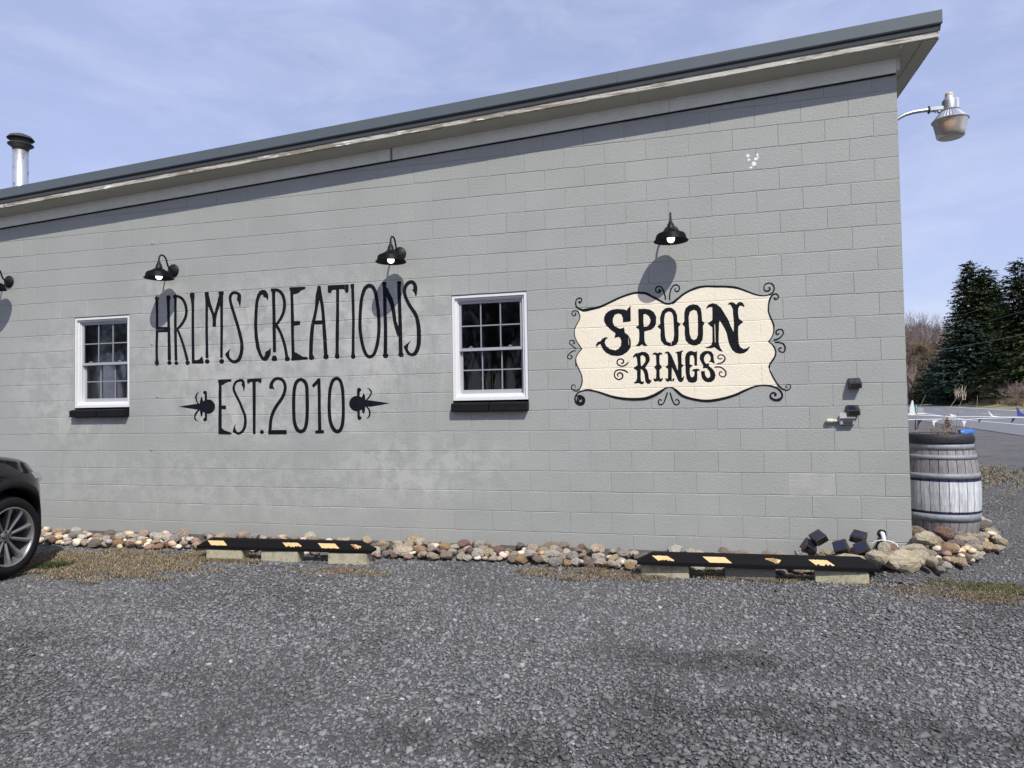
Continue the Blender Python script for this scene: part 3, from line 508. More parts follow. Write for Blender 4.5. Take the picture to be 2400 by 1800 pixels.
    'I2': [[[-10782,5694],[-10843,5694],[-10846,5690],[-10846,5630],[-10831,5588],[-10817,4900],[-10837,4190],[-10848,4134],[-10854,4120],[-10856,4105],[-10853,4090],[-10845,4075],[-10832,4063],[-10816,4056],[-10792,4054],[-10767,4062],[-10750,4079],[-10744,4101],[-10745,4116],[-10752,4131],[-10763,4183],[-10760,4507],[-10750,4901],[-10753,5292],[-10762,5584],[-10754,5632],[-10756,5692],[-10758,5694]]],
    'O2': [[[-10419,5674],[-10446,5668],[-10467,5657],[-10516,5624],[-10537,5602],[-10550,5581],[-10567,5545],[-10603,5439],[-10626,5347],[-10645,5210],[-10665,4958],[-10671,4780],[-10669,4720],[-10662,4634],[-10638,4466],[-10613,4347],[-10591,4272],[-10572,4219],[-10553,4173],[-10533,4136],[-10517,4114],[-10496,4091],[-10477,4076],[-10449,4061],[-10417,4054],[-10393,4054],[-10365,4059],[-10333,4072],[-10313,4086],[-10288,4109],[-10272,4130],[-10251,4167],[-10231,4210],[-10212,4261],[-10196,4312],[-10181,4374],[-10154,4535],[-10148,4590],[-10143,4671],[-10142,4826],[-10149,5007],[-10161,5133],[-10198,5394],[-10208,5442],[-10225,5503],[-10239,5542],[-10257,5578],[-10275,5607],[-10291,5625],[-10318,5646],[-10350,5662],[-10391,5673]],[[-10411,5588],[-10400,5589],[-10372,5581],[-10356,5572],[-10344,5561],[-10327,5534],[-10312,5504],[-10287,5428],[-10269,5335],[-10236,5100],[-10227,4974],[-10223,4826],[-10224,4675],[-10230,4572],[-10247,4454],[-10273,4334],[-10304,4235],[-10321,4195],[-10337,4166],[-10348,4152],[-10364,4138],[-10380,4129],[-10400,4125],[-10417,4126],[-10433,4133],[-10448,4147],[-10464,4167],[-10490,4220],[-10525,4317],[-10549,4418],[-10569,4534],[-10585,4668],[-10590,4780],[-10588,4913],[-10577,5091],[-10564,5236],[-10549,5332],[-10535,5387],[-10517,5441],[-10478,5532],[-10467,5550],[-10457,5561]]],
    'N2': [[[-9722,5688],[-9734,5688],[-9756,5665],[-9743,5598],[-9748,5580],[-9747,5469],[-9734,4977],[-9732,4732],[-9735,4729],[-9739,4733],[-9775,4832],[-9791,4998],[-9818,5187],[-9858,5321],[-9916,5435],[-9962,5537],[-10003,5584],[-10005,5599],[-9992,5661],[-10002,5691],[-10079,5696],[-10105,5682],[-10096,5634],[-10084,5596],[-10079,5367],[-10078,5031],[-10071,4721],[-10075,4479],[-10086,4145],[-10099,4123],[-10102,4101],[-10098,4083],[-10085,4064],[-10067,4051],[-10047,4044],[-10028,4044],[-10007,4050],[-9991,4061],[-9979,4079],[-9974,4097],[-9975,4115],[-9981,4130],[-9998,4149],[-9998,4152],[-9994,4347],[-9989,4718],[-9999,5031],[-9999,5368],[-9995,5362],[-9914,5170],[-9880,5025],[-9858,4855],[-9818,4688],[-9773,4543],[-9740,4491],[-9731,4483],[-9730,4150],[-9742,4122],[-9743,4107],[-9740,4092],[-9746,4089],[-9719,4066],[-9696,4054],[-9673,4054],[-9623,4066],[-9614,4103],[-9614,4106],[-9620,4110],[-9625,4132],[-9642,4155],[-9642,4158],[-9647,4735],[-9657,5013],[-9666,5586],[-9659,5589],[-9654,5666],[-9675,5687]]],
    'S2': [[[-9452,5690],[-9483,5683],[-9518,5665],[-9548,5641],[-9574,5609],[-9599,5563],[-9615,5520],[-9621,5484],[-9622,5440],[-9614,5392],[-9600,5340],[-9577,5280],[-9551,5224],[-9521,5167],[-9480,5099],[-9393,4971],[-9365,4915],[-9345,4856],[-9328,4768],[-9317,4644],[-9314,4451],[-9320,4342],[-9326,4306],[-9336,4263],[-9360,4202],[-9378,4174],[-9394,4153],[-9412,4139],[-9430,4131],[-9441,4131],[-9457,4137],[-9488,4160],[-9507,4190],[-9506,4193],[-9523,4237],[-9504,4313],[-9457,4384],[-9461,4395],[-9465,4394],[-9620,4277],[-9589,4207],[-9557,4144],[-9543,4122],[-9523,4102],[-9500,4085],[-9477,4073],[-9446,4064],[-9419,4062],[-9392,4065],[-9364,4074],[-9350,4082],[-9327,4100],[-9307,4121],[-9288,4145],[-9271,4174],[-9246,4235],[-9228,4310],[-9219,4396],[-9216,4498],[-9219,4617],[-9228,4712],[-9247,4815],[-9274,4907],[-9294,4957],[-9320,5007],[-9340,5037],[-9403,5121],[-9444,5185],[-9472,5234],[-9497,5287],[-9519,5339],[-9531,5376],[-9541,5417],[-9545,5454],[-9542,5487],[-9531,5522],[-9510,5561],[-9489,5586],[-9463,5603],[-9437,5611],[-9425,5612],[-9414,5609],[-9401,5599],[-9388,5583],[-9380,5568],[-9377,5557],[-9382,5550],[-9379,5499],[-9410,5483],[-9410,5479],[-9371,5436],[-9320,5329],[-9316,5326],[-9300,5389],[-9287,5475],[-9288,5552],[-9294,5556],[-9302,5589],[-9313,5612],[-9328,5635],[-9347,5656],[-9362,5669],[-9382,5681],[-9401,5687],[-9428,5691]]],
    'E3': [[[-13927,3693],[-14153,3693],[-14211,3681],[-14214,3677],[-14212,3657],[-14194,3618],[-14185,3539],[-14195,3351],[-14191,3132],[-14201,2800],[-14202,2445],[-14202,2441],[-14199,2440],[-13933,2430],[-13865,2435],[-13847,2459],[-13879,2478],[-13892,2485],[-14042,2530],[-14112,2585],[-14112,2589],[-14111,3014],[-13997,3013],[-13992,3016],[-13999,3094],[-14001,3098],[-14110,3096],[-14113,3240],[-14109,3408],[-14112,3557],[-14108,3560],[-14063,3572],[-14013,3605],[-13936,3632],[-13855,3638],[-13853,3640],[-13853,3691],[-13855,3693]]],
    'S3': [[[-13624,3690],[-13664,3683],[-13704,3672],[-13731,3660],[-13758,3641],[-13784,3609],[-13806,3566],[-13823,3520],[-13827,3485],[-13820,3438],[-13803,3395],[-13762,3317],[-13657,3136],[-13590,2980],[-13553,2902],[-13543,2871],[-13533,2825],[-13527,2740],[-13533,2666],[-13547,2605],[-13572,2555],[-13590,2531],[-13608,2514],[-13644,2494],[-13661,2487],[-13679,2484],[-13693,2489],[-13724,2509],[-13763,2587],[-13744,2676],[-13745,2683],[-13795,2599],[-13829,2502],[-13800,2473],[-13760,2459],[-13733,2442],[-13711,2431],[-13693,2426],[-13675,2425],[-13637,2432],[-13595,2448],[-13555,2474],[-13527,2500],[-13500,2539],[-13478,2585],[-13467,2623],[-13458,2681],[-13455,2735],[-13457,2777],[-13464,2832],[-13477,2886],[-13488,2917],[-13529,2999],[-13594,3147],[-13696,3327],[-13737,3405],[-13752,3441],[-13760,3468],[-13762,3495],[-13756,3522],[-13736,3569],[-13715,3599],[-13696,3614],[-13669,3623],[-13624,3632],[-13597,3633],[-13570,3592],[-13594,3565],[-13552,3506],[-13530,3401],[-13523,3397],[-13497,3516],[-13494,3559],[-13501,3590],[-13498,3598],[-13499,3609],[-13510,3629],[-13513,3641],[-13532,3665],[-13548,3678],[-13579,3689]]],
    'T3': [[[-13132,3687],[-13437,3686],[-13441,3683],[-13443,3633],[-13434,3594],[-13411,3574],[-13406,3575],[-13387,3597],[-13349,3616],[-13304,3618],[-13301,2523],[-13299,2435],[-13231,2438],[-13220,3115],[-13217,3616],[-13212,3619],[-13146,3617],[-13115,3585],[-13089,3581],[-13073,3612],[-13070,3685],[-13075,3687]]],
    '.3': [[[-13082,2529],[-13100,2521],[-13113,2507],[-13119,2490],[-13118,2475],[-13111,2460],[-13096,2447],[-13078,2440],[-13056,2441],[-13038,2448],[-13022,2463],[-13016,2478],[-13018,2497],[-13027,2513],[-13043,2525],[-13060,2530]]],
    '23': [[[-12688,3710],[-12732,3700],[-12762,3686],[-12790,3666],[-12821,3632],[-12845,3598],[-12862,3557],[-12878,3496],[-12877,3480],[-12871,3469],[-12860,3457],[-12846,3450],[-12833,3447],[-12820,3448],[-12798,3456],[-12777,3449],[-12742,3426],[-12740,3427],[-12755,3474],[-12778,3513],[-12774,3543],[-12767,3566],[-12743,3604],[-12715,3629],[-12685,3641],[-12646,3644],[-12615,3639],[-12581,3627],[-12560,3614],[-12539,3591],[-12521,3556],[-12510,3522],[-12505,3483],[-12508,3445],[-12516,3411],[-12531,3364],[-12563,3298],[-12626,3207],[-12709,3110],[-12757,3042],[-12802,2966],[-12839,2886],[-12861,2822],[-12879,2738],[-12901,2532],[-12902,2528],[-12908,2524],[-12909,2444],[-12909,2432],[-12905,2428],[-12444,2427],[-12438,2430],[-12439,2527],[-12822,2527],[-12801,2729],[-12783,2805],[-12762,2862],[-12728,2934],[-12685,3003],[-12638,3067],[-12556,3164],[-12519,3215],[-12489,3264],[-12471,3300],[-12455,3341],[-12440,3394],[-12432,3436],[-12430,3489],[-12433,3520],[-12440,3550],[-12462,3604],[-12476,3627],[-12495,3650],[-12512,3666],[-12533,3680],[-12580,3700],[-12611,3707],[-12641,3711]]],
    '03': [[[-12090,3678],[-12116,3675],[-12146,3665],[-12171,3651],[-12188,3639],[-12207,3620],[-12228,3594],[-12244,3565],[-12259,3530],[-12281,3444],[-12295,3334],[-12302,3220],[-12303,3034],[-12300,2875],[-12292,2746],[-12279,2663],[-12258,2591],[-12231,2534],[-12210,2503],[-12194,2487],[-12168,2468],[-12146,2458],[-12113,2449],[-12088,2447],[-12058,2451],[-12037,2457],[-12016,2467],[-11986,2487],[-11969,2504],[-11949,2532],[-11938,2554],[-11923,2592],[-11902,2682],[-11891,2772],[-11882,2945],[-11879,3122],[-11885,3431],[-11894,3499],[-11906,3541],[-11931,3591],[-11951,3616],[-11976,3639],[-12002,3656],[-12031,3669],[-12065,3677]],[[-12099,3599],[-12083,3601],[-12070,3599],[-12049,3590],[-12032,3578],[-12004,3547],[-11993,3528],[-11983,3505],[-11976,3471],[-11971,3429],[-11966,3210],[-11966,3029],[-11969,2908],[-11976,2777],[-11986,2694],[-12006,2611],[-12024,2569],[-12036,2552],[-12049,2543],[-12066,2535],[-12087,2532],[-12104,2534],[-12117,2539],[-12129,2547],[-12142,2560],[-12168,2601],[-12191,2658],[-12205,2722],[-12212,2779],[-12217,2878],[-12219,2987],[-12218,3124],[-12213,3260],[-12204,3381],[-12193,3453],[-12179,3506],[-12162,3543],[-12148,3562],[-12129,3580],[-12112,3592]]],
    '13': [[[-11650,3657],[-11807,3508],[-11769,3447],[-11676,3523],[-11672,3525],[-11671,3524],[-11665,3321],[-11664,2518],[-11664,2514],[-11714,2511],[-11727,2510],[-11732,2507],[-11732,2439],[-11523,2445],[-11520,2450],[-11519,2515],[-11577,2519],[-11579,2521],[-11589,2940],[-11588,3323],[-11594,3653],[-11600,3655]]],
    '04': [[[-11207,3680],[-11236,3676],[-11265,3665],[-11286,3653],[-11311,3633],[-11327,3616],[-11345,3586],[-11369,3527],[-11397,3427],[-11411,3341],[-11422,3203],[-11428,3020],[-11426,2900],[-11418,2795],[-11404,2702],[-11382,2623],[-11351,2556],[-11330,2522],[-11306,2492],[-11290,2477],[-11265,2460],[-11244,2451],[-11220,2444],[-11195,2442],[-11162,2446],[-11142,2454],[-11116,2469],[-11099,2484],[-11078,2509],[-11052,2561],[-11032,2628],[-11019,2705],[-11012,2794],[-11008,2972],[-11010,3199],[-11016,3355],[-11027,3437],[-11045,3515],[-11059,3557],[-11074,3591],[-11085,3610],[-11105,3634],[-11130,3655],[-11150,3667],[-11179,3678]],[[-11214,3602],[-11200,3604],[-11184,3600],[-11167,3589],[-11151,3572],[-11132,3532],[-11114,3465],[-11100,3390],[-11093,3327],[-11087,3196],[-11083,3018],[-11085,2899],[-11091,2799],[-11101,2714],[-11114,2643],[-11132,2588],[-11154,2547],[-11165,2536],[-11178,2528],[-11194,2525],[-11207,2527],[-11223,2536],[-11235,2547],[-11263,2581],[-11292,2630],[-11309,2671],[-11322,2720],[-11336,2802],[-11342,2869],[-11347,2977],[-11346,3112],[-11340,3242],[-11334,3332],[-11324,3395],[-11300,3484],[-11273,3547],[-11249,3580],[-11233,3593]]],
    'P1': [[[-14573,3443],[-14586,3436],[-14597,3427],[-14603,3415],[-14605,3403],[-14603,3391],[-14596,3379],[-14587,3371],[-14565,3359],[-14566,3249],[-14558,3229],[-14582,3218],[-14605,3203],[-14609,3207],[-14612,3250],[-14651,3320],[-14656,3315],[-14690,3208],[-14698,3150],[-14719,3149],[-14724,3161],[-14753,3205],[-14768,3237],[-14778,3281],[-14777,3308],[-14770,3336],[-14753,3371],[-14719,3414],[-14717,3417],[-14719,3421],[-14724,3421],[-14768,3395],[-14791,3376],[-14813,3340],[-14822,3309],[-14821,3277],[-14807,3234],[-14788,3198],[-14753,3149],[-14985,3125],[-15277,3087],[-14744,3012],[-14790,2974],[-14809,2954],[-14841,2903],[-14850,2879],[-14854,2856],[-14853,2832],[-14848,2808],[-14837,2785],[-14822,2768],[-14810,2761],[-14786,2753],[-14745,2742],[-14739,2744],[-14740,2750],[-14782,2777],[-14796,2792],[-14808,2823],[-14809,2859],[-14798,2886],[-14774,2922],[-14754,2946],[-14705,2991],[-14698,3004],[-14693,3003],[-14692,2999],[-14684,2916],[-14653,2839],[-14648,2841],[-14620,2916],[-14611,2963],[-14564,2934],[-14562,2828],[-14565,2824],[-14584,2818],[-14594,2809],[-14602,2797],[-14604,2782],[-14598,2763],[-14585,2750],[-14566,2742],[-14547,2741],[-14534,2745],[-14520,2753],[-14507,2773],[-14502,2804],[-14500,2914],[-14496,2916],[-14464,2915],[-14432,2919],[-14405,2926],[-14378,2938],[-14355,2951],[-14332,2970],[-14314,2992],[-14300,3015],[-14288,3052],[-14286,3087],[-14293,3123],[-14310,3158],[-14326,3178],[-14345,3196],[-14368,3213],[-14390,3225],[-14413,3233],[-14440,3240],[-14501,3244],[-14502,3393],[-14508,3413],[-14517,3429],[-14531,3439],[-14550,3445]]],
    'P2': [[[-10681,3423],[-10701,3412],[-10710,3402],[-10714,3391],[-10720,3254],[-10776,3245],[-10801,3237],[-10822,3226],[-10843,3212],[-10862,3194],[-10877,3175],[-10890,3153],[-10903,3117],[-10906,3080],[-10900,3042],[-10886,3009],[-10872,2989],[-10856,2971],[-10836,2954],[-10816,2941],[-10772,2923],[-10747,2918],[-10719,2916],[-10716,2914],[-10712,2799],[-10708,2788],[-10711,2774],[-10710,2762],[-10703,2748],[-10693,2738],[-10681,2732],[-10664,2729],[-10648,2732],[-10632,2741],[-10622,2754],[-10618,2769],[-10620,2784],[-10625,2795],[-10637,2806],[-10654,2813],[-10655,2817],[-10658,2924],[-10610,2951],[-10607,2949],[-10600,2901],[-10562,2845],[-10532,2926],[-10523,3010],[-10520,3014],[-10512,3014],[-10508,3003],[-10472,2970],[-10460,2954],[-10447,2921],[-10441,2884],[-10443,2840],[-10454,2804],[-10467,2789],[-10498,2767],[-10505,2760],[-10503,2756],[-10499,2755],[-10452,2770],[-10433,2781],[-10423,2792],[-10413,2810],[-10405,2836],[-10401,2865],[-10401,2898],[-10408,2932],[-10426,2969],[-10441,2987],[-10470,3010],[-10464,3012],[-10448,3012],[-10408,3010],[-10180,3041],[-9978,3073],[-9966,3078],[-9973,3082],[-10406,3147],[-10470,3155],[-10471,3157],[-10414,3215],[-10384,3255],[-10366,3287],[-10361,3317],[-10363,3335],[-10368,3350],[-10379,3368],[-10392,3383],[-10419,3401],[-10475,3422],[-10478,3418],[-10476,3415],[-10432,3378],[-10416,3359],[-10402,3332],[-10399,3310],[-10410,3281],[-10439,3237],[-10511,3160],[-10519,3159],[-10524,3239],[-10557,3309],[-10561,3313],[-10606,3215],[-10656,3241],[-10648,3337],[-10633,3346],[-10624,3355],[-10618,3370],[-10617,3385],[-10624,3403],[-10641,3418],[-10661,3425]]],
    'sS': [[[-4826,4902],[-4888,4835],[-4895,4813],[-4964,4837],[-5067,4850],[-5174,4845],[-5247,4820],[-5313,4769],[-5348,4696],[-5348,4622],[-5308,4535],[-5225,4450],[-5130,4372],[-5129,4369],[-5153,4281],[-5149,4280],[-5069,4299],[-5037,4274],[-5018,4213],[-5031,4116],[-5084,4060],[-5138,4035],[-5244,4067],[-5315,4126],[-5344,4192],[-5324,4255],[-5276,4290],[-5323,4304],[-5388,4279],[-5426,4228],[-5484,4214],[-5519,4158],[-5520,4154],[-5496,4092],[-5489,4130],[-5485,4145],[-5434,4173],[-5430,4170],[-5379,4058],[-5320,3994],[-5214,3936],[-5087,3921],[-5004,3936],[-4906,3996],[-4841,4078],[-4832,4182],[-4839,4246],[-4889,4333],[-4946,4374],[-4958,4480],[-4962,4486],[-4982,4470],[-5045,4458],[-5149,4521],[-5176,4590],[-5172,4664],[-5133,4739],[-5069,4759],[-5014,4744],[-5010,4741],[-4979,4668],[-4979,4580],[-4827,4592],[-4824,4896]]],
    'sP': [[[-4600,4827],[-4675,4828],[-4678,4825],[-4677,4507],[-4735,4479],[-4735,4476],[-4675,4430],[-4673,4426],[-4668,4346],[-4675,4209],[-4695,4156],[-4744,4111],[-4741,4109],[-4666,4102],[-4622,4132],[-4590,4108],[-4551,4100],[-4522,4106],[-4510,4109],[-4535,4123],[-4565,4178],[-4571,4248],[-4570,4382],[-4567,4384],[-4430,4415],[-4368,4469],[-4343,4531],[-4337,4667],[-4383,4756],[-4461,4810],[-4564,4827]],[[-4578,4719],[-4576,4722],[-4573,4722],[-4527,4720],[-4524,4717],[-4476,4675],[-4448,4613],[-4447,4609],[-4457,4547],[-4486,4506],[-4503,4486],[-4572,4474],[-4574,4475],[-4584,4566]]],
    'sO1': [[[-4104,4827],[-4166,4816],[-4227,4757],[-4266,4643],[-4264,4520],[-4265,4516],[-4321,4469],[-4258,4407],[-4267,4297],[-4258,4191],[-4202,4116],[-4122,4080],[-4096,4079],[-4039,4077],[-3971,4104],[-3967,4107],[-3931,4168],[-3921,4293],[-3921,4445],[-3878,4492],[-3877,4495],[-3939,4544],[-3942,4670],[-3972,4754],[-4034,4816],[-4098,4828]],[[-4106,4751],[-4103,4753],[-4045,4733],[-4016,4664],[-4010,4485],[-4006,4296],[-4026,4185],[-4028,4182],[-4087,4145],[-4092,4144],[-4146,4170],[-4150,4173],[-4176,4263],[-4184,4430],[-4188,4599],[-4167,4711]]],
    'sO2': [[[-3638,4866],[-3714,4851],[-3781,4797],[-3808,4703],[-3810,4548],[-3848,4494],[-3805,4436],[-3810,4308],[-3795,4182],[-3742,4114],[-3673,4079],[-3645,4077],[-3594,4074],[-3524,4110],[-3482,4180],[-3468,4293],[-3468,4441],[-3434,4498],[-3480,4539],[-3486,4687],[-3501,4783],[-3555,4848],[-3631,4866]],[[-3632,4760],[-3577,4734],[-3559,4641],[-3559,4484],[-3566,4278],[-3590,4207],[-3639,4178],[-3651,4185],[-3690,4211],[-3717,4304],[-3725,4472],[-3728,4626],[-3701,4725]]],
    'sN': [[[-2783,4868],[-2826,4850],[-2851,4817],[-2879,4843],[-2924,4870],[-2970,4866],[-3008,4830],[-3005,4827],[-2962,4824],[-2943,4794],[-2916,4731],[-2916,4650],[-2904,4465],[-2912,4310],[-2914,4305],[-2963,4416],[-2999,4531],[-3131,4775],[-3206,4844],[-3280,4868],[-3356,4846],[-3396,4792],[-3400,4766],[-3399,4764],[-3345,4793],[-3292,4793],[-3289,4790],[-3289,4659],[-3294,4545],[-3379,4487],[-3381,4484],[-3297,4405],[-3302,4145],[-3325,4074],[-3327,4071],[-3376,4043],[-3446,4030],[-3396,4013],[-3327,4010],[-3268,4027],[-3228,3991],[-3208,3976],[-3170,3948],[-3118,3937],[-3169,4026],[-3188,4108],[-3185,4241],[-3172,4487],[-3158,4532],[-3082,4392],[-3040,4287],[-3023,4182],[-2997,4071],[-2945,3960],[-2887,3907],[-2811,3887],[-2734,3897],[-2671,3940],[-2637,3993],[-2631,4024],[-2684,3987],[-2742,3973],[-2799,4012],[-2826,4074],[-2833,4268],[-2827,4400],[-2794,4438],[-2736,4480],[-2735,4483],[-2812,4552],[-2814,4555],[-2824,4675],[-2817,4746],[-2794,4791],[-2791,4792],[-2751,4790],[-2712,4761],[-2706,4792],[-2734,4846]]],
    'rR': [[[-4624,3991],[-4703,3964],[-4739,3968],[-4743,3967],[-4795,3916],[-4798,3880],[-4797,3875],[-4744,3904],[-4741,3901],[-4725,3864],[-4717,3733],[-4718,3729],[-4795,3679],[-4797,3676],[-4727,3624],[-4731,3477],[-4748,3425],[-4777,3402],[-4801,3385],[-4756,3370],[-4706,3382],[-4671,3363],[-4625,3354],[-4622,3356],[-4598,3380],[-4601,3411],[-4604,3414],[-4624,3403],[-4650,3418],[-4653,3422],[-4661,3489],[-4661,3502],[-4653,3651],[-4651,3656],[-4606,3613],[-4583,3536],[-4578,3440],[-4563,3390],[-4530,3361],[-4491,3363],[-4487,3365],[-4456,3413],[-4456,3437],[-4457,3438],[-4477,3431],[-4480,3432],[-4504,3461],[-4513,3558],[-4532,3628],[-4569,3672],[-4568,3676],[-4484,3799],[-4476,3855],[-4493,3929],[-4552,3980]],[[-4617,3920],[-4609,3920],[-4570,3892],[-4557,3835],[-4567,3789],[-4613,3732],[-4630,3715],[-4647,3712],[-4649,3715],[-4655,3815],[-4653,3908],[-4652,3911]]],
    'rI': [[[-4283,3969],[-4328,3950],[-4373,3970],[-4376,3970],[-4410,3956],[-4433,3927],[-4429,3925],[-4381,3927],[-4359,3902],[-4359,3898],[-4357,3729],[-4358,3726],[-4398,3681],[-4359,3623],[-4365,3494],[-4376,3453],[-4417,3467],[-4421,3466],[-4406,3413],[-4377,3396],[-4370,3399],[-4334,3415],[-4309,3399],[-4273,3398],[-4270,3399],[-4244,3432],[-4239,3468],[-4243,3470],[-4282,3451],[-4297,3483],[-4298,3621],[-4297,3625],[-4248,3676],[-4295,3744],[-4292,3896],[-4291,3899],[-4271,3924],[-4232,3919],[-4230,3920],[-4244,3951]]],
    'rN': [[[-3887,3985],[-3910,3969],[-3945,3970],[-3998,3955],[-3996,3952],[-3968,3941],[-3957,3911],[-3947,3733],[-3954,3615],[-3957,3607],[-4050,3865],[-4083,3933],[-4118,3974],[-4160,3979],[-4188,3959],[-4196,3931],[-4170,3948],[-4144,3939],[-4133,3891],[-4137,3722],[-4139,3719],[-4188,3678],[-4139,3644],[-4137,3640],[-4141,3475],[-4153,3451],[-4197,3465],[-4199,3464],[-4184,3424],[-4176,3405],[-4145,3391],[-4109,3409],[-4083,3397],[-4055,3391],[-4025,3413],[-4021,3462],[-4053,3445],[-4057,3447],[-4071,3473],[-4064,3669],[-4022,3591],[-3955,3415],[-3924,3382],[-3886,3380],[-3883,3381],[-3851,3422],[-3838,3480],[-3842,3500],[-3845,3500],[-3869,3465],[-3871,3463],[-3883,3468],[-3884,3472],[-3882,3659],[-3838,3693],[-3880,3731],[-3879,3882],[-3872,3950],[-3837,3976],[-3843,3979]]],
    'rG': [[[-3699,3972],[-3750,3964],[-3794,3919],[-3814,3848],[-3810,3562],[-3796,3444],[-3761,3382],[-3704,3360],[-3638,3368],[-3635,3371],[-3602,3403],[-3595,3461],[-3595,3568],[-3576,3590],[-3536,3590],[-3575,3626],[-3632,3628],[-3676,3617],[-3693,3585],[-3689,3583],[-3655,3587],[-3652,3582],[-3645,3544],[-3657,3489],[-3658,3486],[-3689,3466],[-3692,3464],[-3715,3478],[-3733,3534],[-3727,3648],[-3676,3686],[-3675,3689],[-3731,3720],[-3722,3871],[-3721,3874],[-3688,3895],[-3659,3882],[-3643,3829],[-3643,3688],[-3594,3687],[-3588,3967],[-3636,3948],[-3689,3972]]],
    'rS': [[[-3423,3964],[-3442,3963],[-3486,3944],[-3531,3898],[-3534,3893],[-3544,3824],[-3520,3755],[-3482,3689],[-3492,3634],[-3416,3633],[-3371,3572],[-3356,3513],[-3363,3467],[-3399,3443],[-3423,3456],[-3450,3505],[-3457,3581],[-3524,3580],[-3524,3530],[-3511,3449],[-3466,3387],[-3401,3363],[-3332,3372],[-3295,3404],[-3279,3420],[-3261,3487],[-3273,3559],[-3314,3619],[-3377,3676],[-3374,3724],[-3376,3728],[-3426,3716],[-3429,3719],[-3457,3760],[-3467,3822],[-3437,3886],[-3396,3912],[-3358,3883],[-3340,3831],[-3349,3779],[-3381,3754],[-3378,3752],[-3335,3748],[-3304,3729],[-3267,3717],[-3285,3793],[-3290,3887],[-3330,3948],[-3389,3964]]],
    'b_tl': [[[-4704,5171],[-4760,5166],[-4817,5155],[-4897,5135],[-4962,5115],[-5095,5067],[-5349,4959],[-5413,4935],[-5458,4924],[-5502,4917],[-5614,4902],[-5703,4893],[-5751,4885],[-5789,4892],[-5829,4909],[-5867,4936],[-5880,4951],[-5886,4962],[-5893,4989],[-5892,5034],[-5883,5064],[-5874,5077],[-5867,5084],[-5849,5093],[-5829,5097],[-5809,5092],[-5802,5087],[-5796,5080],[-5794,5070],[-5794,5056],[-5797,5049],[-5803,5042],[-5806,5040],[-5820,5049],[-5830,5050],[-5843,5045],[-5850,5035],[-5852,5025],[-5850,5014],[-5845,5007],[-5834,5000],[-5821,4999],[-5808,5005],[-5800,5015],[-5782,5031],[-5776,5041],[-5773,5051],[-5772,5068],[-5776,5086],[-5781,5096],[-5791,5107],[-5805,5115],[-5825,5121],[-5842,5120],[-5856,5116],[-5877,5104],[-5891,5092],[-5902,5076],[-5911,5055],[-5916,5035],[-5919,5008],[-5918,4977],[-5913,4956],[-5908,4942],[-5897,4924],[-5865,4892],[-5820,4858],[-5790,4841],[-5769,4833],[-5749,4828],[-5732,4827],[-5680,4832],[-5465,4874],[-5421,4885],[-5377,4900],[-5268,4946],[-5059,5037],[-4948,5076],[-4868,5099],[-4788,5118],[-4725,5127],[-4682,5128],[-4571,5113],[-4538,5105],[-4515,5096],[-4425,5043],[-4303,4975],[-4214,4915],[-4166,4893],[-4134,4884],[-4102,4881],[-4073,4882],[-4043,4891],[-4021,4901],[-3999,4915],[-3834,5032],[-3829,5038],[-3827,5048],[-3831,5057],[-3838,5062],[-3847,5064],[-3854,5061],[-4007,4951],[-4039,4930],[-4057,4921],[-4078,4916],[-4094,4914],[-4117,4916],[-4155,4926],[-4194,4945],[-4285,5010],[-4405,5081],[-4480,5131],[-4508,5145],[-4537,5154],[-4566,5160],[-4668,5170]]],
    'b_tr': [[[-2266,5205],[-2290,5202],[-2311,5193],[-2330,5180],[-2344,5165],[-2355,5140],[-2361,5108],[-2361,5086],[-2353,5063],[-2342,5048],[-2330,5039],[-2315,5033],[-2294,5030],[-2279,5031],[-2264,5037],[-2249,5047],[-2237,5059],[-2230,5075],[-2232,5091],[-2241,5108],[-2247,5114],[-2253,5116],[-2262,5116],[-2281,5107],[-2282,5100],[-2278,5096],[-2259,5098],[-2256,5092],[-2254,5083],[-2256,5076],[-2263,5070],[-2285,5057],[-2306,5057],[-2324,5062],[-2335,5075],[-2342,5091],[-2342,5107],[-2339,5126],[-2333,5145],[-2324,5159],[-2312,5169],[-2296,5178],[-2278,5184],[-2260,5185],[-2242,5182],[-2227,5175],[-2209,5160],[-2193,5140],[-2187,5127],[-2183,5104],[-2183,5078],[-2186,5063],[-2194,5044],[-2205,5025],[-2217,5013],[-2235,5000],[-2253,4989],[-2278,4980],[-2305,4973],[-2332,4969],[-2359,4969],[-2395,4973],[-2449,4986],[-2497,5001],[-2548,5023],[-2729,5112],[-2789,5139],[-2838,5157],[-2875,5167],[-2930,5178],[-3062,5193],[-3364,5215],[-3446,5215],[-3509,5212],[-3572,5200],[-3636,5179],[-3716,5145],[-3789,5107],[-3838,5077],[-3878,5047],[-3943,4989],[-4028,4916],[-4032,4909],[-4032,4898],[-4026,4889],[-4016,4886],[-4010,4887],[-4004,4891],[-3840,5027],[-3784,5064],[-3717,5100],[-3640,5134],[-3561,5160],[-3500,5172],[-3425,5177],[-3349,5176],[-3228,5163],[-3063,5152],[-2977,5142],[-2897,5128],[-2830,5111],[-2757,5085],[-2558,4995],[-2504,4974],[-2465,4963],[-2408,4952],[-2369,4948],[-2333,4949],[-2299,4952],[-2272,4958],[-2242,4969],[-2218,4981],[-2199,4994],[-2181,5014],[-2171,5031],[-2162,5055],[-2159,5077],[-2159,5106],[-2165,5135],[-2176,5155],[-2194,5175],[-2221,5194],[-2242,5203]]],
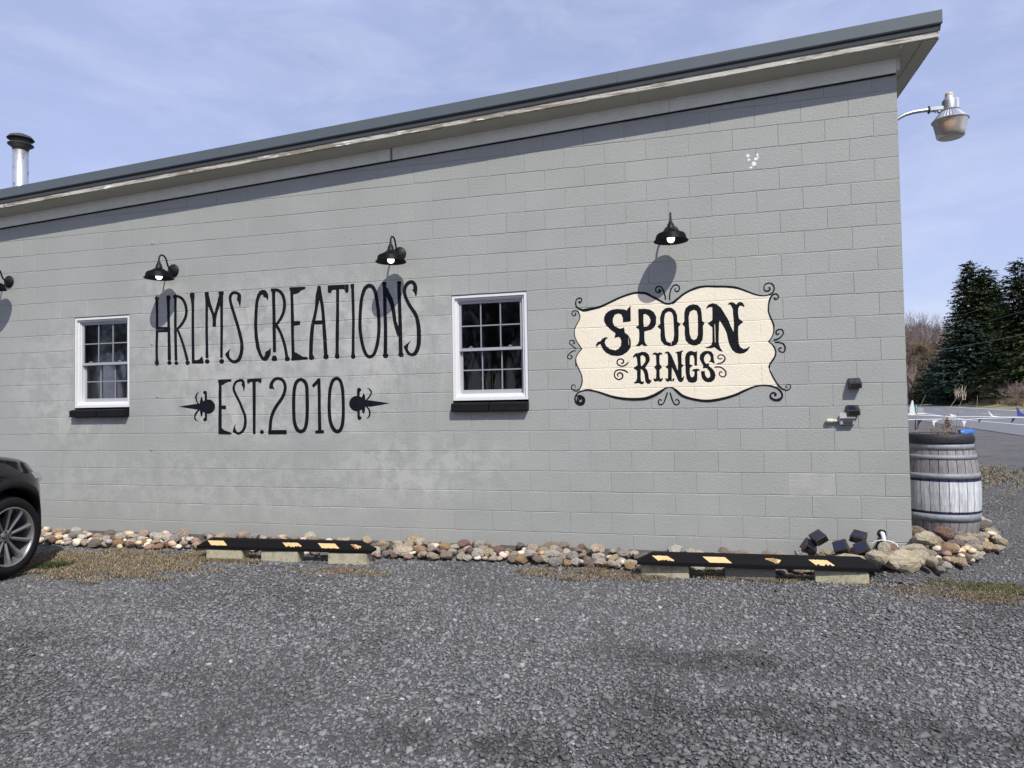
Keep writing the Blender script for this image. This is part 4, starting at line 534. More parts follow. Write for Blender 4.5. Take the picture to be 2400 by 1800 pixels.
    'b_l': [[[-5937,4868],[-5955,4863],[-5970,4855],[-5982,4846],[-5990,4832],[-5995,4815],[-5995,4798],[-5991,4784],[-5982,4770],[-5964,4754],[-5947,4749],[-5923,4751],[-5909,4759],[-5900,4773],[-5897,4790],[-5901,4801],[-5914,4819],[-5925,4821],[-5930,4815],[-5930,4805],[-5917,4787],[-5923,4774],[-5936,4767],[-5950,4765],[-5960,4769],[-5973,4787],[-5978,4804],[-5976,4818],[-5972,4828],[-5960,4841],[-5934,4850],[-5907,4849],[-5883,4840],[-5873,4831],[-5863,4819],[-5842,4777],[-5834,4742],[-5837,4712],[-5848,4678],[-5859,4654],[-5906,4578],[-5931,4531],[-5943,4494],[-5950,4453],[-5952,4412],[-5950,4378],[-5943,4340],[-5927,4292],[-5916,4264],[-5898,4229],[-5815,4093],[-5815,4089],[-5866,4033],[-5903,3980],[-5915,3956],[-5926,3926],[-5933,3896],[-5938,3858],[-5938,3821],[-5934,3749],[-5929,3742],[-5922,3742],[-5919,3745],[-5917,3752],[-5921,3820],[-5920,3858],[-5915,3902],[-5904,3939],[-5889,3969],[-5865,4006],[-5843,4032],[-5795,4082],[-5792,4088],[-5794,4095],[-5882,4232],[-5902,4270],[-5916,4305],[-5926,4336],[-5933,4367],[-5936,4401],[-5934,4459],[-5924,4500],[-5904,4544],[-5834,4660],[-5818,4707],[-5815,4741],[-5819,4769],[-5828,4793],[-5843,4821],[-5860,4843],[-5873,4854],[-5893,4863],[-5917,4868]]],
    'b_l2': [[[-5929,3865],[-5932,3858],[-5931,3831],[-5924,3797],[-5875,3679],[-5834,3593],[-5825,3565],[-5817,3521],[-5817,3463],[-5822,3416],[-5838,3362],[-5862,3311],[-5875,3294],[-5889,3281],[-5913,3269],[-5930,3268],[-5944,3269],[-5965,3275],[-5985,3285],[-6002,3296],[-6010,3304],[-6016,3325],[-6013,3349],[-6001,3364],[-5983,3373],[-5976,3373],[-5970,3371],[-5953,3355],[-5950,3344],[-5953,3320],[-5950,3316],[-5945,3317],[-5940,3351],[-5943,3361],[-5951,3371],[-5969,3385],[-5983,3388],[-6004,3381],[-6021,3369],[-6030,3356],[-6034,3339],[-6033,3315],[-6026,3295],[-6013,3281],[-5996,3269],[-5972,3257],[-5951,3250],[-5938,3247],[-5921,3247],[-5903,3251],[-5890,3256],[-5876,3265],[-5858,3281],[-5844,3300],[-5826,3331],[-5816,3354],[-5804,3388],[-5797,3422],[-5794,3449],[-5795,3490],[-5797,3521],[-5803,3555],[-5810,3582],[-5901,3789],[-5911,3820],[-5914,3861],[-5922,3867]]],
    'b_r': [[[-2160,4995],[-2175,4992],[-2190,4987],[-2219,4969],[-2239,4949],[-2258,4917],[-2274,4876],[-2282,4842],[-2293,4756],[-2298,4698],[-2296,4657],[-2288,4618],[-2270,4559],[-2227,4446],[-2216,4410],[-2210,4368],[-2208,4323],[-2213,4273],[-2220,4244],[-2230,4216],[-2257,4166],[-2305,4104],[-2307,4098],[-2303,4091],[-2249,4043],[-2236,4025],[-2224,4005],[-2208,3973],[-2198,3944],[-2191,3915],[-2189,3889],[-2193,3861],[-2205,3826],[-2222,3795],[-2274,3720],[-2296,3683],[-2308,3654],[-2315,3616],[-2312,3610],[-2303,3605],[-2297,3606],[-2291,3611],[-2282,3644],[-2277,3657],[-2199,3772],[-2179,3813],[-2166,3857],[-2163,3898],[-2165,3920],[-2170,3943],[-2177,3964],[-2187,3988],[-2204,4017],[-2217,4037],[-2243,4065],[-2286,4100],[-2254,4140],[-2237,4165],[-2218,4199],[-2205,4228],[-2196,4259],[-2189,4300],[-2184,4354],[-2185,4392],[-2188,4415],[-2195,4441],[-2245,4571],[-2264,4626],[-2272,4668],[-2273,4707],[-2266,4777],[-2256,4824],[-2227,4909],[-2216,4931],[-2204,4946],[-2191,4959],[-2179,4967],[-2167,4972],[-2155,4974],[-2143,4973],[-2134,4970],[-2125,4962],[-2117,4951],[-2110,4938],[-2109,4925],[-2116,4909],[-2127,4899],[-2139,4893],[-2148,4891],[-2151,4895],[-2153,4905],[-2156,4912],[-2162,4916],[-2168,4918],[-2180,4915],[-2187,4907],[-2189,4894],[-2184,4884],[-2175,4879],[-2166,4878],[-2155,4870],[-2149,4869],[-2137,4870],[-2119,4878],[-2103,4890],[-2094,4906],[-2090,4921],[-2090,4933],[-2093,4946],[-2104,4966],[-2116,4980],[-2128,4989],[-2142,4994]]],
    'b_r2': [[[-2287,3695],[-2293,3689],[-2302,3619],[-2302,3590],[-2297,3558],[-2282,3510],[-2255,3443],[-2227,3385],[-2195,3328],[-2158,3272],[-2126,3234],[-2095,3206],[-2057,3185],[-2018,3174],[-1998,3172],[-1986,3175],[-1974,3180],[-1958,3191],[-1944,3207],[-1933,3222],[-1928,3244],[-1930,3268],[-1939,3285],[-1950,3292],[-1977,3296],[-1997,3293],[-2006,3287],[-2013,3279],[-2022,3257],[-2023,3247],[-2017,3237],[-1987,3225],[-1983,3227],[-1983,3233],[-2008,3246],[-2011,3250],[-2004,3268],[-1998,3275],[-1989,3280],[-1971,3280],[-1956,3276],[-1948,3270],[-1944,3257],[-1944,3242],[-1948,3229],[-1968,3207],[-1976,3201],[-1991,3195],[-2006,3194],[-2018,3196],[-2050,3209],[-2082,3229],[-2108,3252],[-2137,3286],[-2167,3329],[-2196,3381],[-2224,3435],[-2255,3503],[-2272,3548],[-2280,3580],[-2282,3606],[-2273,3685],[-2275,3691],[-2278,3695]]],
    'b_bl': [[[-2459,3295],[-2499,3291],[-2544,3284],[-2617,3263],[-2761,3207],[-2863,3159],[-2916,3137],[-3009,3107],[-3083,3087],[-3186,3064],[-3279,3048],[-3363,3038],[-3416,3036],[-3473,3037],[-3560,3047],[-3673,3068],[-3726,3083],[-3773,3098],[-3839,3124],[-3876,3145],[-3902,3165],[-3961,3223],[-3995,3249],[-4027,3270],[-4046,3280],[-4065,3287],[-4097,3291],[-4164,3291],[-4183,3287],[-4206,3280],[-4406,3169],[-4448,3151],[-4533,3120],[-4583,3107],[-4638,3099],[-4746,3094],[-4829,3095],[-4944,3102],[-5017,3110],[-5083,3120],[-5179,3140],[-5245,3157],[-5455,3231],[-5583,3267],[-5630,3277],[-5671,3282],[-5711,3282],[-5749,3279],[-5797,3270],[-5838,3259],[-5866,3248],[-5890,3236],[-5914,3217],[-5939,3189],[-5955,3164],[-5967,3137],[-5972,3106],[-5970,3075],[-5959,3034],[-5946,3009],[-5936,2996],[-5922,2986],[-5854,2955],[-5848,2955],[-5844,2957],[-5841,2965],[-5817,2968],[-5793,2978],[-5779,2989],[-5770,3001],[-5758,3027],[-5752,3058],[-5751,3075],[-5757,3102],[-5766,3119],[-5786,3141],[-5807,3157],[-5840,3174],[-5853,3176],[-5867,3176],[-5922,3161],[-5926,3163],[-5904,3193],[-5878,3216],[-5845,3232],[-5808,3244],[-5760,3253],[-5709,3256],[-5671,3254],[-5614,3244],[-5546,3226],[-5466,3200],[-5296,3133],[-5233,3112],[-5157,3090],[-5090,3075],[-5021,3062],[-4948,3053],[-4833,3044],[-4748,3041],[-4669,3043],[-4600,3048],[-4545,3058],[-4495,3072],[-4404,3107],[-4338,3143],[-4268,3189],[-4240,3212],[-4204,3246],[-4187,3258],[-4168,3267],[-4152,3271],[-4132,3274],[-4107,3274],[-4081,3269],[-4058,3257],[-4043,3244],[-4003,3197],[-3933,3127],[-3903,3104],[-3884,3093],[-3837,3071],[-3787,3054],[-3712,3032],[-3568,3001],[-3477,2990],[-3418,2987],[-3362,2989],[-3271,3000],[-3175,3017],[-3069,3043],[-2964,3074],[-2874,3108],[-2629,3225],[-2561,3252],[-2517,3263],[-2472,3269],[-2427,3271],[-2382,3270],[-2340,3266],[-2298,3259],[-2257,3248],[-2218,3234],[-2192,3221],[-2168,3205],[-2145,3183],[-2129,3163],[-2113,3138],[-2104,3115],[-2101,3096],[-2102,3080],[-2108,3068],[-2122,3052],[-2139,3040],[-2158,3031],[-2176,3027],[-2194,3025],[-2218,3028],[-2236,3035],[-2253,3045],[-2265,3056],[-2272,3065],[-2277,3084],[-2277,3097],[-2274,3106],[-2262,3119],[-2242,3128],[-2230,3130],[-2223,3124],[-2222,3121],[-2229,3108],[-2230,3099],[-2228,3089],[-2220,3080],[-2211,3076],[-2202,3076],[-2193,3080],[-2185,3088],[-2178,3110],[-2180,3120],[-2206,3149],[-2217,3157],[-2229,3160],[-2238,3159],[-2250,3156],[-2268,3148],[-2293,3130],[-2300,3119],[-2306,3104],[-2309,3081],[-2308,3059],[-2300,3040],[-2284,3020],[-2255,2999],[-2231,2988],[-2198,2980],[-2172,2979],[-2148,2982],[-2136,2985],[-2112,2999],[-2100,3011],[-2086,3030],[-2076,3051],[-2072,3064],[-2070,3077],[-2070,3099],[-2078,3137],[-2089,3163],[-2115,3198],[-2147,3227],[-2176,3247],[-2209,3262],[-2250,3275],[-2312,3289],[-2357,3294],[-2405,3297]],[[-5900,3146],[-5881,3145],[-5888,3143],[-5905,3129],[-5915,3115],[-5922,3098],[-5925,3075],[-5920,3034],[-5921,3031],[-5928,3044],[-5938,3071],[-5942,3095],[-5943,3119],[-5936,3139],[-5923,3143]],[[-5862,3141],[-5857,3141],[-5841,3127],[-5822,3103],[-5815,3086],[-5817,3066],[-5822,3049],[-5829,3037],[-5850,3029],[-5857,3029],[-5862,3033],[-5879,3060],[-5888,3087],[-5887,3094],[-5882,3105],[-5879,3106],[-5878,3104],[-5878,3091],[-5876,3084],[-5870,3077],[-5862,3073],[-5849,3071],[-5838,3074],[-5830,3080],[-5825,3090],[-5826,3100],[-5828,3107],[-5858,3140]]],
    's1': [[[-4289,5262],[-4309,5255],[-4329,5241],[-4340,5227],[-4346,5211],[-4348,5185],[-4344,5161],[-4334,5144],[-4315,5126],[-4293,5114],[-4277,5113],[-4254,5120],[-4237,5135],[-4231,5148],[-4231,5168],[-4236,5183],[-4246,5193],[-4259,5195],[-4281,5193],[-4288,5188],[-4290,5181],[-4285,5160],[-4279,5152],[-4267,5147],[-4283,5141],[-4295,5143],[-4311,5154],[-4321,5165],[-4324,5176],[-4325,5193],[-4321,5210],[-4315,5219],[-4306,5227],[-4293,5234],[-4280,5237],[-4264,5237],[-4248,5231],[-4235,5222],[-4225,5207],[-4196,5139],[-4172,5058],[-4167,5031],[-4163,4988],[-4159,4981],[-4154,4978],[-4147,4979],[-4141,4986],[-4144,5050],[-4162,5124],[-4173,5158],[-4187,5192],[-4206,5225],[-4218,5240],[-4227,5247],[-4241,5255],[-4257,5261],[-4276,5263]]],
    's2': [[[-3973,5273],[-3995,5264],[-4018,5244],[-4042,5211],[-4061,5172],[-4073,5130],[-4086,5057],[-4089,5024],[-4089,4978],[-4086,4971],[-4080,4968],[-4072,4970],[-4069,4977],[-4067,5030],[-4062,5066],[-4047,5135],[-4033,5174],[-4016,5205],[-3999,5228],[-3985,5240],[-3970,5248],[-3957,5249],[-3944,5248],[-3919,5238],[-3903,5224],[-3897,5205],[-3897,5186],[-3902,5169],[-3916,5150],[-3931,5140],[-3941,5141],[-3953,5147],[-3960,5153],[-3963,5160],[-3965,5173],[-3949,5189],[-3950,5195],[-3952,5198],[-3955,5200],[-3962,5199],[-3980,5184],[-3984,5171],[-3979,5147],[-3970,5134],[-3951,5121],[-3935,5116],[-3925,5116],[-3912,5120],[-3899,5131],[-3887,5145],[-3878,5161],[-3873,5178],[-3873,5197],[-3876,5214],[-3882,5231],[-3889,5241],[-3900,5252],[-3917,5263],[-3941,5272],[-3957,5275]]],
    's3': [[[-6010,4280],[-6024,4276],[-6038,4268],[-6046,4260],[-6051,4250],[-6054,4236],[-6053,4219],[-6045,4195],[-6023,4170],[-5955,4118],[-5918,4093],[-5908,4094],[-5905,4101],[-5908,4108],[-5952,4137],[-5995,4169],[-6020,4191],[-6032,4208],[-6037,4232],[-6035,4243],[-6031,4250],[-6017,4259],[-5997,4262],[-5980,4255],[-5965,4243],[-5960,4233],[-5960,4216],[-5983,4203],[-5986,4196],[-5984,4189],[-5978,4186],[-5953,4192],[-5943,4199],[-5936,4211],[-5935,4232],[-5942,4253],[-5959,4268],[-5986,4280],[-5996,4282]]],
    's4': [[[-5959,4067],[-5973,4065],[-5990,4059],[-6025,4038],[-6060,4010],[-6091,3975],[-6098,3962],[-6103,3945],[-6102,3928],[-6097,3911],[-6087,3900],[-6080,3895],[-6066,3890],[-6045,3888],[-6028,3891],[-6014,3898],[-6000,3911],[-5990,3927],[-5989,3941],[-5996,3958],[-6007,3972],[-6020,3976],[-6044,3969],[-6049,3963],[-6047,3957],[-6044,3955],[-6023,3956],[-6020,3954],[-6011,3938],[-6012,3931],[-6019,3921],[-6028,3913],[-6038,3908],[-6062,3909],[-6072,3913],[-6076,3916],[-6081,3927],[-6082,3941],[-6079,3951],[-6071,3964],[-6057,3982],[-6038,4001],[-5994,4032],[-5970,4044],[-5932,4049],[-5926,4051],[-5923,4058],[-5928,4067]]],
    's5': [[[-2103,4328],[-2121,4325],[-2136,4319],[-2160,4303],[-2168,4293],[-2173,4280],[-2174,4255],[-2168,4234],[-2160,4222],[-2142,4214],[-2133,4212],[-2124,4214],[-2115,4220],[-2102,4236],[-2101,4245],[-2105,4251],[-2111,4252],[-2117,4249],[-2130,4233],[-2141,4238],[-2146,4244],[-2149,4257],[-2148,4273],[-2145,4282],[-2128,4296],[-2104,4306],[-2083,4307],[-2071,4304],[-2062,4300],[-2055,4291],[-2048,4275],[-2046,4259],[-2046,4246],[-2049,4234],[-2057,4218],[-2071,4200],[-2083,4188],[-2107,4169],[-2141,4150],[-2162,4143],[-2204,4136],[-2210,4129],[-2210,4123],[-2207,4116],[-2199,4112],[-2151,4119],[-2123,4129],[-2093,4149],[-2069,4169],[-2047,4192],[-2033,4214],[-2025,4233],[-2023,4255],[-2027,4280],[-2038,4305],[-2050,4317],[-2064,4325],[-2082,4329]]],
    's6': [[[-2175,4092],[-2184,4089],[-2188,4082],[-2187,4073],[-2182,4067],[-2176,4065],[-2123,4063],[-2087,4055],[-2070,4049],[-2058,4042],[-2043,4026],[-2028,3994],[-2024,3978],[-2022,3962],[-2024,3943],[-2028,3924],[-2032,3914],[-2041,3906],[-2056,3900],[-2068,3900],[-2085,3908],[-2103,3923],[-2111,3940],[-2113,3949],[-2112,3952],[-2093,3962],[-2090,3957],[-2084,3953],[-2075,3953],[-2069,3958],[-2067,3966],[-2071,3976],[-2086,3988],[-2092,3988],[-2107,3981],[-2126,3969],[-2132,3959],[-2134,3953],[-2130,3931],[-2118,3908],[-2095,3889],[-2071,3878],[-2050,3878],[-2029,3887],[-2016,3898],[-2007,3913],[-2001,3932],[-1997,3954],[-1997,3973],[-2000,3993],[-2008,4015],[-2018,4034],[-2030,4051],[-2039,4060],[-2054,4070],[-2072,4077],[-2119,4089]]],
    's7': [[[-4166,3190],[-4172,3186],[-4176,3180],[-4226,3029],[-4241,2996],[-4254,2980],[-4274,2969],[-4294,2964],[-4307,2969],[-4318,2981],[-4323,2991],[-4323,3004],[-4320,3024],[-4315,3036],[-4305,3041],[-4292,3043],[-4276,3024],[-4270,3024],[-4266,3030],[-4266,3035],[-4274,3050],[-4282,3059],[-4291,3062],[-4308,3061],[-4319,3057],[-4329,3051],[-4335,3044],[-4341,3031],[-4345,3015],[-4346,2992],[-4343,2978],[-4336,2965],[-4328,2955],[-4317,2947],[-4307,2942],[-4294,2940],[-4278,2942],[-4265,2947],[-4252,2953],[-4238,2963],[-4222,2983],[-4197,3038],[-4169,3110],[-4150,3169],[-4148,3179],[-4152,3186],[-4160,3190]]],
    's8': [[[-4114,3186],[-4120,3178],[-4120,3172],[-4091,3060],[-4080,3027],[-4068,2997],[-4056,2974],[-4046,2958],[-4033,2947],[-4020,2940],[-4005,2935],[-3989,2935],[-3976,2938],[-3956,2947],[-3943,2959],[-3934,2971],[-3931,2984],[-3931,3001],[-3938,3024],[-3947,3040],[-3957,3050],[-3970,3056],[-3986,3060],[-3998,3058],[-4009,3051],[-4018,3039],[-4020,3032],[-4017,3022],[-4011,3012],[-4006,3011],[-4003,3015],[-4007,3028],[-3999,3038],[-3989,3040],[-3973,3034],[-3964,3024],[-3959,3011],[-3956,2991],[-3957,2982],[-3972,2966],[-3982,2961],[-3991,2958],[-4010,2963],[-4026,2975],[-4041,3000],[-4056,3036],[-4096,3181],[-4104,3188]]],
    's9': [[[-5052,3875],[-5082,3866],[-5102,3853],[-5110,3843],[-5118,3826],[-5123,3799],[-5120,3776],[-5108,3752],[-5088,3732],[-5062,3718],[-5032,3709],[-5009,3706],[-4986,3709],[-4956,3720],[-4929,3734],[-4912,3749],[-4884,3785],[-4882,3792],[-4884,3798],[-4891,3804],[-4900,3802],[-4938,3760],[-4958,3748],[-4978,3740],[-5008,3733],[-5035,3737],[-5054,3743],[-5071,3753],[-5081,3761],[-5091,3775],[-5096,3788],[-5097,3799],[-5095,3812],[-5089,3829],[-5077,3842],[-5052,3850],[-5036,3852],[-5023,3848],[-5003,3836],[-4995,3826],[-4998,3812],[-5009,3792],[-5031,3786],[-5036,3780],[-5037,3773],[-5031,3766],[-5004,3763],[-4991,3767],[-4980,3778],[-4973,3795],[-4968,3811],[-4968,3828],[-4972,3838],[-4982,3852],[-5002,3866],[-5019,3873],[-5035,3876]]],
    's10': [[[-5085,3663],[-5105,3660],[-5129,3652],[-5147,3641],[-5161,3625],[-5171,3605],[-5178,3578],[-5180,3548],[-5176,3524],[-5168,3504],[-5156,3486],[-5133,3466],[-5110,3453],[-5090,3447],[-5077,3446],[-5057,3450],[-5037,3458],[-5011,3476],[-4999,3493],[-4991,3522],[-4992,3549],[-4997,3563],[-5006,3576],[-5027,3597],[-5047,3605],[-5057,3606],[-5073,3603],[-5090,3597],[-5104,3589],[-5111,3583],[-5117,3573],[-5120,3556],[-5117,3536],[-5112,3525],[-5102,3517],[-5079,3517],[-5072,3521],[-5072,3528],[-5075,3532],[-5092,3536],[-5094,3539],[-5096,3559],[-5094,3565],[-5089,3569],[-5064,3577],[-5054,3577],[-5047,3574],[-5029,3557],[-5022,3540],[-5022,3520],[-5027,3503],[-5038,3490],[-5056,3478],[-5080,3471],[-5100,3475],[-5122,3490],[-5141,3510],[-5151,3530],[-5155,3557],[-5153,3581],[-5144,3604],[-5136,3614],[-5126,3623],[-5109,3631],[-5089,3636],[-5066,3638],[-5039,3637],[-5006,3630],[-4970,3617],[-4951,3606],[-4915,3580],[-4908,3580],[-4901,3583],[-4897,3590],[-4898,3597],[-4901,3602],[-4939,3635],[-4969,3650],[-4999,3659],[-5026,3663],[-5055,3665]]],
    's11': [[[-3163,3890],[-3176,3888],[-3188,3883],[-3201,3874],[-3214,3861],[-3219,3852],[-3221,3843],[-3220,3830],[-3216,3817],[-3205,3803],[-3188,3794],[-3166,3789],[-3150,3791],[-3129,3807],[-3127,3814],[-3129,3817],[-3131,3819],[-3137,3820],[-3156,3811],[-3162,3809],[-3181,3814],[-3192,3819],[-3198,3826],[-3201,3836],[-3200,3845],[-3189,3858],[-3170,3867],[-3145,3868],[-3127,3862],[-3116,3855],[-3106,3844],[-3098,3832],[-3094,3819],[-3097,3796],[-3110,3771],[-3130,3752],[-3152,3737],[-3174,3728],[-3227,3722],[-3233,3717],[-3233,3707],[-3230,3703],[-3224,3701],[-3187,3703],[-3162,3706],[-3143,3712],[-3121,3723],[-3099,3740],[-3086,3754],[-3076,3773],[-3069,3799],[-3069,3818],[-3075,3839],[-3087,3858],[-3103,3874],[-3117,3883],[-3136,3889]]],
    's12': [[[-3237,3664],[-3274,3658],[-3279,3652],[-3281,3646],[-3278,3639],[-3275,3635],[-3265,3634],[-3209,3640],[-3188,3636],[-3166,3629],[-3142,3615],[-3121,3596],[-3101,3572],[-3089,3553],[-3084,3533],[-3085,3511],[-3094,3491],[-3108,3475],[-3118,3470],[-3136,3472],[-3157,3480],[-3170,3491],[-3178,3503],[-3182,3513],[-3183,3523],[-3182,3533],[-3178,3542],[-3175,3546],[-3150,3536],[-3144,3537],[-3138,3541],[-3135,3547],[-3137,3556],[-3143,3561],[-3152,3563],[-3168,3568],[-3180,3568],[-3190,3561],[-3198,3546],[-3203,3530],[-3203,3514],[-3196,3494],[-3185,3478],[-3170,3464],[-3143,3451],[-3115,3447],[-3099,3453],[-3077,3472],[-3068,3484],[-3060,3500],[-3056,3526],[-3060,3552],[-3069,3572],[-3087,3598],[-3111,3622],[-3135,3640],[-3162,3655],[-3190,3663],[-3209,3666]]],
    'panel': [[[-3251,5190],[-3499,5165],[-3712,5107],[-3890,5009],[-4066,4903],[-4153,4900],[-4156,4901],[-4284,4959],[-4435,5050],[-4590,5130],[-4768,5131],[-4994,5082],[-5244,4975],[-5479,4885],[-5697,4849],[-5843,4897],[-5845,4895],[-5836,4826],[-5826,4734],[-5887,4610],[-5936,4472],[-5936,4356],[-5884,4217],[-5802,4087],[-5875,4007],[-5931,3894],[-5931,3891],[-5919,3798],[-5848,3636],[-5798,3495],[-5812,3360],[-5867,3272],[-5829,3262],[-5669,3267],[-5487,3224],[-5217,3128],[-4949,3078],[-4637,3072],[-4617,3077],[-4437,3124],[-4280,3211],[-4191,3271],[-4117,3283],[-4050,3268],[-3869,3112],[-3678,3047],[-3446,3012],[-3212,3034],[-2940,3105],[-2729,3199],[-2542,3271],[-2359,3281],[-2189,3241],[-2188,3242],[-2166,3305],[-2253,3470],[-2280,3642],[-2214,3748],[-2171,3874],[-2171,3877],[-2217,4006],[-2296,4092],[-2298,4096],[-2233,4182],[-2195,4308],[-2206,4462],[-2259,4583],[-2280,4680],[-2263,4855],[-2237,4946],[-2241,4949],[-2313,4965],[-2457,4978],[-2619,5044],[-2825,5137],[-3033,5178],[-3241,5190]]],
}
for k in ('H1','R1','L1','M1','S1','C2','R2','E2','A2','T2','I2','O2','N2','S2','E3','S3','T3','.3','23','03','13','04'):
    paint('painted_letter', LET[k], M['paint'], building, 0.0016)
for k in ('P1', 'P2'): paint('spearhead_ornament', LET[k], M['paint'], building, 0.0016)
panel = paint('cream_sign_panel', LET['panel'], M['cream'], building, 0.0016)
for k in ('sS','sP','sO1','sO2','sN','rR','rI','rN','rG','rS'): paint('painted_letter', LET[k], M['paint'], panel, 0.0028)
for i in range(1, 13): paint('painted_scroll', LET['s%d' % i], M['paint'], panel, 0.0028)
for k, o in (('b_tl', .0028), ('b_tr', .0031), ('b_l', .0034), ('b_l2', .0037), ('b_r', .0040), ('b_r2', .0043), ('b_bl', .0046)): paint('painted_border', LET[k], M['paint'], panel, o)
# paint chip high on the wall, anchor bolts
ch = MB()
for (cx, cz, r) in ((-1.285, 3.815, .018), (-1.275, 3.775, .014), (-1.20, 3.815, .014), (-1.215, 3.775, .020), (-1.235, 3.735, .024), (-1.26, 3.70, .014), (-1.195, 3.79, .010)):
    n = 11; ch.add([(cx + r * random.uniform(.5, 1.2) * math.cos(a * 2 * math.pi / n), -.0016, cz + r * random.uniform(.5, 1.2) * math.sin(a * 2 * math.pi / n)) for a in range(n)], [tuple(range(n))])
ch.build('chipped_paint', M['flagw'], building)
def wx(u, v, Y=0.0):
    d = RX * ((u - 1200) / 1600) + DN * ((v - 900) / 1600) + FW; t = (Y - CP.y) / d.y; return CP + d * t
for u, v in ((357, 570), (370, 689), (356, 806), (369, 929), (355, 1053)):
    p = wx(u, v); b = MB(); mm = rotm(x=math.pi / 2, t=(p.x, 0, p.z)); b.lathe([(.020, -.002), (.020, .003), (.010, .005), (.009, .009), (0, .010)], 12, m=mm, smooth=False); b.build('anchor_bolt', M['mortar'], building)
# ---- windows
def make_window(x0, x1, idx):
    cx = (x0 + x1) / 2; zb = 1.553; zt = WZ1 - 0.006
    fr = MB(); X0, X1 = x0 + .004, x1 - .004
    def ring(xa, xb, za, zb_, w, y0, y1, wb=None, wt=None):
        wb = wb or w; wt = wt or w
        fr.box((xa, y0, za), (xb, y1, za + wb)); fr.box((xa, y0, zb_ - wt), (xb, y1, zb_))
        fr.box((xa, y0, za + wb), (xa + w, y1, zb_ - wt)); fr.box((xb - w, y0, za + wb), (xb, y1, zb_ - wt))
    ring(X0, X1, zb, zt, .028, .010, .075, .034, .026)
    ring(X0 + .028, X1 - .028, zb + .034, zt - .026, .022, .032, .12, .024, .018)
    ring(X0 + .050, X1 - .050, zb + .058, zt - .044, .010, .05, .15, .010, .012)
    win = fr.build('window', M['white'], building)
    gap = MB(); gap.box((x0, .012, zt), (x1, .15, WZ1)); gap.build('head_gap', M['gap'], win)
    xa, xb = X0 + .060, X1 - .060; za, zc = zb + .068, zt - .058; mid = za + (zc - za) * .475
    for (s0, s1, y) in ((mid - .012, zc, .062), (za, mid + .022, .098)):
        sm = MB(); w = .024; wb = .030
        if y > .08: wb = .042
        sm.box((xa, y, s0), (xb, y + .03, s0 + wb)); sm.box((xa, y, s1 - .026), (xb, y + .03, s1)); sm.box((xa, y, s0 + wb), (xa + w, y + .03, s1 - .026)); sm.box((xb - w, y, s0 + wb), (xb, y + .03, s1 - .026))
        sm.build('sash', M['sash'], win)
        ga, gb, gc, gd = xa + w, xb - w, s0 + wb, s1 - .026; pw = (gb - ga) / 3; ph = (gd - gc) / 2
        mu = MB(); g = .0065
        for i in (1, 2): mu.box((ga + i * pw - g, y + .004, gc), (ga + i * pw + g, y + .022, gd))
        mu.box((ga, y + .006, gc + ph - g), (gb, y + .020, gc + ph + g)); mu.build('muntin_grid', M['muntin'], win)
        for i in range(3):
            for j in range(2):
                p = MB(); p.box((0, 0, 0), (pw - 2 * g if i == 1 else pw - g, .004, ph - g)); px = ga + i * pw + (g if i else 0); pz = gc + j * (ph + (g if j else 0))
                p.build('pane', M['glass'], win, loc=(px, y + .011, pz))
        if y < .08:
            for fx in (.18, .80):
                l = MB(); lx = xa + (xb - xa) * fx; l.box((lx - .022, y - .004, s0 + wb + .0005), (lx + .022, y + .018, s0 + wb + .010)); l.box((lx - .010, y - .010, s0 + wb + .010), (lx + .014, y + .012, s0 + wb + .018)); l.build('sash_latch', M['elec'], win, bevel=.002)
    for (a, b) in ((x0 + .003, cx - .004), (cx + .004, x1 - .003)):
        s = MB(); s.prism([(.12, WZ0 + .003), (-.070, WZ0 + .003), (-.070, WZ0 + .078), (-.064, WZ0 + .084), (.12, WZ0 + .112)], 0, a, b); o = s.build('sill_brick', M['sill'], win, bevel=.006)
    return win
w1 = make_window(*WIN[0], 0); w2 = make_window(*WIN[1], 1)
# rooms behind the windows
for k, (a, b) in enumerate(WIN):
    r = MB(); x0, x1, y1, z1 = a - .8, b + 1.0, 3.2, 2.75
    if k == 1: x1 = b + 2.2
    r.add([(x0, .2, .2), (x1, .2, .2), (x1, y1, .2), (x0, y1, .2), (x0, .2, z1), (x1, .2, z1), (x1, y1, z1), (x0, y1, z1)], [(0, 1, 2, 3), (7, 6, 5, 4), (1, 5, 6, 2), (2, 6, 7, 3), (3, 7, 4, 0)])
    r.build('interior_room', M['room'], building)
t = thing('cardboard_panel', 'pale green-grey board standing inside the left window behind its lower panes', 'board', (-8.98, .30, 1.6))
b = MB(); b.box((0, 0, 0), (.16, .012, .17)); b.build('board_sheet', M['board'], t); b = MB(); b.box((.01, .014, .34), (.14, .024, .64)); b.build('board_sheet', M['board'], t)
t = thing('reed_bundle', 'thin brass coloured reeds standing on the inside ledge of the right window', 'reeds', (-3.93, .26, 1.5))
for dx, tz, l in ((-.10, -.35, .30), (-.06, -.2, .34), (0, 0, .32), (.03, .06, .36), (.07, .22, .34)):
    b = MB(); b.tube([(dx * .2, 0, 0), (dx, .01 * dx, l)], .003, 5); b.build('reed', M['gold'], t)
b = MB(); b.lathe([(0, 0), (.035, 0), (.04, .05), (.02, .09), (.016, .10)], 12); b.build('vase', M['galv'], t)
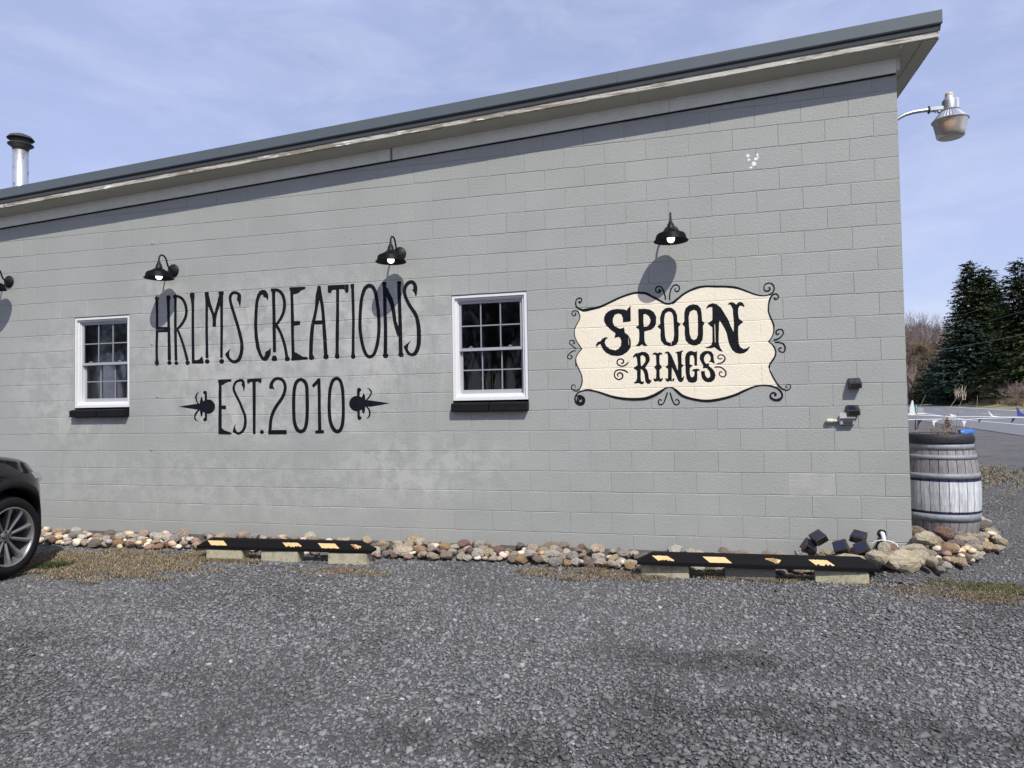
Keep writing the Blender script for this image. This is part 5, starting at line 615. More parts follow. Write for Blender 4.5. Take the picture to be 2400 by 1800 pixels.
# ---- roof, eaves
def lin(x, c): return c + ROOF_S * (x - 0.29)
seams = [-13.9, -9.25, -6.86, -5.66, -2.47, 0.295]
roof = MB()
roof.add([(WX0 - .3, -.25, lin(WX0 - .3, 4.76)), (.27, -.25, lin(.27, 4.76)), (.27, WD + .3, lin(.27, 4.76)), (WX0 - .3, WD + .3, lin(WX0 - .3, 4.76)),
          (WX0 - .3, -.25, lin(WX0 - .3, 4.65)), (.27, -.25, lin(.27, 4.65)), (.27, WD + .3, lin(.27, 4.65)), (WX0 - .3, WD + .3, lin(WX0 - .3, 4.65))],
         [(0, 1, 2, 3), (7, 6, 5, 4), (0, 4, 5, 1), (1, 5, 6, 2), (2, 6, 7, 3), (3, 7, 4, 0)])
roof = roof.build('roof', M['roof'], building)
def strip(name, x0, x1, prof, mt, parent, zoff=0.0, bevel=0):
    """prof: (y, c) with c = height at x=.29, following the roof slope"""
    n = len(prof); vs = [(x, y, lin(x, c) + zoff) for x in (x0, x1) for y, c in prof]
    b = MB(); b.add(vs, [tuple(range(n))[::-1], tuple(range(n, 2 * n))] + [(i, n + i, n + (i + 1) % n, (i + 1) % n) for i in range(n)])
    bm = bmesh.new(); me = b.mesh(name); bm.from_mesh(me); bmesh.ops.recalc_face_normals(bm, faces=bm.faces); bm.to_mesh(me); bm.free()
    me.materials.append(mt); return link(name, me, parent)
for i, (a, b) in enumerate(zip(seams[:-1], seams[1:])):
    o = .0015 * (i % 2)
    strip('fascia_panel', a + .001, b - .001, [(-.270 - o, 4.709), (-.270 - o, 4.815), (-.266, 4.818), (-.12, 4.822), (-.12, 4.816), (-.262, 4.811), (-.262, 4.712), (-.255, 4.700), (-.262, 4.697)], M['fascia'], roof)
strip('drip_edge', WX0 - .3, .286, [(-.249, 4.668), (-.249, 4.75), (-.243, 4.75), (-.243, 4.668)], M['hem'], roof)  # navy-dark colour carries the shadow the coping throws on this flange
strip('peeling_board', WX0 - .3, .272, [(-.243, 4.599), (-.240, 4.669), (-.215, 4.669), (-.215, 4.597)], M['peel'], roof)
for a, b in zip([-13.9, -9.6, -7.15, -4.72, -2.28], [-9.6, -7.15, -4.72, -2.28, .0]):
    strip('soffit_panel', a + .0015, b - .0015, [(-.214, 4.600), (-.214, 4.612), (.02, 4.575), (.02, 4.563)], M['soffit'], roof)
for a, b, zo in ((-13.7, -9.40, 0), (-9.396, -4.93, .001), (-4.90, -2.0, 0), (-1.996, -.006, .001)):
    strip('trim_board', a, b, [(-.022 - zo, 4.443), (-.030 - zo, 4.535), (-.026, 4.575), (.003, 4.575), (.003, 4.443)], M['trim'], roof)
strip('shadow_strip', -13.7, -.007, [(-.012, 4.430), (-.012, 4.444), (.003, 4.444), (.003, 4.430)], M['gap'], roof)  # solid near-black strip; shade under the trim put into its colour
# front eave: runs along Y on the road side
e = MB(); e.box((0.002, -.214, 4.585), (.15, WD, 4.600)); e.build('soffit_plank', M['soffit'], roof)
e = MB(); e.box((.153, -.214, 4.580), (.262, WD, 4.596)); e.build('soffit_plank', M['soffit'], roof)
e = MB(); e.box((-.018, -.212, 4.575), (.0, .0, 4.63)); e.build('soffit_batten', M['trim'], roof)
e = MB(); e.box((.262, -.236, 4.583), (.276, WD, 4.655)); e.build('peeling_board', M['peel'], roof)
e = MB(); e.box((.285, -.264, 4.706), (.296, WD + .3, 4.82)); e.build('fascia_panel', M['fascia'], roof)
e = MB(); e.box((.276, -.240, 4.655), (.284, WD, 4.76)); e.build('drip_edge', M['hem'], roof)  # front flange, shadow under the coping painted in likewise
e = MB(); e.box((.003, .0, 4.46), (.03, WD, 4.583)); e.build('trim_board', M['trim'], roof)
# ---- flue
p = wx(48, 430, 1.0); FX = p.x
flue = thing('stove_flue', 'galvanised metal flue pipe with sooty double cap above the low end of the roof', 'flue pipe', (FX, 1.0, lin(FX, 4.76)))
flue.scale = (.68, .68, 1); fz = lin(FX, 4.76); topz = 5.33 - fz
b = MB(); b.lathe([(.146, -.05), (.146, topz), (.10, topz)], 40); b.build('pipe', M['galvr'], flue)
b = MB(); b.lathe([(.148, topz - .03), (.150, topz + .01), (.235, topz + .055), (.238, topz + .063), (.232, topz + .068), (.15, topz + .05), (.15, topz + .03)], 40); b.build('lower_collar', M['cap'], flue)
b = MB(); b.lathe([(.175, topz + .08), (.175, topz + .15)], 32)
for k in range(6): a = k * math.pi / 3; b.box((-.012, .17, topz + .03), (.012, .178, topz + .17), rotm(z=a))
b.lathe([(.14, topz), (.14, topz + .1)], 24); b.build('louvre_ring', M['cap'], flue)
b = MB(); b.lathe([(.17, topz + .15), (.245, topz + .138), (.250, topz + .143), (.20, topz + .185), (.10, topz + .215), (0, topz + .222)], 40); b.build('rain_cap', M['cap'], flue)
# ---- gooseneck lamps
def make_lamp():
    L_ = thing('gooseneck_lamp', '', 'wall lamp', group='black barn lamps over the painted signs')
    b = MB(); b.lathe([(0, 0), (.074, 0), (.076, .006), (.071, .014), (.040, .020), (.018, .034), (0, .034)], 32, m=rotm(x=math.pi / 2)); b.build('back_plate', M['black'], L_)
    # neck: out of the plate, up and over, down to the shade
    pts = [(0, -.02, 0)]
    for a in np.linspace(-100, 90, 8): pass
    ctrl = [(0, -.015, .0), (0, -.05, .004), (0, -.085, .03), (0, -.105, .075), (0, -.122, .115), (0, -.155, .142), (0, -.195, .142), (0, -.222, .118), (0, -.230, .075), (0, -.230, .045)]
    c = [Vector(q) for q in ctrl]; pts = []
    for i in range(len(c) - 1):
        p0, p1, p2, p3 = c[max(i - 1, 0)], c[i], c[i + 1], c[min(i + 2, len(c) - 1)]
        for t in (0, .25, .5, .75): pts.append(.5 * ((2 * p1) + (-p0 + p2) * t + (2 * p0 - 5 * p1 + 4 * p2 - p3) * t * t + (-p0 + 3 * p1 - 3 * p2 + p3) * t ** 3))
    pts.append(c[-1]); b = MB(); b.tube(pts, .0095, 12); b.build('neck', M['black'], L_)
    Z = -.128
    b = MB(); b.lathe([(0, .19), (.014, .19), (.020, .180), (.022, .160), (.030, .158), (.031, .138), (.036, .132), (.038, .108), (.05, .100)], 32, c=(0, -.23, Z)); b.build('socket_cap', M['black'], L_)
    b = MB()
    for pr in ([(.034, .114), (.050, .106)], [(.050, .106), (.080, .086), (.122, .066)], [(.122, .066), (.134, .054)], [(.134, .054), (.147, .006)], [(.147, .006), (.160, -.001), (.158, -.005), (.146, .001)], [(.146, .001), (.132, .050), (.10, .064), (.03, .102)]): b.lathe(pr, 48, c=(0, -.23, Z)); b.build('shade', M['black'], L_)
    b = MB(); b.lathe([(.022, .10), (.022, .05), (.030, .040), (.036, .022), (.034, .004), (.024, -.010), (.010, -.017), (0, -.018)], 24, c=(0, -.23, Z)); b.build('bulb', M['bulb'], L_)
    return L_
lamp0 = make_lamp()
for i, (u, v, lab) in enumerate(((22, 660, 'black gooseneck barn lamp cut off at the left edge, left of the small window'), (407, 634, 'black gooseneck barn lamp above the start of the HRLMS CREATIONS lettering'),
                               (937, 595, 'black gooseneck barn lamp above the end of the HRLMS CREATIONS lettering'), (1573, 546, 'black gooseneck barn lamp above the cream SPOON RINGS sign'))):
    o = lamp0 if i == 0 else copy_tree(lamp0); p = wx(u, v); o.location = (p.x, -.001, p.z); o['label'] = lab
# ---- yard light on the front facade
Y = .55; cn = wx(2226, 262, Y)
yl = thing('yard_light', 'metal dusk to dawn yard light with ribbed refractor glowing dimly on a bent arm', 'yard light', (cn.x, Y, cn.z + .012)); yl.scale = (.88, .88, .88)
b = MB(); b.lathe([(.068, .0), (.072, .02), (.078, .03), (.112, .082)][0:1] + [(.165, -.115), (.167, -.118), (.163, -.122)], 4) if False else None
prof_ref = [(.168, -.115)]
b = MB(); n = 64; vs_ = []
for r0, z in ((.085, .0), (.168, -.105)):
    for k in range(n): rr = r0 * (1 + (.035 if k % 2 else -.02)); a = 2 * math.pi * k / n; vs_.append((rr * math.cos(a), rr * math.sin(a), z))
b.add(vs_, [(k, n + k, n + (k + 1) % n, (k + 1) % n) for k in range(n)]); b.build('reflector', M['galv'], yl)
b = MB(); b.lathe([(.165, -.100), (.176, -.106), (.178, -.114), (.170, -.118)], 48); b.lathe([(.075, .005), (.096, .004), (.098, -.004), (.08, -.008)], 40); b.build('rim_band', M['elec'], yl)
b = MB(); b.lathe([(.170, -.114), (.160, -.150), (.150, -.200), (.140, -.250), (.133, -.285), (.120, -.295), (.06, -.298), (0, -.298)], 64); b.lathe([(.164, -.116), (.134, -.28), (0, -.29)], 64); b.build('refractor', M['refr'], yl)
b = MB(); b.lathe([(0, -.118), (.07, -.12), (.10, -.135), (.09, -.155), (.03, -.17), (0, -.17)], 16); b.build('lamp_bulb', mat('dim_amber_bulb', (1, .6, .25), .4, emit=((1.0, 0.50, 0.18), 2.4)), yl)
b = MB(); b.lathe([(.072, 0), (.072, .10), (.068, .115), (.048, .135), (.045, .145)], 40); b.box((.02, -.045, 0), (.078, .045, .122)); b.build('ballast_housing', M['galv'], yl, bevel=0)
b = MB(); b.lathe([(.040, .143), (.040, .155), (.038, .157), (.040, .160), (.040, .172), (.038, .175), (.040, .178), (.039, .190), (.030, .196), (0, .197)], 32); b.build('photocell', M['plast'], yl)
b = MB(); b.box((-.20, -.028, .012), (-.06, .028, .055)); b.box((-.12, -.02, -.01), (-.06, .02, .02)); b.build('arm_clamp', M['galv'], yl, bevel=.006)
b = MB(); b.lathe([(0, 0), (.045, 0), (.045, .008), (0, .008)], 6, m=rotm(y=math.pi / 2, t=(-.205, 0, .033)), smooth=False); b.tube([(-.16, .02, .04), (-.16, -.035, .0), (-.15, -.035, -.02)], .006, 6); b.build('clamp_bolt', M['hem'], yl)
ax = -cn.x / .88
b = MB(); b.tube([(-.17, 0, .033), (-.28, 0, .032), (-.36, 0, .026), (-.44, 0, .010), (-.51, 0, -.025), (-.57, 0, -.075), (ax + .01, 0, -.16), (ax + .01, 0, -.30)], .0205, 14); b.build('arm', M['galv'], yl)
b = MB(); b.box((ax + .002, -.04, -.42), (ax + .012, .04, -.22)); b.build('arm_bracket', M['galv'], yl)
# ---- solar lights
def make_solar():
    s = thing('solar_light', '', 'solar light', group='bronze solar wall lights at the corner')
    w, d, h1, h2 = .051, .078, .048, .094
    b = MB(); b.prism([(0, 0), (-d, .0), (-d, h1), (-.010, h2), (0, h2)], 0, -w, w); b.build('housing', M['solar'], s, bevel=.004)
    a = math.atan2(h2 - h1, d - .010); L_ = math.hypot(h2 - h1, d - .010)
    b = MB(); b.box((-w + .009, .006, 0), (w - .009, L_ - .006, .0016), rotm(x=a, t=(0, -d, h1 + .0006))); b.build('solar_panel', M['panel'], s)
    b = MB(); b.box((-w + .008, -d - .0015, .006), (w - .008, -d + .004, h1 - .006)); b.build('light_lens', M['lens'], s)
    return s
s0 = make_solar()
def gpt(u, v, Y): return wx(u, v, Y)
items = [((2003, 909.5), 0, None, 'dark bronze solar light on the wall, upper of the two beside the corner'), ((1999, 973.5), 0, None, 'dark bronze solar light sitting directly above the grey outlet box')]
for i, ((u, v), _, __, lab) in enumerate(items):
    o = s0 if i == 0 else copy_tree(s0); p = wx(u, v, -.078); o.location = (p.x + .012, -.001, p.z); o['label'] = lab; o.rotation_euler = (0, 0, 0)
for (u, v, Yd, rx, ry, rz, lab) in ((1886, 1279, -.22, .15, .62, .35, 'loose solar light tilted on the stones, leftmost of the five'), (1919, 1262, -.18, -.1, -.42, .45, 'loose solar light leaning on the wall, second of the five from the left'),
                               (1979, 1281, -.28, .30, -.35, -.35, 'loose solar light lying panel up in the middle of the five'), (2015, 1262, -.20, -.1, .16, -.55, 'loose solar light propped highest on the stones near the white conduit'), (2029, 1285, -.30, .28, -.42, -.30, 'loose solar light lying rightmost of the five with its panel up')):
    o = copy_tree(s0); p = wx(u, v, Yd); o.location = (p.x, p.y + .03, p.z - .040); o.rotation_euler = (rx, ry, rz); o.scale = (1.12, 1.12, 1.12); o['label'] = lab
# ---- outlet box
p = wx(1986, 984, -.05); ob = thing('outlet_box', 'grey weatherproof outlet box with short conduit stub below the lower solar light', 'outlet box', (p.x, -.001, p.z))
b = MB(); b.box((-.062, -.045, -.042), (.062, 0, .042)); b.build('box_body', M['elec'], ob, bevel=.004)
b = MB(); b.box((-.066, -.052, -.008), (.066, -.046, .046), rotm(x=-.25, t=(0, -.012, .01))); b.build('cover', M['elec'], ob, bevel=.002)
b = MB(); b.box((-.035, -.049, -.034), (.045, -.0455, -.006)); b.build('receptacle', M['solar'], ob, bevel=.003)
b = MB(); b.lathe([(.010, 0), (.010, .03), (.016, .032), (.016, .045), (.011, .048), (.018, .055), (.019, .10), (.012, .11), (0, .11)], 14, m=rotm(y=-math.pi / 2, t=(-.062, -.025, -.006))); b.build('conduit_stub', M['plast'], ob)
# ---- conduit + cable low on the wall
p = wx(2067, 1252); cd = thing('conduit_elbow', 'white plastic conduit elbow coming out of a dark hole low on the wall', 'conduit', (p.x, 0, p.z))
b = MB(); b.add([(.035 * math.cos(a) * random.uniform(.8, 1.2), -.0035, .04 * math.sin(a) * random.uniform(.8, 1.2) + .01) for a in np.linspace(0, 2 * math.pi, 14)[:-1]], [tuple(range(13))]); b.build('wall_hole', M['gap'], cd)
b = MB(); b.tube([(.0, .0, .01), (0, -.03, .008), (.0, -.045, -.01), (.002, -.048, -.05)], .018, 14); b.build('elbow', M['pvc'], cd)
b = MB(); b.tube([(-.01, -.045, -.04), (-.03, -.05, -.07), (-.045, -.04, -.12)], .022, 10); b.build('black_sleeve', M['rubber'], cd)
cb = MB(); cb.tube([wx(2043, 1275, -.10), wx(2052, 1268, -.11), wx(2065, 1265.5, -.12), wx(2080, 1267, -.13), wx(2095, 1271, -.14), wx(2102, 1276, -.14), wx(2108, 1288, -.16)], .0052, 8)
tag(cb.build('white_cable', M['pvc']), 'thin white cable arching over the stones beside the corner', 'cable')
# ---------------------------------------------------------------- bumpers
def make_bumper(name, A, B, marks, blks, lab, gap):
    A = Vector(A); B = Vector(B); L_ = (B - A).length; ang = math.atan2(B.y - A.y, B.x - A.x)
    t = thing(name, lab, 'parking stop', (A.x, A.y, A.z), (0, -math.asin((B.z - A.z) / L_), ang), 'rubber parking stops along the wall')
    b = MB(); hb, ht, h = .078, .045, .098
    prof = [(-hb, 0), (hb, 0), (hb, .030), (ht, h - .006), (ht - .01, h), (-ht + .01, h), (-ht, h - .006), (-hb, .030)]
    st = []
    for x, k in ((0.0, .25), (0.0, .26), (.13, 1), (L_ - .13, 1), (L_, .26), (L_, .25)):
        st.append([(x, y * (1 if k == 1 else .93), z if z <= .03 else .03 + (z - .03) * (k if k == 1 else .02)) for y, z in prof])
    st = [st[0], st[2], st[3], st[5]]; n = 8; vs_ = [q for s in st for q in s]
    b.add(vs_, [tuple(range(n)), tuple(range(3 * n, 4 * n))[::-1]] + [(i * n + j, (i + 1) * n + j, (i + 1) * n + (j + 1) % n, i * n + (j + 1) % n) for i in range(3) for j in range(n)])
    me = b.mesh('body'); bm = bmesh.new(); bm.from_mesh(me); bmesh.ops.recalc_face_normals(bm, faces=bm.faces); bmesh.ops.bevel(bm, geom=bm.edges[:], offset=.003, segments=1, affect='EDGES'); bm.to_mesh(me); bm.free()
    me.materials.append(M['rubber']); link('body', me, t)
    for x0, x1, wear, top in marks:   # worn reflective chevrons on the sloping front face
        w = MB(); nn_ = 14; sk = .035
        up = []; dn = []
        for i in range(nn_ + 1):
            f = i / nn_; x = x0 + (x1 - x0) * f
            up.append((x - sk, h - .016 - random.random() * wear * .3 * .05)); dn.append((x + sk * .6, .038 + random.random() * wear * .055))
        poly = [(x, z) for x, z in dn] + [(x, z) for x, z in up[::-1]]
        vs_ = [(x, -(hb + (ht - hb) * (z - .03) / (h - .006 - .03)) - .0022, z) for x, z in poly]; m2 = len(vs_)
        w.add(vs_, [(i, i + 1, m2 - 2 - i, m2 - 1 - i) for i in range(nn_)]); w.build('yellow_marking', M['reflect'], t)
        # raised rubber lozenge round the marking
    for (u0, y0, c, dz) in blks:
        w = .2; mt = M['conc'] if c else M['concg']
        k = thing('edging_block', dz, 'block', (u0 + .2, y0 + .09, 0), (0, 0, random.uniform(-.04, .04)), 'concrete blocks under the parking stops')
        q = MB(); q.prism([(-.203, -.075), (.203, -.075), (.19, .075), (-.19, .075)], 2, -.02, .100 if c else .094); me = q.mesh('block_body'); bm = bmesh.new(); bm.from_mesh(me)
        bmesh.ops.bevel(bm, geom=bm.edges[:], offset=.006, segments=2, affect='EDGES'); bm.to_mesh(me); bm.free(); me.materials.append(mt); link('block_body', me, k)
    return t
make_bumper('parking_stop', (-6.74, -.745, .103), (-4.86, -.665, .105), [(.15, .33, .06, 0), (.98, 1.15, .30, 0), (1.36, 1.54, .10, 0), (1.70, 1.76, .5, 0)],
            [(-6.63, -.815, 1, 'mossy concrete block under the left end of the left parking stop'), (-6.02, -.79, 1, 'yellowish concrete block under the middle of the left parking stop'), (-5.30, -.765, 1, 'pale concrete block under the right end of the left parking stop')], 'black rubber parking stop with yellow patches on three blocks below the left lettering', 0)
make_bumper('parking_stop', (-2.35, -.675, .103), (-.43, -.605, .108), [(.16, .29, .30, 0), (.58, .76, .03, 0), (1.08, 1.15, .85, 0), (1.42, 1.56, .25, 0)],
            [(-2.32, -.70, 1, 'speckled yellow concrete block under the left end of the right parking stop'), (-1.62, -.665, 0, 'grey concrete block under the middle of the right parking stop'), (-.91, -.675, 1, 'tall tan concrete block under the right end of the right parking stop')], 'longer black rubber parking stop with worn yellow patches, in front of the SPOON RINGS wall', 0)
# ---------------------------------------------------------------- stones along the wall
def stone_mesh(seed, sub=2, amp=.22, flat=.3):
    r = random.Random(seed); bm = bmesh.new(); bmesh.ops.create_icosphere(bm, subdivisions=sub, radius=1)
    planes = [(Vector((r.gauss(0, 1), r.gauss(0, 1), r.gauss(0, 1))).normalized(), r.uniform(.62, .92)) for _ in range(9)]
    f = [Vector((r.uniform(-2, 2), r.uniform(-2, 2), r.uniform(-2, 2))) for _ in range(3)]
    for v in bm.verts:
        p = v.co.copy()
        for nrm, d in planes:
            k = p.dot(nrm) - d
            if k > 0: p -= nrm * k * .95
        p *= 1 + amp * .35 * (math.sin(f[0].dot(v.co) * 1.4 + seed) + .5 * math.sin(f[1].dot(v.co) * 2.6))
        v.co = p
    for fc in bm.faces: fc.smooth = True
    me = bpy.data.meshes.new('stone'); bm.to_mesh(me); bm.free(); me.set_sharp_from_angle(angle=math.radians(27)); me.materials.append(M['rock']); return me
SM = [stone_mesh(i) for i in range(12)]
border = MB(); border.prism([(-.40, -.03), (-.004, -.03), (-.004, .075), (-.40, -.015)], 0, -10.4, -.01)
border = tag(border.build('stone_border', M['rockbed']), 'border of loose tan and brown river stones piled along the foot of the wall', 'stone border')
cell = .012; HX0, HY0 = -10.2, -.70; hm = np.zeros((int(11.8 / cell), int(3.1 / cell)))
def mound(x, y):
    """ground raised round the barrel and along the wall, as numpy or floats"""
    c = lambda v: np.clip(v, 0, 1)
    right = c((y - (1.24 * x - .47)) / .45) * .17 * c((1.35 - x) / .4) * c((2.1 - y) / .4)
    left = c((y + .40) / .40) * (.085 + .05 * c(1 + x / 1.5))
    return np.where(x > 0, right, np.where(y < .02, np.where(x > -.5, np.maximum(left, right * c(1 + x / .5)), left), 0))
_I, _J = np.meshgrid(np.arange(hm.shape[0]), np.arange(hm.shape[1]), indexing='ij')
_X = HX0 + _I * cell; _Y = HY0 + _J * cell
_mx = mound(_X, _Y); hm = np.maximum(hm, _mx); stones = []
me_ = bpy.data.meshes.new('stone_mound'); gxs = np.arange(-.55, 1.5, .06); gys = np.arange(-.6, 2.3, .06)
mvv = [(x, y, float(mound(x, y)) - .022 + random.uniform(-.006, .006)) for y in gys for x in gxs]; nn1 = len(gxs)
me_.from_pydata(mvv, [], [(j * nn1 + i, j * nn1 + i + 1, (j + 1) * nn1 + i + 1, (j + 1) * nn1 + i) for j in range(len(gys) - 1) for i in range(nn1 - 1) if not (gxs[i] < -.05 and gys[j] > -.05)]); me_.materials.append(M['ground']); tag(link('stone_mound', me_), kind='structure')
def probe(x, y, a, b, c, yaw):
    rx = math.hypot(a * math.cos(yaw), b * math.sin(yaw)); ry = math.hypot(a * math.sin(yaw), b * math.cos(yaw))
    i0, i1 = max(0, int((x - rx - HX0) / cell)), int((x + rx - HX0) / cell) + 1; j0, j1 = max(0, int((y - ry - HY0) / cell)), int((y + ry - HY0) / cell) + 1
    sub = hm[i0:i1, j0:j1]
    if sub.size == 0: return None
    dx = (_X[i0:i1, j0:j1] - x) / rx; dy = (_Y[i0:i1, j0:j1] - y) / ry; q = 1 - dx * dx - dy * dy; mk = q > 0
    if not mk.any(): return None
    prof = np.sqrt(np.where(mk, q, 0)) * c; zc = float(np.percentile((sub + prof)[mk], 86)) - c * .10
    return zc, (i0, i1, j0, j1), mk, prof, sub
def drop(x, y, a, b, c, yaw=None, matr=None, z=None, tilt=.35):
    yaw = random.uniform(0, 6.28) if yaw is None else yaw; r = probe(x, y, a, b, c, yaw)
    if r is None: return
    zc, (i0, i1, j0, j1), mk, prof, sub = r
    if z is not None: zc = z
    hm[i0:i1, j0:j1] = np.where(mk, np.maximum(sub, zc + prof * .9), sub); stones.append((x, y, zc, a, b, c, yaw, None, matr, tilt))
def fill(n, sampler, zmax, sz, k=9):
    for _ in range(n):
        a, b, c = sz(); best = None
        for _ in range(k):
            x, y = sampler(a, b); yaw = random.uniform(0, 6.28); r = probe(x, y, a, b, c, yaw)
            if r is None: continue
            if best is None or r[0] < best[0]: best = (r[0], x, y, yaw)
        if best and best[0] + c < zmax(best[1], best[2]): drop(best[1], best[2], a, b, c, yaw=best[3])
MBD = M['boulder']
for (u, v, Yd, a, b, c, yaw) in ((2112, 1316, -.36, .150, .11, .092, -.1), (2055, 1308, -.46, .088, .08, .066, .4), (2000, 1312, -.42, .135, .08, .048, -.12), (2156, 1306, -.28, .085, .075, .07, .3), (2185, 1316, -.34, .05, .05, .05, 0)):
    p = wx(u, v, Yd); drop(p.x, p.y, a, b, c, yaw=yaw, matr=MBD, z=p.z)
for (u, v, Yd, a, b, c, yaw) in ((2138, 1288, -.20, .125, .065, .048, -.25), (2073, 1287, -.27, .050, .05, .058, .2), (2166, 1262, -.02, .10, .08, .065, 0)):
    p = wx(u, v, Yd); drop(p.x, p.y, a, b, c, yaw=yaw, matr=MBD, z=p.z)
def size():
    s = random.lognormvariate(math.log(.047), .27); s = min(max(s, .027), .075); return s * random.uniform(1.0, 1.45), s * random.uniform(.8, 1.05), s * random.uniform(.6, .85)
def size2():
    a, b, c = size(); return a * 1.15, b * 1.15, c * 1.15
def front(x): return -.46 - .05 * math.sin(x * 2.1) if x < -1 else -.42
def wall_s(x0, x1):
    def f(a, b): x = random.uniform(x0, x1); return x, random.uniform(front(x), -b - .012)
    return f
def wall_z(x, y): return max(.088, .225 + .025 * math.sin(x * 3.7) + .03 * math.sin(x * 9.1) - .42 * max(0, -y - .09))
for x0 in np.arange(-9.95, -.9, .5): fill(30, wall_s(x0, x0 + .55), wall_z, size)
fill(34, wall_s(-.95, -.03), lambda x, y: .25 if y > -.2 else .15, size2)
def bar_s(a, b):
    while True:
        x = random.uniform(.05, 1.10); y = random.uniform(-.35, 1.9); d = math.hypot(x - .60, y - 1.13)
        if .345 + b * .8 < d and y > x * 1.24 - .44 and y < 1.75 and (y < 1.0 or x > .85): return x, y
fill(190, bar_s, lambda x, y: float(mound(x, y)) + .12, size2)
def seen(s):
    return s[5] * s[3] / ((Vector((s[0], s[1], s[2])) - CP).length ** 2)
stones.sort(key=seen, reverse=True)
rest_v = []
for i, (x, y, z, a, b, c, yaw, me, matr, tilt) in enumerate(stones):
    me = SM[i % 12]
    rot = (random.uniform(-tilt, tilt) * .6, random.uniform(-tilt, tilt) * .6, yaw)
    if i < 300:
        if matr:
            me = me.copy(); me.materials.clear(); me.materials.append(matr); rot = (0, random.uniform(-.1, .1), yaw)
        link('stone', me, border, loc=(x, y, z), rot=rot, scale=(a * 1.13, b * 1.13, c * 1.13))
    else: rest_v.append((x, y, z, a, b, c, rot, me))
if rest_v:
    VV = []; FF_ = []; TT = []; n0 = 0
    for x, y, z, a, b, c, rot, me in rest_v:
        mm = rotm(*rot, t=(x, y, z)) @ Matrix.Diagonal((a * 1.1, b * 1.1, c * 1.1, 1)); VV += [tuple(mm @ v.co) for v in me.vertices]; FF_ += [tuple(i + n0 for i in p.vertices) for p in me.polygons]; n0 += len(me.vertices); TT += [random.choice(RC)] * len(me.vertices)
    tag(big_mesh('stones', np.array(VV), np.array(FF_), M['rockt'], np.array(TT), border, True), kind='stuff')
# ---------------------------------------------------------------- gravel
def chips(name, n, xr, yr, smin, smax, label, keep=None):
    x = rng.uniform(*xr, n); y = rng.uniform(*yr, n)
    if keep is not None: k = keep(x, y); x = x[k]; y = y[k]; n = len(x)
    s = np.exp(rng.normal(0, .38, n)); s = np.clip(s * .0078, smin, smax)
    a = s * rng.uniform(.9, 1.5, n); b = s * rng.uniform(.6, 1.0, n); c = s * rng.uniform(.22, .6, n)
    cube = np.array([(-1, -1, -1), (1, -1, -1), (1, 1, -1), (-1, 1, -1), (-1, -1, 1), (1, -1, 1), (1, 1, 1), (-1, 1, 1)], float)
    V = cube[None] * np.stack([a, b, c], 1)[:, None, :]; V = V * rng.uniform(.55, 1.12, (n, 8, 3)); V[:, 4:, :2] *= rng.uniform(.5, .9, (n, 1, 1))
    tx = rng.normal(0, .22, n); ty = rng.normal(0, .22, n); tz = rng.uniform(0, 6.283, n)
    cxx, sxx = np.cos(tx), np.sin(tx); cyy, syy = np.cos(ty), np.sin(ty); cz, sz = np.cos(tz), np.sin(tz)
    R = np.zeros((n, 3, 3)); R[:, 0, 0] = cz * cyy; R[:, 0, 1] = cz * syy * sxx - sz * cxx; R[:, 0, 2] = cz * syy * cxx + sz * sxx
    R[:, 1, 0] = sz * cyy; R[:, 1, 1] = sz * syy * sxx + cz * cxx; R[:, 1, 2] = sz * syy * cxx - cz * sxx; R[:, 2, 0] = -syy; R[:, 2, 1] = cyy * sxx; R[:, 2, 2] = cyy * cxx
    V = np.einsum('nij,nkj->nki', R, V)
    hz = 0.012 * np.sin(x * 1.3 + .7 * y) * np.sin(y * 1.1) - .012; hz = np.maximum(hz, np.where((x > -.55) & (x < 1.45), mound(x, y) - .020, -1))
    V += np.stack([x, y, hz + c * .30 + rng.uniform(0, .0045, n)], 1)[:, None, :]
    F = np.array([(0, 3, 2, 1), (4, 5, 6, 7), (0, 1, 5, 4), (1, 2, 6, 5), (2, 3, 7, 6), (3, 0, 4, 7)]); FF = (F[None] + 8 * np.arange(n)[:, None, None]).reshape(-1, 4)
    g = np.exp(rng.normal(math.log(.165), .27, n)); g = np.where(rng.random(n) < .004, .42, np.clip(g, .06, .36))
    hue = rng.normal(0, .03, (n, 1)); tone = g[:, None] * np.array([[1.0, .995, 1.0]]) * (1 + hue * np.array([[1, 0, -1]]))
    tone = np.repeat(tone, 8, 0)
    o = big_mesh(name, V.reshape(-1, 3), FF, M['chips'], tone)
    return tag(o, label, 'gravel', kind='stuff')
chips('gravel', 246000, (-9.6, 3.6), (-5.0, -.12), .004, .024, 'grey slate gravel covering the parking lot in front of the wall', lambda x, y: (rng.random(len(x)) < np.clip(1.0 - .10 * (y + 5), .55, 1)) & (x > -6.4 - 1.3 * (y + 4.4)) & (x < 1.3 + .45 * (y + 3.5)))
chips('gravel', 36000, (.0, 5.0), (-.14, 8.0), .006, .026, 'grey slate gravel beside the barrel leading to the road')
# larger loose pieces
def scatter_big():
    n = 900; x = rng.uniform(-9, 3, n); y = rng.uniform(-4.9, -.6, n); q = MB()
    return
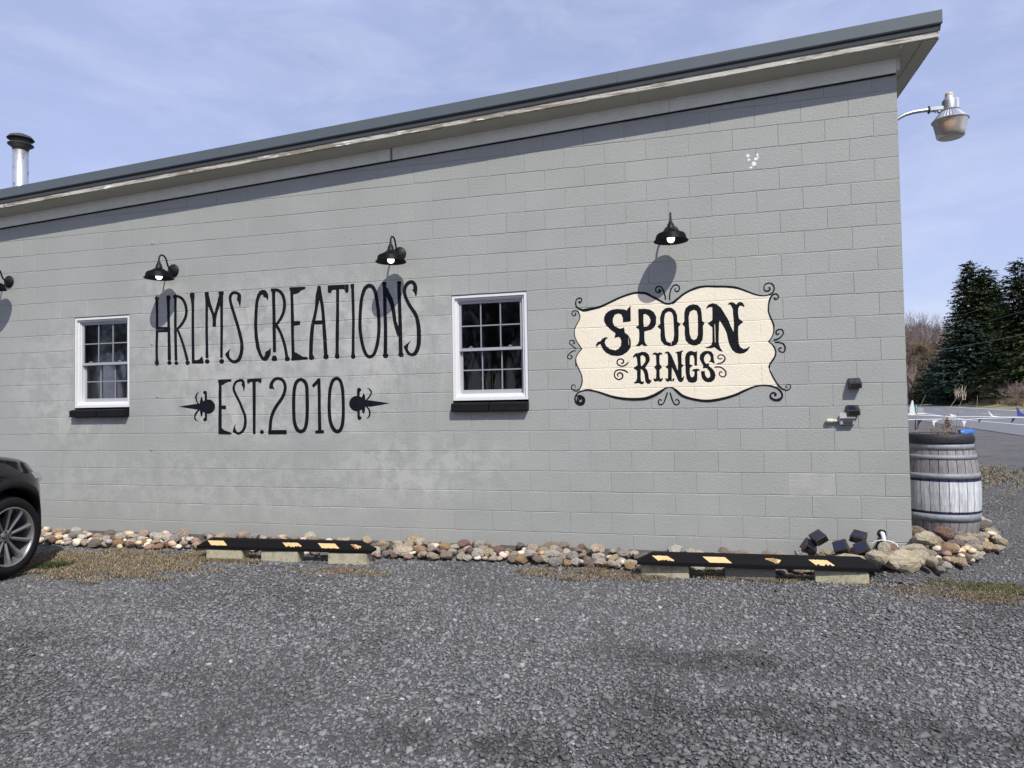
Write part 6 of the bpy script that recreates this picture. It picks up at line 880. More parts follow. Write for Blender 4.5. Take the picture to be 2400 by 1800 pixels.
# ---------------------------------------------------------------- grass
def blades(name, n, region, col, cvar, hgt, lean, label, cat, wd=.003, kind='stuff', z=0.0, clump=None):
    P = []
    while len(P) < n:
        x = random.uniform(region[0], region[1]); y = random.uniform(region[2], region[3]); cx = (region[0] + region[1]) / 2; cy = (region[2] + region[3]) / 2
        d = ((x - cx) / (region[1] - region[0]) * 2) ** 2 + ((y - cy) / (region[3] - region[2]) * 2) ** 2
        d += .45 * math.sin(x * 9 + y * 4) * math.sin(y * 11 - x * 3)
        cl = .5 + .5 * math.sin(x * 23 + math.sin(y * 19) * 2) * math.sin(y * 31 + math.sin(x * 17) * 2)
        if random.random() < max(0, 1.0 - d) ** 1.3 * (.25 + 1.1 * cl): P.append((x, y))
    P = np.array(P); h = hgt * rng.uniform(.4, 1.2, n); a = rng.uniform(0, 6.28, n); ln = rng.uniform(lean * .62, lean, n); w = wd * rng.uniform(.6, 1.3, n)
    dx = np.cos(a); dy = np.sin(a); zb = np.full(n, z)
    base1 = np.stack([P[:, 0] - dy * w, P[:, 1] + dx * w, zb - .005], 1); base2 = np.stack([P[:, 0] + dy * w, P[:, 1] - dx * w, zb - .005], 1)
    m1 = np.stack([P[:, 0] - dy * w * .7 + dx * h * np.sin(ln) * .5, P[:, 1] + dx * w * .7 + dy * h * np.sin(ln) * .5, zb + h * .6 * np.cos(ln * .6)], 1)
    m2 = np.stack([P[:, 0] + dy * w * .7 + dx * h * np.sin(ln) * .5, P[:, 1] - dx * w * .7 + dy * h * np.sin(ln) * .5, zb + h * .6 * np.cos(ln * .6)], 1)
    tip = np.stack([P[:, 0] + dx * h * np.sin(ln) * 1.2, P[:, 1] + dy * h * np.sin(ln) * 1.2, zb + h * np.maximum(np.cos(ln), .12)], 1)
    V = np.stack([base1, base2, m2, m1, tip], 1).reshape(-1, 3); k = 5 * np.arange(n)[:, None]
    F = np.concatenate([np.hstack([k, k + 1, k + 2]), np.hstack([k, k + 2, k + 3]), np.hstack([k + 3, k + 2, k + 4])])
    tone = np.array([col]) * .70 * np.exp(rng.normal(0, cvar, (n, 1))) * (1 + rng.normal(0, .06, (n, 3)))
    return tag(big_mesh(name, V, F, M['straw'], np.repeat(tone, 5, 0)), label, cat, kind=kind)
blades('dry_grass', 19000, (-9.0, -6.1, -1.85, -.45), (.32, .25, .155), .4, .030, 1.56, 'patch of flattened dry tan grass beside the parked car wheel', 'dry grass')
blades('dry_grass', 5000, (-7.2, -5.9, -.98, -.5), (.30, .23, .13), .35, .035, 1.5, 'thin dry grass around the left parking stop blocks', 'dry grass')
blades('dry_grass', 2600, (-5.6, -4.5, -1.25, -.85), (.28, .21, .13), .35, .022, 1.5, 'sparse dry grass in the gravel right of the left parking stop', 'dry grass')
blades('dry_grass', 2600, (-3.5, -1.9, -.98, -.45), (.28, .215, .13), .35, .026, 1.5, 'sparse dry grass before the right parking stop', 'dry grass')
blades('dry_grass', 2200, (-2.4, -.4, -.78, -.45), (.27, .21, .13), .35, .035, 1.3, 'dry grass tufts under the right parking stop', 'dry grass')
blades('dry_grass', 3200, (-.7, .9, -1.15, -.5), (.25, .19, .12), .35, .025, 1.5, 'dry grass litter below the corner boulders', 'dry grass')
blades('green_moss', 5200, (-.1, .85, -.95, -.35), (.13, .135, .04), .3, .014, 1.4, 'green mossy grass patch on the gravel at the lower right', 'moss')
blades('green_weed', 900, (-8.15, -7.75, -1.5, -1.15), (.06, .09, .025), .3, .05, 1.1, 'small green weed growing beside the car tyre', 'weed', wd=.004)
blades('dry_grass', 9000, (1.5, 4.8, 5.5, 12.5), (.27, .225, .14), .4, .05, 1.2, 'tan dry grass strip on the gravel behind the barrel', 'dry grass', wd=.006)
blades('green_grass', 9000, (.6, 3.0, 5.0, 14.0), (.17, .17, .06), .3, .08, 1.0, 'green grass strip between the building front and the road', 'grass', wd=.006)
# ---------------------------------------------------------------- barrel
BX, BY, BZ = .60, 1.13, .15
bar = thing('barrel_planter', 'weathered oak barrel planter with zinc hoops and a white painted band', 'barrel', (BX, BY, BZ))
def br(z): # radius at height 0..0.88
    t = (z - .40) / .50; return .345 - .062 * t * t
NS = 26; hs = [0, .08, .18, .30, .42, .54, .66, .76, .86, .90]
for k in range(NS):
    a0 = 2 * math.pi * k / NS + .02; a1 = 2 * math.pi * (k + 1) / NS + .02 - .018; vs_ = []
    for z in hs:
        for a in (a0, (a0 + a1) / 2, a1): r = br(z) + (.0015 if a == (a0 + a1) / 2 else 0); vs_.append((r * math.cos(a), r * math.sin(a), z))
        for a in (a1, a0): r = br(z) - .022; vs_.append((r * math.cos(a), r * math.sin(a), z))
    n = len(hs); fs = [(i * 5 + j, i * 5 + (j + 1) % 5, (i + 1) * 5 + (j + 1) % 5, (i + 1) * 5 + j) for i in range(n - 1) for j in range(5)]
    b = MB(); b.add(vs_, fs + [(4, 3, 2, 1, 0), tuple(range((n - 1) * 5, n * 5))]); b.build('stave', M['stavep'], bar)
for z0, z1 in ((.125, .200), (.545, .600), (.735, .780), (.828, .893)):
    b = MB(); b.lathe([(br(z0) + .0005, z0), (br(z0) + .004, z0), (br(z1) + .004, z1), (br(z1) + .0005, z1)], 64); b.build('hoop', M['hoop'], bar)
b = MB(); b.lathe([(br(.88) - .03, .90), (.300, .893), (.302, .90), (.305, .935), (.302, .972), (.292, .985), (.268, .985), (.262, .95)], 64); b.build('rim_band', M['rim'], bar)
b = MB(); b.lathe([(.27, .955), (.15, .965), (0, .97)], 40); b.build('soil', M['soil'], bar)
tb = (BX, BY, BZ)
def q2(zx, zy, Y=BY): return wx(2120 + zx / 7.9, 900 + zy / 7.9, Y)
def stems(name, lab, cat, lines, mt, r=.0028):
    b = MB()
    for L_ in lines:
        n = len(L_); b.tube([q2(*p[:2], Y=BY + (p[2] if len(p) > 2 else 0)) for p in L_], [r * (1 - .6 * i / max(1, n - 1)) for i in range(n)], 5)
    return tag(b.build(name, mt), lab, cat)
ts = mat('tan_stem', (.50, .42, .33), .8); ds = mat('dark_stem', (.035, .03, .03), .8); bs = mat('brown_leaf', (.14, .075, .045), .9)
L1 = [[(760, 960), (740, 580), (860, 400), (960, 270), (1090, 160), (1150, 20)], [(790, 940), (980, 500), (1060, 300), (1140, 60)]]
for k in range(34):
    x = random.uniform(930, 1130); y = random.uniform(130, 300); L1.append([(x, y, random.uniform(-.05, .05)), (x + random.uniform(-20, 20), y - random.uniform(30, 60)), (x + random.uniform(-25, 35), y - random.uniform(70, 130))])
stems('dried_stem', 'tall pale dried stem with bushy seed branches leaning out of the barrel', 'dried plant', L1, ts, .0026)
stems('dried_stem', 'single pale curved stem at the right side of the barrel top', 'dried plant', [[(1190, 960), (1210, 850), (1300, 640), (1340, 480), (1345, 300), (1355, 200)]], ts, .0026)
stems('dried_stem', 'thin pale stem rising by the white pennant at the left of the barrel', 'dried plant', [[(225, 900), (235, 600), (260, 480), (320, 350), (390, 200)]], ts, .0022)
stems('dark_stem', 'two dark upright stems in the middle of the barrel', 'dried plant', [[(920, 970), (960, 760), (990, 480), (1000, 440)], [(950, 970), (1010, 780), (1050, 600)], [(875, 960), (870, 780)]], ds, .0022)
lf = MB()
for k in range(90):
    c = q2(random.gauss(800, 34), random.gauss(720, 60), BY + random.uniform(-.04, .04)); d = Vector((random.gauss(0, 1), random.gauss(0, 1), random.gauss(0, 1))).normalized() * .014; e2 = d.orthogonal().normalized() * .008
    lf.add([c - d, c + e2, c + d, c - e2], [(0, 1, 2, 3)])
tag(lf.build('dead_seed_head', bs), 'brown crumpled dead leaves clumped above the barrel soil', 'dead leaves', kind='stuff')
lf = MB()
for k in range(420):
    c = q2(random.uniform(380, 1200) if k % 2 else random.gauss(600, 130), random.uniform(820, 965) if k % 2 else random.uniform(740, 960), BY + random.uniform(-.16, .14)); d = Vector((random.gauss(0, 1), random.gauss(0, 1), random.gauss(0, .8))).normalized() * random.uniform(.01, .035); e2 = d.orthogonal().normalized() * .0025
    lf.add([c - d, c + e2, c + d, c - e2], [(0, 1, 2, 3)])
tag(lf.build('dead_stalks', mat('dead_stalk', (.17, .13, .11), .9)), 'grey brown dead stalks and leaf litter matted on the barrel soil', 'dead stalks', kind='stuff')
lf = MB()
for k in range(160):
    c = q2(random.uniform(720, 1260), random.uniform(935, 975), BY + random.uniform(-.2, .0)); d = Vector((random.gauss(0, 1), random.gauss(0, .6), random.gauss(0, .25))).normalized() * random.uniform(.02, .05); e2 = Vector((0, 0, .002))
    lf.add([c - d, c + e2, c + d, c - e2], [(0, 1, 2, 3)])
tag(lf.build('straw', mat('yellow_straw', (.50, .36, .14), .9)), 'yellow straw lying on the barrel soil', 'straw', kind='stuff')
p = q2(1140, 935, BY + .02); bp = thing('blue_pot', 'bright blue plastic scoop lying on the soil at the right of the barrel', 'scoop', p, (0, 0, .1))
b = MB(); b.lathe([(.032, -.06), (.040, .06), (.036, .06), (.029, -.055)], 20, m=rotm(y=math.pi / 2, t=(0, 0, .018))); b.build('shell', M['bluep'], bp)
b = MB(); b.box((-.11, -.012, .0), (-.055, .012, .012)); b.build('handle', M['bluep'], bp, bevel=.004)
p = q2(218, 560); pl = thing('plant_tag', 'teal green oval tag with white marks on a thin stake at the barrel left', 'plant tag', p)
b = MB(); n = 24; Lp = [(.013 * math.cos(a) , .055 + .052 * math.sin(a)) for a in np.linspace(0, 2 * math.pi, n + 1)[:-1]]; b.prism(Lp, 1, -.002, .002); b.build('plate', M['green'], pl)
b = MB()
for z in (.02, .035, .05, .066, .082): b.box((-.003, -.0036, z), (.006, -.0024, z + .008))
b.build('print_marks', M['flagw'], pl)
b = MB(); b.tube([(0, .003, -.16), (0, .003, .02)], .003, 6); b.build('stake', M['post'], pl)
# ---------------------------------------------------------------- pennants
def q3(zx, zy, dep): 
    u = 2120 + zx / 7.9; v = 900 + zy / 7.9; d = RX * ((u - 1200) / 1600) + DN * ((v - 900) / 1600) + FW; return CP + d * dep
def pennants(lab, cordpts, flags, dep, anchor):
    c0 = q3(*cordpts[0], dep); t = thing('pennant_string', lab, 'pennants', (0, 0, 0), group='pennant strings between the building and the road')
    b = MB(); b.tube([Vector(anchor)] + [q3(x, y, dep + (.0015 * x)) for x, y in cordpts], .0055, 6); b.build('cord', M['flagw'], t)
    for m, pts in flags:
        ps = [q3(x, y, dep + .0015 * x) for x, y in pts]; n = len(ps); off = FW * .004
        b = MB(); b.add([p - off for p in ps] + [p + off for p in ps], [tuple(range(n)), tuple(range(n, 2 * n))[::-1]] + [(i, n + i, n + (i + 1) % n, (i + 1) % n) for i in range(n)]); b.build('pennant', M[m], t)
pennants('white cord with white and blue pennants blown upward, upper string behind the barrel', [(60, 570), (240, 575), (830, 600), (1450, 605), (2212, 612), (3200, 600)],
         [('flagw', [(85, 570), (105, 420), (140, 296), (158, 310), (185, 480), (235, 572)]), ('flagw', [(835, 555), (860, 552), (1000, 600), (835, 600)]), ('flagw', [(1535, 488), (1560, 505), (1640, 585), (1830, 610), (1620, 608), (1580, 570)]), ('flagb', [(2070, 425), (2110, 450), (2150, 530), (2240, 570), (2230, 605), (2095, 600)]), ('flagw', [(2500, 500), (2560, 610), (2470, 608)])], 9.0, (.035, 2.6, 1.27))
pennants('white cord with hanging navy and white pennants, lower string behind the barrel', [(60, 661), (330, 655), (740, 648), (1150, 655), (1500, 636), (2000, 622), (3200, 640)],
         [('flagd', [(200, 665), (320, 662), (265, 750), (235, 850), (190, 850)]), ('flagw', [(510, 655), (640, 652), (555, 720), (550, 800), (525, 760)]), ('flagw', [(1060, 680), (1145, 676), (1115, 745), (1100, 810), (1085, 740)]), ('flagd', [(1368, 652), (1440, 650), (1395, 680), (1382, 716)]), ('flagd', [(1990, 636), (2052, 632), (2010, 690), (1978, 724)])], 8.6, (.035, 2.3, 1.16))
po = q3(3200, 620, 13.6); t = thing('string_post', 'thin grey post beyond the right edge holding the pennant strings', 'post', (po.x, po.y, 0)); b = MB(); b.box((-.04, -.04, -.1), (.04, .04, 1.6)); b.build('post', M['post'], t)
# ---------------------------------------------------------------- far roadside
def ray_pt(u, dep, z=0.0):
    d = RX * ((u - 1200) / 1600) + FW; d.z = 0; p = CP + d * dep; return Vector((p.x, p.y, z))
p = ray_pt(2205, 128, 0); p.z = field_z(p.x, p.y) - .3; sg = thing('marker_post', 'grey roadside post topped with a small amber marker sign', 'marker post', p); sg.scale = (1.2, 1.2, 1.15)
b = MB(); b.box((-.08, -.08, 0), (.08, .08, 2.3)); b.build('post', M['post'], sg)
b = MB(); b.prism([(-.17, 2.1), (.17, 2.1), (.17, 2.75), (.10, 2.85), (-.10, 2.85), (-.17, 2.75)], 1, -.13, -.09); b.build('sign_plate', M['amber'], sg)
p = ray_pt(2142, 60, 0); mb_ = thing('roadside_box', 'grey roadside box on a white rail across the lot, beside the building corner', 'roadside box', p)
b = MB(); b.box((-.6, -.3, -0.1), (.6, .3, .62)); b.build('box_shell', M['elec'], mb_, bevel=.05); b = MB(); b.tube([(-1.1, -.4, .1), (.75, -.4, .08)], .04, 8); b.build('rail', M['flagw'], mb_)
def hill_z(x, y): return -.5 + math.sin(min(1, max(0, (y - 158) / 150)) * math.pi / 2) * (15.5 + 1.5 * math.sin(x * .03) + 1.0 * math.sin(x * .11))
hv = []; hf = []
nxh, nyh = 40, 14
for j in range(nyh):
    for i in range(nxh):
        x = -60 + 330 * i / (nxh - 1); y = 158 + 240 * j / (nyh - 1)
        hv.append((x, y, hill_z(x, y)))
for j in range(nyh - 1):
    for i in range(nxh - 1): a = j * nxh + i; hf.append((a, a + 1, a + nxh + 1, a + nxh))
hmesh = bpy.data.meshes.new('hill'); hmesh.from_pydata(hv, [], hf); hmesh.materials.append(M['hill']); tag(link('hill', hmesh), kind='structure')
def tree_arrays(base, h, spread, rnd, depth=5, r0=.2, col=(.14, .10, .08), up=.5, droop=0.0, nb=(2, 3), segf=.36):
    V = []; F = []; T = []
    def seg(a, b, ra, rb):
        d = (b - a).normalized(); u = d.orthogonal().normalized(); w = d.cross(u); k = len(V)
        for c, r in ((a, ra), (b, rb)):
            for j in range(3): an = 2.094 * j; V.append(c + (u * math.cos(an) + w * math.sin(an)) * r)
        for j in range(3): F.append((k + j, k + (j + 1) % 3, k + 3 + (j + 1) % 3, k + 3 + j))
        g = rnd.uniform(.7, 1.3); T.extend([[c * g for c in col]] * 6)
    def grow(p, d, L_, r, lv):
        q = p + d * L_; seg(p, q, r, r * .65)
        if lv == 0: return
        for _ in range(rnd.choice(nb) + (2 if lv == 1 else 0)):
            nd = (d + Vector((rnd.gauss(0, 1), rnd.gauss(0, 1), rnd.gauss(0, .6))) * spread).normalized(); nd = (nd + Vector((0, 0, up - droop * (5 - lv) * .2))).normalized()
            grow(p + (q - p) * rnd.uniform(.55, 1.0), nd, L_ * rnd.uniform(.6, .85), max(r * .55, .022), lv - 1)
    grow(Vector(base), Vector((rnd.gauss(0, .06), rnd.gauss(0, .06), 1)).normalized(), h * segf, r0, depth)
    return V, F, T
def emit_arrays(name, arrs, mt, parent=None):
    V = []; F = []; T = []
    for v, f, t in arrs: n = len(V); V += [tuple(p) for p in v]; F += [tuple(i + n for i in q) for q in f]; T += t
    return big_mesh(name, np.array(V), np.array(F), mt, np.array(T), parent)
rn = random.Random(3)
arr = []
for k in range(245):
    u = rn.uniform(2080, 2340) if k < 165 else rn.uniform(1500, 2080); dep = rn.uniform(150, 290); p = ray_pt(u, dep); z = max(0, hill_z(p.x, p.y))
    arr.append(tree_arrays((p.x, p.y, z), rn.uniform(13, 18), .5, rn, 4, .17, rn.choice([(.19, .135, .11), (.15, .11, .09), (.23, .17, .13), (.17, .13, .125)]), up=.35))
tag(emit_arrays('bare_woods', arr, M['twig']), 'hazy mass of bare brown trees on the hillside beyond the road', 'woods', kind='stuff')
arr = []
for k in range(110):
    x = -75 + 110 * (k + rn.random()) / 110; y = rn.uniform(-75, -44); arr.append(tree_arrays((x, y, -.2), rn.uniform(13, 19), .5, rn, 4, .25, rn.choice([(.07, .06, .05), (.10, .08, .065), (.05, .055, .04)]), up=.35, nb=(3, 3)))
tag(emit_arrays('bare_woods', arr, M['twig']), 'line of bare trees behind the viewer that mirrors darkly in the window panes', 'woods', kind='stuff')
# willow
p = ray_pt(2136, 158); wl = thing('willow_tree', 'bare yellowish willow with a dark leaning trunk beside the building corner', 'tree', p); wl.scale = (1.3, 1.3, 1.3)
b = MB(); b.tube([(0, 0, -.2), (.3, 0, 2.5), (1.0, 0, 5), (2.4, 0, 7.5)], [.55, .45, .33, .2], 8); b.tube([(.8, 0, 4), (3.5, 0, 6.2), (6.5, 0, 7.2)], [.26, .2, .1], 8); b.tube([(.5, 0, 3.2), (-1.5, 0, 6), (-2.5, .5, 8.5)], [.3, .2, .1], 8); b.build('trunk', M['bark'], wl)
arr = []
for k in range(46):
    a = rn.uniform(0, 6.28); s = Vector((rn.gauss(2.0, 2.2), rn.gauss(0, 1.6), rn.uniform(5, 8.2))); arr.append(tree_arrays(s, rn.uniform(3.5, 5.5), .7, rn, 3, .06, rn.choice([(.22, .165, .095), (.26, .20, .115), (.17, .12, .085)]), up=.25, droop=.2, nb=(3, 4)))
o = emit_arrays('crown', arr, M['twig'], wl)
def spruce(u, dep, h, R_, lab, cols, dens=1.0, seed=0, blunt=1.0, zb=-.3):
    r = random.Random(seed); p = ray_pt(u, dep); p.z = field_z(p.x, p.y); t = thing('spruce_tree', lab, 'tree', p, group='evergreens beyond the road')
    b = MB(); b.tube([(0, 0, -.3), (0, 0, h * .95)], [R_ * .09, .03], 7); b.build('trunk', M['bark'], t)
    V = []; F = []; T = []
    nl = int(h * 2.6)
    for L_ in range(nl):
        f = L_ / nl; z = .15 + f * (h - .3); rr = R_ * ((1 - f) ** blunt) * (1 if f > .06 else .85) + .12; nbr = max(7, int(rr * 6.2 * dens))
        for k in range(nbr):
            a = r.uniform(0, 6.28); zj = r.uniform(-.35, .35); ln = rr * r.uniform(.62, 1.12) * (1 + .18 * math.sin(a * 3 + seed + f * 5)); dz = -.16 * ln; ns = max(5, int(ln * 6.6))
            base = np.array(cols[r.randrange(len(cols))]) * r.uniform(.65, 1.35)
            for s in range(ns):
                g = (s + r.random()) / ns
                if g < .18: continue
                x = ln * g; zz = z + zj + dz * g + .10 * ln * g * g + r.gauss(0, .10); c = Vector((math.cos(a) * x + r.gauss(0, .10 + .05 * x), math.sin(a) * x + r.gauss(0, .10 + .05 * x), zz))
                sz = r.uniform(.22, .50); d1 = Vector((math.cos(a) + r.gauss(0, .5), math.sin(a) + r.gauss(0, .5), r.gauss(-.1, .25))).normalized() * sz; d2 = Vector((-math.sin(a), math.cos(a), r.gauss(0, .5))).normalized() * sz * .42
                n = len(V); V += [tuple(c - d1 * .6 - d2), tuple(c - d1 * .6 + d2), tuple(c + d1)]; F.append((n, n + 1, n + 2)); tn = list(base * (.8 + .4 * g)); T += [tn] * 3
    big_mesh('crown', np.array(V), np.array(F), M['needle'], np.array(T), t)
DG = [(.020, .034, .012), (.030, .045, .016), (.042, .052, .018), (.014, .024, .010)]; BG = [(.045, .066, .050), (.062, .088, .070), (.030, .048, .034), (.02, .034, .022)]; YG = [(.05, .06, .018), (.035, .05, .016)]
def edge_dep(u): return float(np.interp(u, [2163, 2300, 2400, 2480], [137, 93, 69, 57]))
spruce(2282, 122, 25.0, 5.6, 'tall dark spruce with pointed tip, left of the twin tops', DG, 1.0, 11, .42)
spruce(2316, 120, 23.2, 5.6, 'tall olive green spruce standing right against the pointed one', YG + DG[:1], 1.0, 12, .42)
spruce(2345, 118, 19.6, 5.2, 'shorter dark spruce filling behind the two tall tops', DG, .9, 13, .55)
spruce(2396, 102, 21.0, 5.6, 'tallest dark spruce at the right edge of the picture', DG, 1.0, 14, .5)
spruce(2273, 119, 14.6, 7.9, 'broad blue green spruce in front of the tall dark ones', BG, 1.0, 15, .55)
spruce(2218, 131, 10.0, 5.6, 'low dark spruce left of the blue one by the marker post', DG, 1.0, 16, .65)
spruce(2350, 105, 8.6, 5.6, 'low dark spruce under the tall trees on the right', DG + YG, 1.0, 17, .55)
spruce(2420, 94, 8.5, 5.7, 'low dark evergreen at the right edge below the tallest spruce', DG + YG, 1.0, 18, .55)
spruce(2180, 146, 9.0, 4.8, 'smallest dark evergreen nearest the willow', DG, 1.0, 19, .65)
spruce(2310, 117, 8.2, 5.2, 'low dark evergreen between the blue spruce and the right group', DG, 1.0, 20, .55)
def brush(lab, ur, dep, hgt, n, col, seed, name='dry_brush'):
    r = random.Random(seed); arr = []
    for k in range(n):
        u = r.uniform(*ur); p = ray_pt(u, edge_dep(u) + dep + r.uniform(-2, 2)); arr.append(tree_arrays((p.x, p.y, field_z(p.x, p.y) - .1), hgt * r.uniform(.6, 1.2), .8, r, 2, .035, [c * r.uniform(.7, 1.3) for c in col], up=.2, nb=(3, 4), segf=.45))
    return tag(emit_arrays(name, arr, M['twig']), lab, 'brush', kind='stuff')
brush('reddish brown dead brush at the foot of the spruces', (2262, 2330), 13.5, 2.6, 150, (.085, .042, .028), 1)
brush('pale dead branches at the right below the dark evergreens', (2318, 2420), 15, 3.0, 80, (.20, .155, .11), 2)
brush('grey bare bush beside the marker post', (2215, 2262), 8, 2.0, 40, (.15, .12, .095), 3)
# berm and tall grass across the road
r_ = random.Random(5); V_ = []; F_ = []; T_ = []
for k in range(9000):
    u = 2470 - 200 * r_.random() ** 1.5; p = ray_pt(u, edge_dep(u) + 12.5 + r_.gauss(0, 1.5)); z = field_z(p.x, p.y); h = r_.uniform(.2, .8); a = r_.uniform(0, 6.28); c = [q * r_.uniform(.6, 1.3) for q in (.27, .20, .12)]
    n = len(V_); V_ += [(p.x - .05 * math.cos(a), p.y - .05 * math.sin(a), z - .05), (p.x + .05 * math.cos(a), p.y + .05 * math.sin(a), z - .05), (p.x + r_.gauss(0, .25), p.y + r_.gauss(0, .2), z + h)]; F_.append((n, n + 1, n + 2)); T_ += [c] * 3
tag(big_mesh('tall_dry_grass', np.array(V_), np.array(F_), M['straw'], np.array(T_)), 'band of tall tan dry grass on the bank beyond the road', 'dry grass', kind='stuff')
# utility pole and wires
pp = ray_pt(2470, 62); up_ = thing('utility_pole', 'wooden utility pole just beyond the right edge of the picture', 'utility pole', pp)
b = MB(); b.tube([(0, 0, -.2), (0, 0, 11.5)], [.16, .12], 10); b.build('pole', M['bark'], up_); b = MB(); b.box((-1.1, -.06, 10.6), (1.1, .06, 10.8)); b.build('crossarm', M['bark'], up_)
for (u0, v0, u1, v1, lab, r) in ((2225, 745, 2470, 672, 'highest thin power line crossing the dark spruces', .016), (2280, 762, 2470, 705, 'second thin power line crossing the dark spruces', .016), (2170, 826, 2470, 768, 'lowest thicker cable sagging before the blue spruce', .03)):
    b = MB(); pts = []
    for f in np.linspace(0, 1, 12):
        u = u0 + (u1 - u0) * f; v = v0 + (v1 - v0) * f + 10 * f * (1 - f); dep = 88 - 26 * f; d = RX * ((u - 1200) / 1600) + DN * ((v - 900) / 1600) + FW; pts.append(CP + d * dep)
    b.tube(pts, r, 5); tag(b.build('power_line', mat('wire_metal', (.10, .10, .10), .6)), lab, 'wire')
# ---------------------------------------------------------------- cars
def make_suv():
    t = thing('suv', '', 'car')
    HW = .985
    # side profile of hood/roof line z(y), y forward; nose at +2.5
    st = [(-2.48, .55, .95, .80), (-2.42, .35, 1.25, .90), (-2.30, .28, 1.60, .95), (-1.9, .26, 1.72, .97), (-1.2, .26, 1.77, .985), (-.2, .26, 1.77, .985), (.45, .26, 1.70, .985), (.95, .26, 1.40, .985), (1.22, .26, 1.14, .985),
          (1.6, .26, 1.135, .98), (1.90, .27, 1.095, .935), (2.10, .28, 1.045, .84), (2.26, .29, .975, .71), (2.39, .32, .89, .57), (2.47, .40, .74, .42)]
    V = []; N_ = 13
    for y, zb, zt, w in st:
        shoulder = min(.98, zt - .06)
        cab = max(0, zt - 1.15) / .62
        pr = [(0, zb), (w * .8, zb), (w * .97, zb + .06), (w, zb + .20), (w * 1.0, (zb + shoulder) / 2), (w * .995, shoulder - .10), (w * .975, shoulder - .02), (w * .94, shoulder + .02), (w * (.90 - .02 * cab), shoulder + .02 + (zt - shoulder) * .35), (w * (.84 - .03 * cab), shoulder + (zt - shoulder) * .80), (w * (.74 - .02 * cab), zt - .015), (w * .45, zt), (0, zt + .012)]
        tp = 1 - .16 * max(0, y - 1.5)
        pr = pr[:6] + [(x * (tp if z > .8 else 1), z) for x, z in pr[6:]]
        V.append(pr)
    vs_ = []; 
    for (y, *_), pr in zip(st, V):
        for x, z in pr: vs_.append((x, y, z))
        for x, z in pr[-2:0:-1]: vs_.append((-x, y, z))
    n = 2 * N_ - 2; fs = [(i * n + j, i * n + (j + 1) % n, (i + 1) * n + (j + 1) % n, (i + 1) * n + j) for i in range(len(st) - 1) for j in range(n)] + [tuple(range(n)), tuple(range((len(st) - 1) * n, len(st) * n))[::-1]]
    me = bpy.data.meshes.new('body'); me.from_pydata(vs_, [], fs); bm = bmesh.new(); bm.from_mesh(me); bmesh.ops.recalc_face_normals(bm, faces=bm.faces); bm.to_mesh(me); bm.free()
    tmp = bpy.data.objects.new('tmp', me); COL.objects.link(tmp)
    m = tmp.modifiers.new('s', 'SUBSURF'); m.levels = 2; m.render_levels = 2
    cyl = []
    for yy in (1.57, -1.41):
        c = MB(); c.lathe([(0, -1.2), (.418, -1.2), (.418, 1.2), (0, 1.2)], 48, m=rotm(y=math.pi / 2, t=(0, yy, .40))); cm = c.mesh('cyl'); b2 = bmesh.new(); b2.from_mesh(cm); bmesh.ops.remove_doubles(b2, verts=b2.verts, dist=1e-5); bmesh.ops.recalc_face_normals(b2, faces=b2.faces); b2.to_mesh(cm); b2.free()
        co = bpy.data.objects.new('tmpc', cm); COL.objects.link(co); cyl.append(co); bo = tmp.modifiers.new('b', 'BOOLEAN'); bo.operation = 'DIFFERENCE'; bo.object = co; bo.solver = 'EXACT'
    dg = bpy.context.evaluated_depsgraph_get(); dg.update(); me2 = bpy.data.meshes.new_from_object(tmp.evaluated_get(dg)); 
    bpy.data.objects.remove(tmp); [bpy.data.objects.remove(c) for c in cyl]
    me2.materials.clear(); me2.materials.append(M['carp'])
    me2.polygons.foreach_set('use_smooth', [True] * len(me2.polygons)); me2.update()
    try: me2.set_sharp_from_angle(angle=math.radians(35))
    except Exception: pass
    me2.name = 'body'; link('body', me2, t)
    # inner dark wells
    b = MB(); b.box((-.72, -1.9, .30), (.72, 2.05, .80)); b.build('underbody', M['blackin'], t)
    for sx in (1, -1):
        for yy in (1.57, -1.41):
            q = MB(); ns = 28; vs_ = []
            for k in range(ns + 1):
                a = math.radians(-12 + 204 * k / ns)
                for rr, xo in ((.412, .93), (.415, .995), (.435, 1.004), (.478, .996), (.492, .955)):
                    yy2 = yy + rr * math.cos(a); fall = max(0, (yy2 - 1.88)) * .62 if yy > 0 else 0
                    vs_.append((sx * (xo - fall), yy2, .40 + rr * math.sin(a)))
            q.add(vs_, [(k * 5 + j, k * 5 + j + 1, k * 5 + 6 + j, k * 5 + 5 + j) for k in range(ns) for j in range(4)], True); q.build('arch_cladding', M['clad'], t)
        b = MB(); b.box((min(sx * .93, sx * 1.0), -.93, .27), (max(sx * .93, sx * 1.0), 1.08, .42)); b.build('side_sill', M['clad'], t, bevel=.02)
        # side glass
        b = MB(); b.add([(sx * .905, -1.75, 1.08), (sx * .905, .92, 1.08), (sx * .80, .35, 1.60), (sx * .80, -1.65, 1.60)], [(0, 1, 2, 3)]); b.build('side_glass', M['carglass'], t)
        b = MB(); b.add([(sx * .60, 2.44, .80), (sx * .90, 2.20, .84), (sx * .915, 2.10, .93), (sx * .885, 2.16, .95), (sx * .58, 2.40, .90)], [(0, 1, 2, 3, 4)])
        b = MB(); pts = [(sx * .42, 2.43, .78), (sx * .68, 2.30, .80), (sx * .86, 2.10, .86), (sx * .85, 2.06, .92), (sx * .66, 2.26, .915), (sx * .41, 2.40, .88)]; b.add(pts + [(p[0], p[1] - .12, p[2]) for p in pts], [tuple(range(6)), tuple(range(6, 12))[::-1]] + [(i, 6 + i, 6 + (i + 1) % 6, (i + 1) % 6) for i in range(6)]); b.build('headlight', M['lampg'], t)
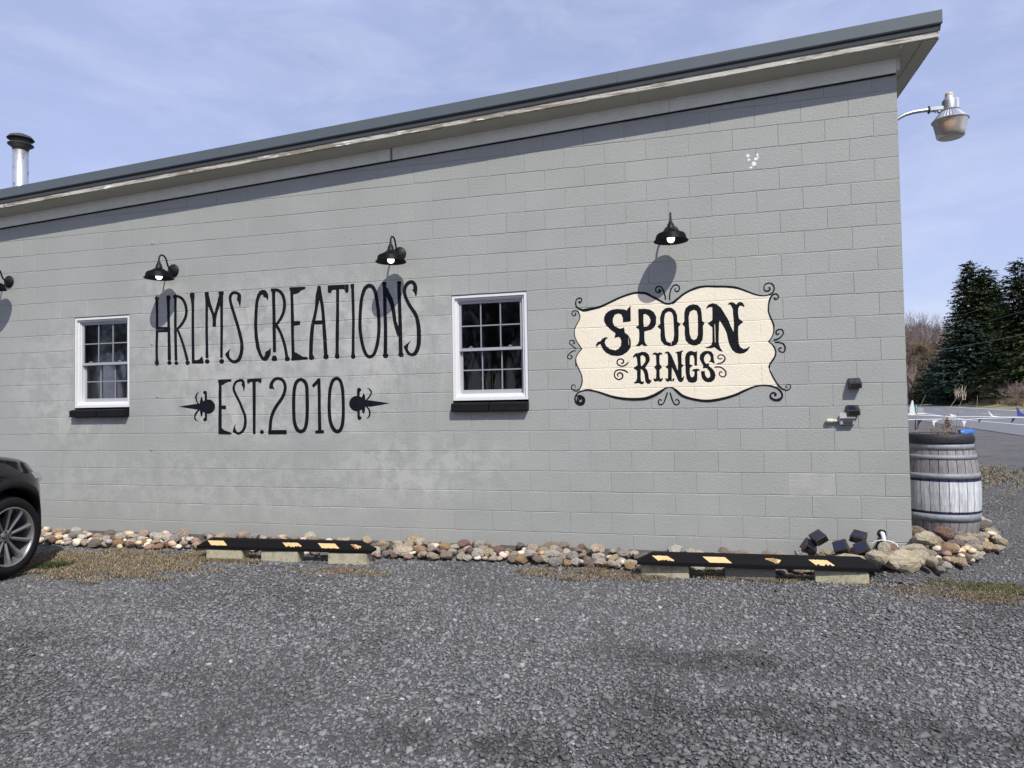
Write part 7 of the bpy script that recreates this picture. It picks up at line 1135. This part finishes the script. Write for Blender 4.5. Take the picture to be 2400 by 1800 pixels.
        b = MB(); b.box((sx * .70 if sx > 0 else -.93, -2.44, .98), (.93 if sx > 0 else -.70, -2.34, 1.12)); b.build('tail_light', M['redl'], t, bevel=.02)
        b = MB(); b.box((sx * 1.13 if sx < 0 else .97, .70, 1.08), (sx * .97 if sx < 0 else 1.13, .80, 1.22)); b.build('mirror', M['carp'], t, bevel=.03)
    b = MB(); b.box((-.40, 2.40, .50), (.40, 2.49, .82)); b.build('grille', M['clad'], t, bevel=.02)
    b = MB(); b.add([(-.78, 1.02, 1.14), (.78, 1.02, 1.14), (.66, .42, 1.66), (-.66, .42, 1.66)], [(0, 1, 2, 3)]); b.build('windshield', M['carglass'], t)
    # wheel
    def wheel(sx, yy):
        R_ = .37
        w = MB(); prof = [(.268, -.115), (.30, -.125), (.345, -.118), (.362, -.09), (.37, -.05), (.37, .05), (.362, .09), (.345, .118), (.30, .125), (.268, .115), (.26, .1), (.26, -.1), (.268, -.115)]
        mm = Matrix.Translation((sx * .875, yy, .37)) @ Matrix.Rotation(sx * math.pi / 2, 4, 'Y'); w.lathe(prof, 56, m=mm); wo = w.build('wheel', M['tyre'], t)
        q = MB(); q.lathe([(.272, .112), (.268, .120), (.258, .118), (.250, .10), (.245, .02), (.245, -.09)], 56, m=mm); q.lathe([(.0, .070), (.055, .072), (.065, .060), (.07, .03)], 32, m=mm)
        for k in range(5):
            for sgn in (-1, 1):
                a = 2 * math.pi * k / 5 + .30; R2 = mm @ Matrix.Rotation(a, 4, 'Z')
                x0, x1 = .05, .256; y0 = sgn * .018; y1 = sgn * .068; hw0, hw1 = .014, .022
                def P_(x, y, z): return R2 @ Vector((x, y, z))
                xm = .19; ym = sgn * .058
                seq = [(x0, y0, hw0, .066), (xm, ym, .017, .098), (x1, y1 * 1.05, .026, .108)]
                vs_ = []
                for x, y, hw, z in seq: vs_ += [P_(x, y - hw, z - .006), P_(x, y, z + .004), P_(x, y + hw, z - .006), P_(x, y + hw, z - .04), P_(x, y - hw, z - .04)]
                q.add(vs_, [(i * 5 + j, i * 5 + (j + 1) % 5, i * 5 + 5 + (j + 1) % 5, i * 5 + 5 + j) for i in range(2) for j in range(5)])
        q.build('rim', M['alloy'], wo)
        q = MB(); q.lathe([(0, .076), (.028, .076), (.032, .070)], 32, m=mm)
        for k in range(5): a = 2 * math.pi * k / 5 + .92; q.lathe([(0, .074), (.010, .074), (.011, .06)], 10, m=mm @ Matrix.Translation((.047 * math.cos(a), .047 * math.sin(a), 0)))
        q.build('hub_cap', M['clad'], wo)
        q = MB(); q.lathe([(.0245, .0765), (.0265, .079), (.0285, .0765)], 32, m=mm)
        rt = mm @ Matrix.Rotation(-sx * math.pi / 2 + .25, 4, 'Z')
        for (x0, z0, x1, z1) in ((-.009, .019, 0, .004), (0, .004, .009, .019), (-.018, .014, -.009, -.018), (-.009, -.018, 0, -.001), (0, -.001, .009, -.018), (.009, -.018, .018, .014)):
            q.tube([rt @ Vector((x0, z0, .0775)), rt @ Vector((x1, z1, .0775))], .0016, 5)
        q.build('hub_emblem', M['alloy'], wo)
        q = MB(); q.lathe([(.0, -.02), (.17, -.02), (.17, .0), (.0, .0)], 32, m=mm); q.build('brake_disc', M['hem'], wo)
    for sx in (1, -1):
        for yy in (1.57, -1.41): wheel(sx, yy)
    return t
suv = make_suv()
an = math.radians(9.5); suv.rotation_euler = (0, 0, an); suv.location = (-7.935 - .975 * math.cos(an) + 1.57 * math.sin(an), -1.80 - .975 * math.sin(an) - 1.57 * math.cos(an), 0); suv['label'] = 'black parked SUV with silver alloy wheel, cut off by the left edge'; suv['group'] = 'parked cars'
s2 = copy_tree(suv); s2.location = (6.35, 4.0, 0); s2.rotation_euler = (0, 0, math.radians(78)); s2['label'] = 'dark car only just entering at the right edge beyond the barrel'
s3 = copy_tree(suv); s3.location = (2.85, -2.35, 0); s3.rotation_euler = (0, 0, math.radians(0)); s3['label'] = 'dark car parked beyond the right edge that shades the gravel by the stones'
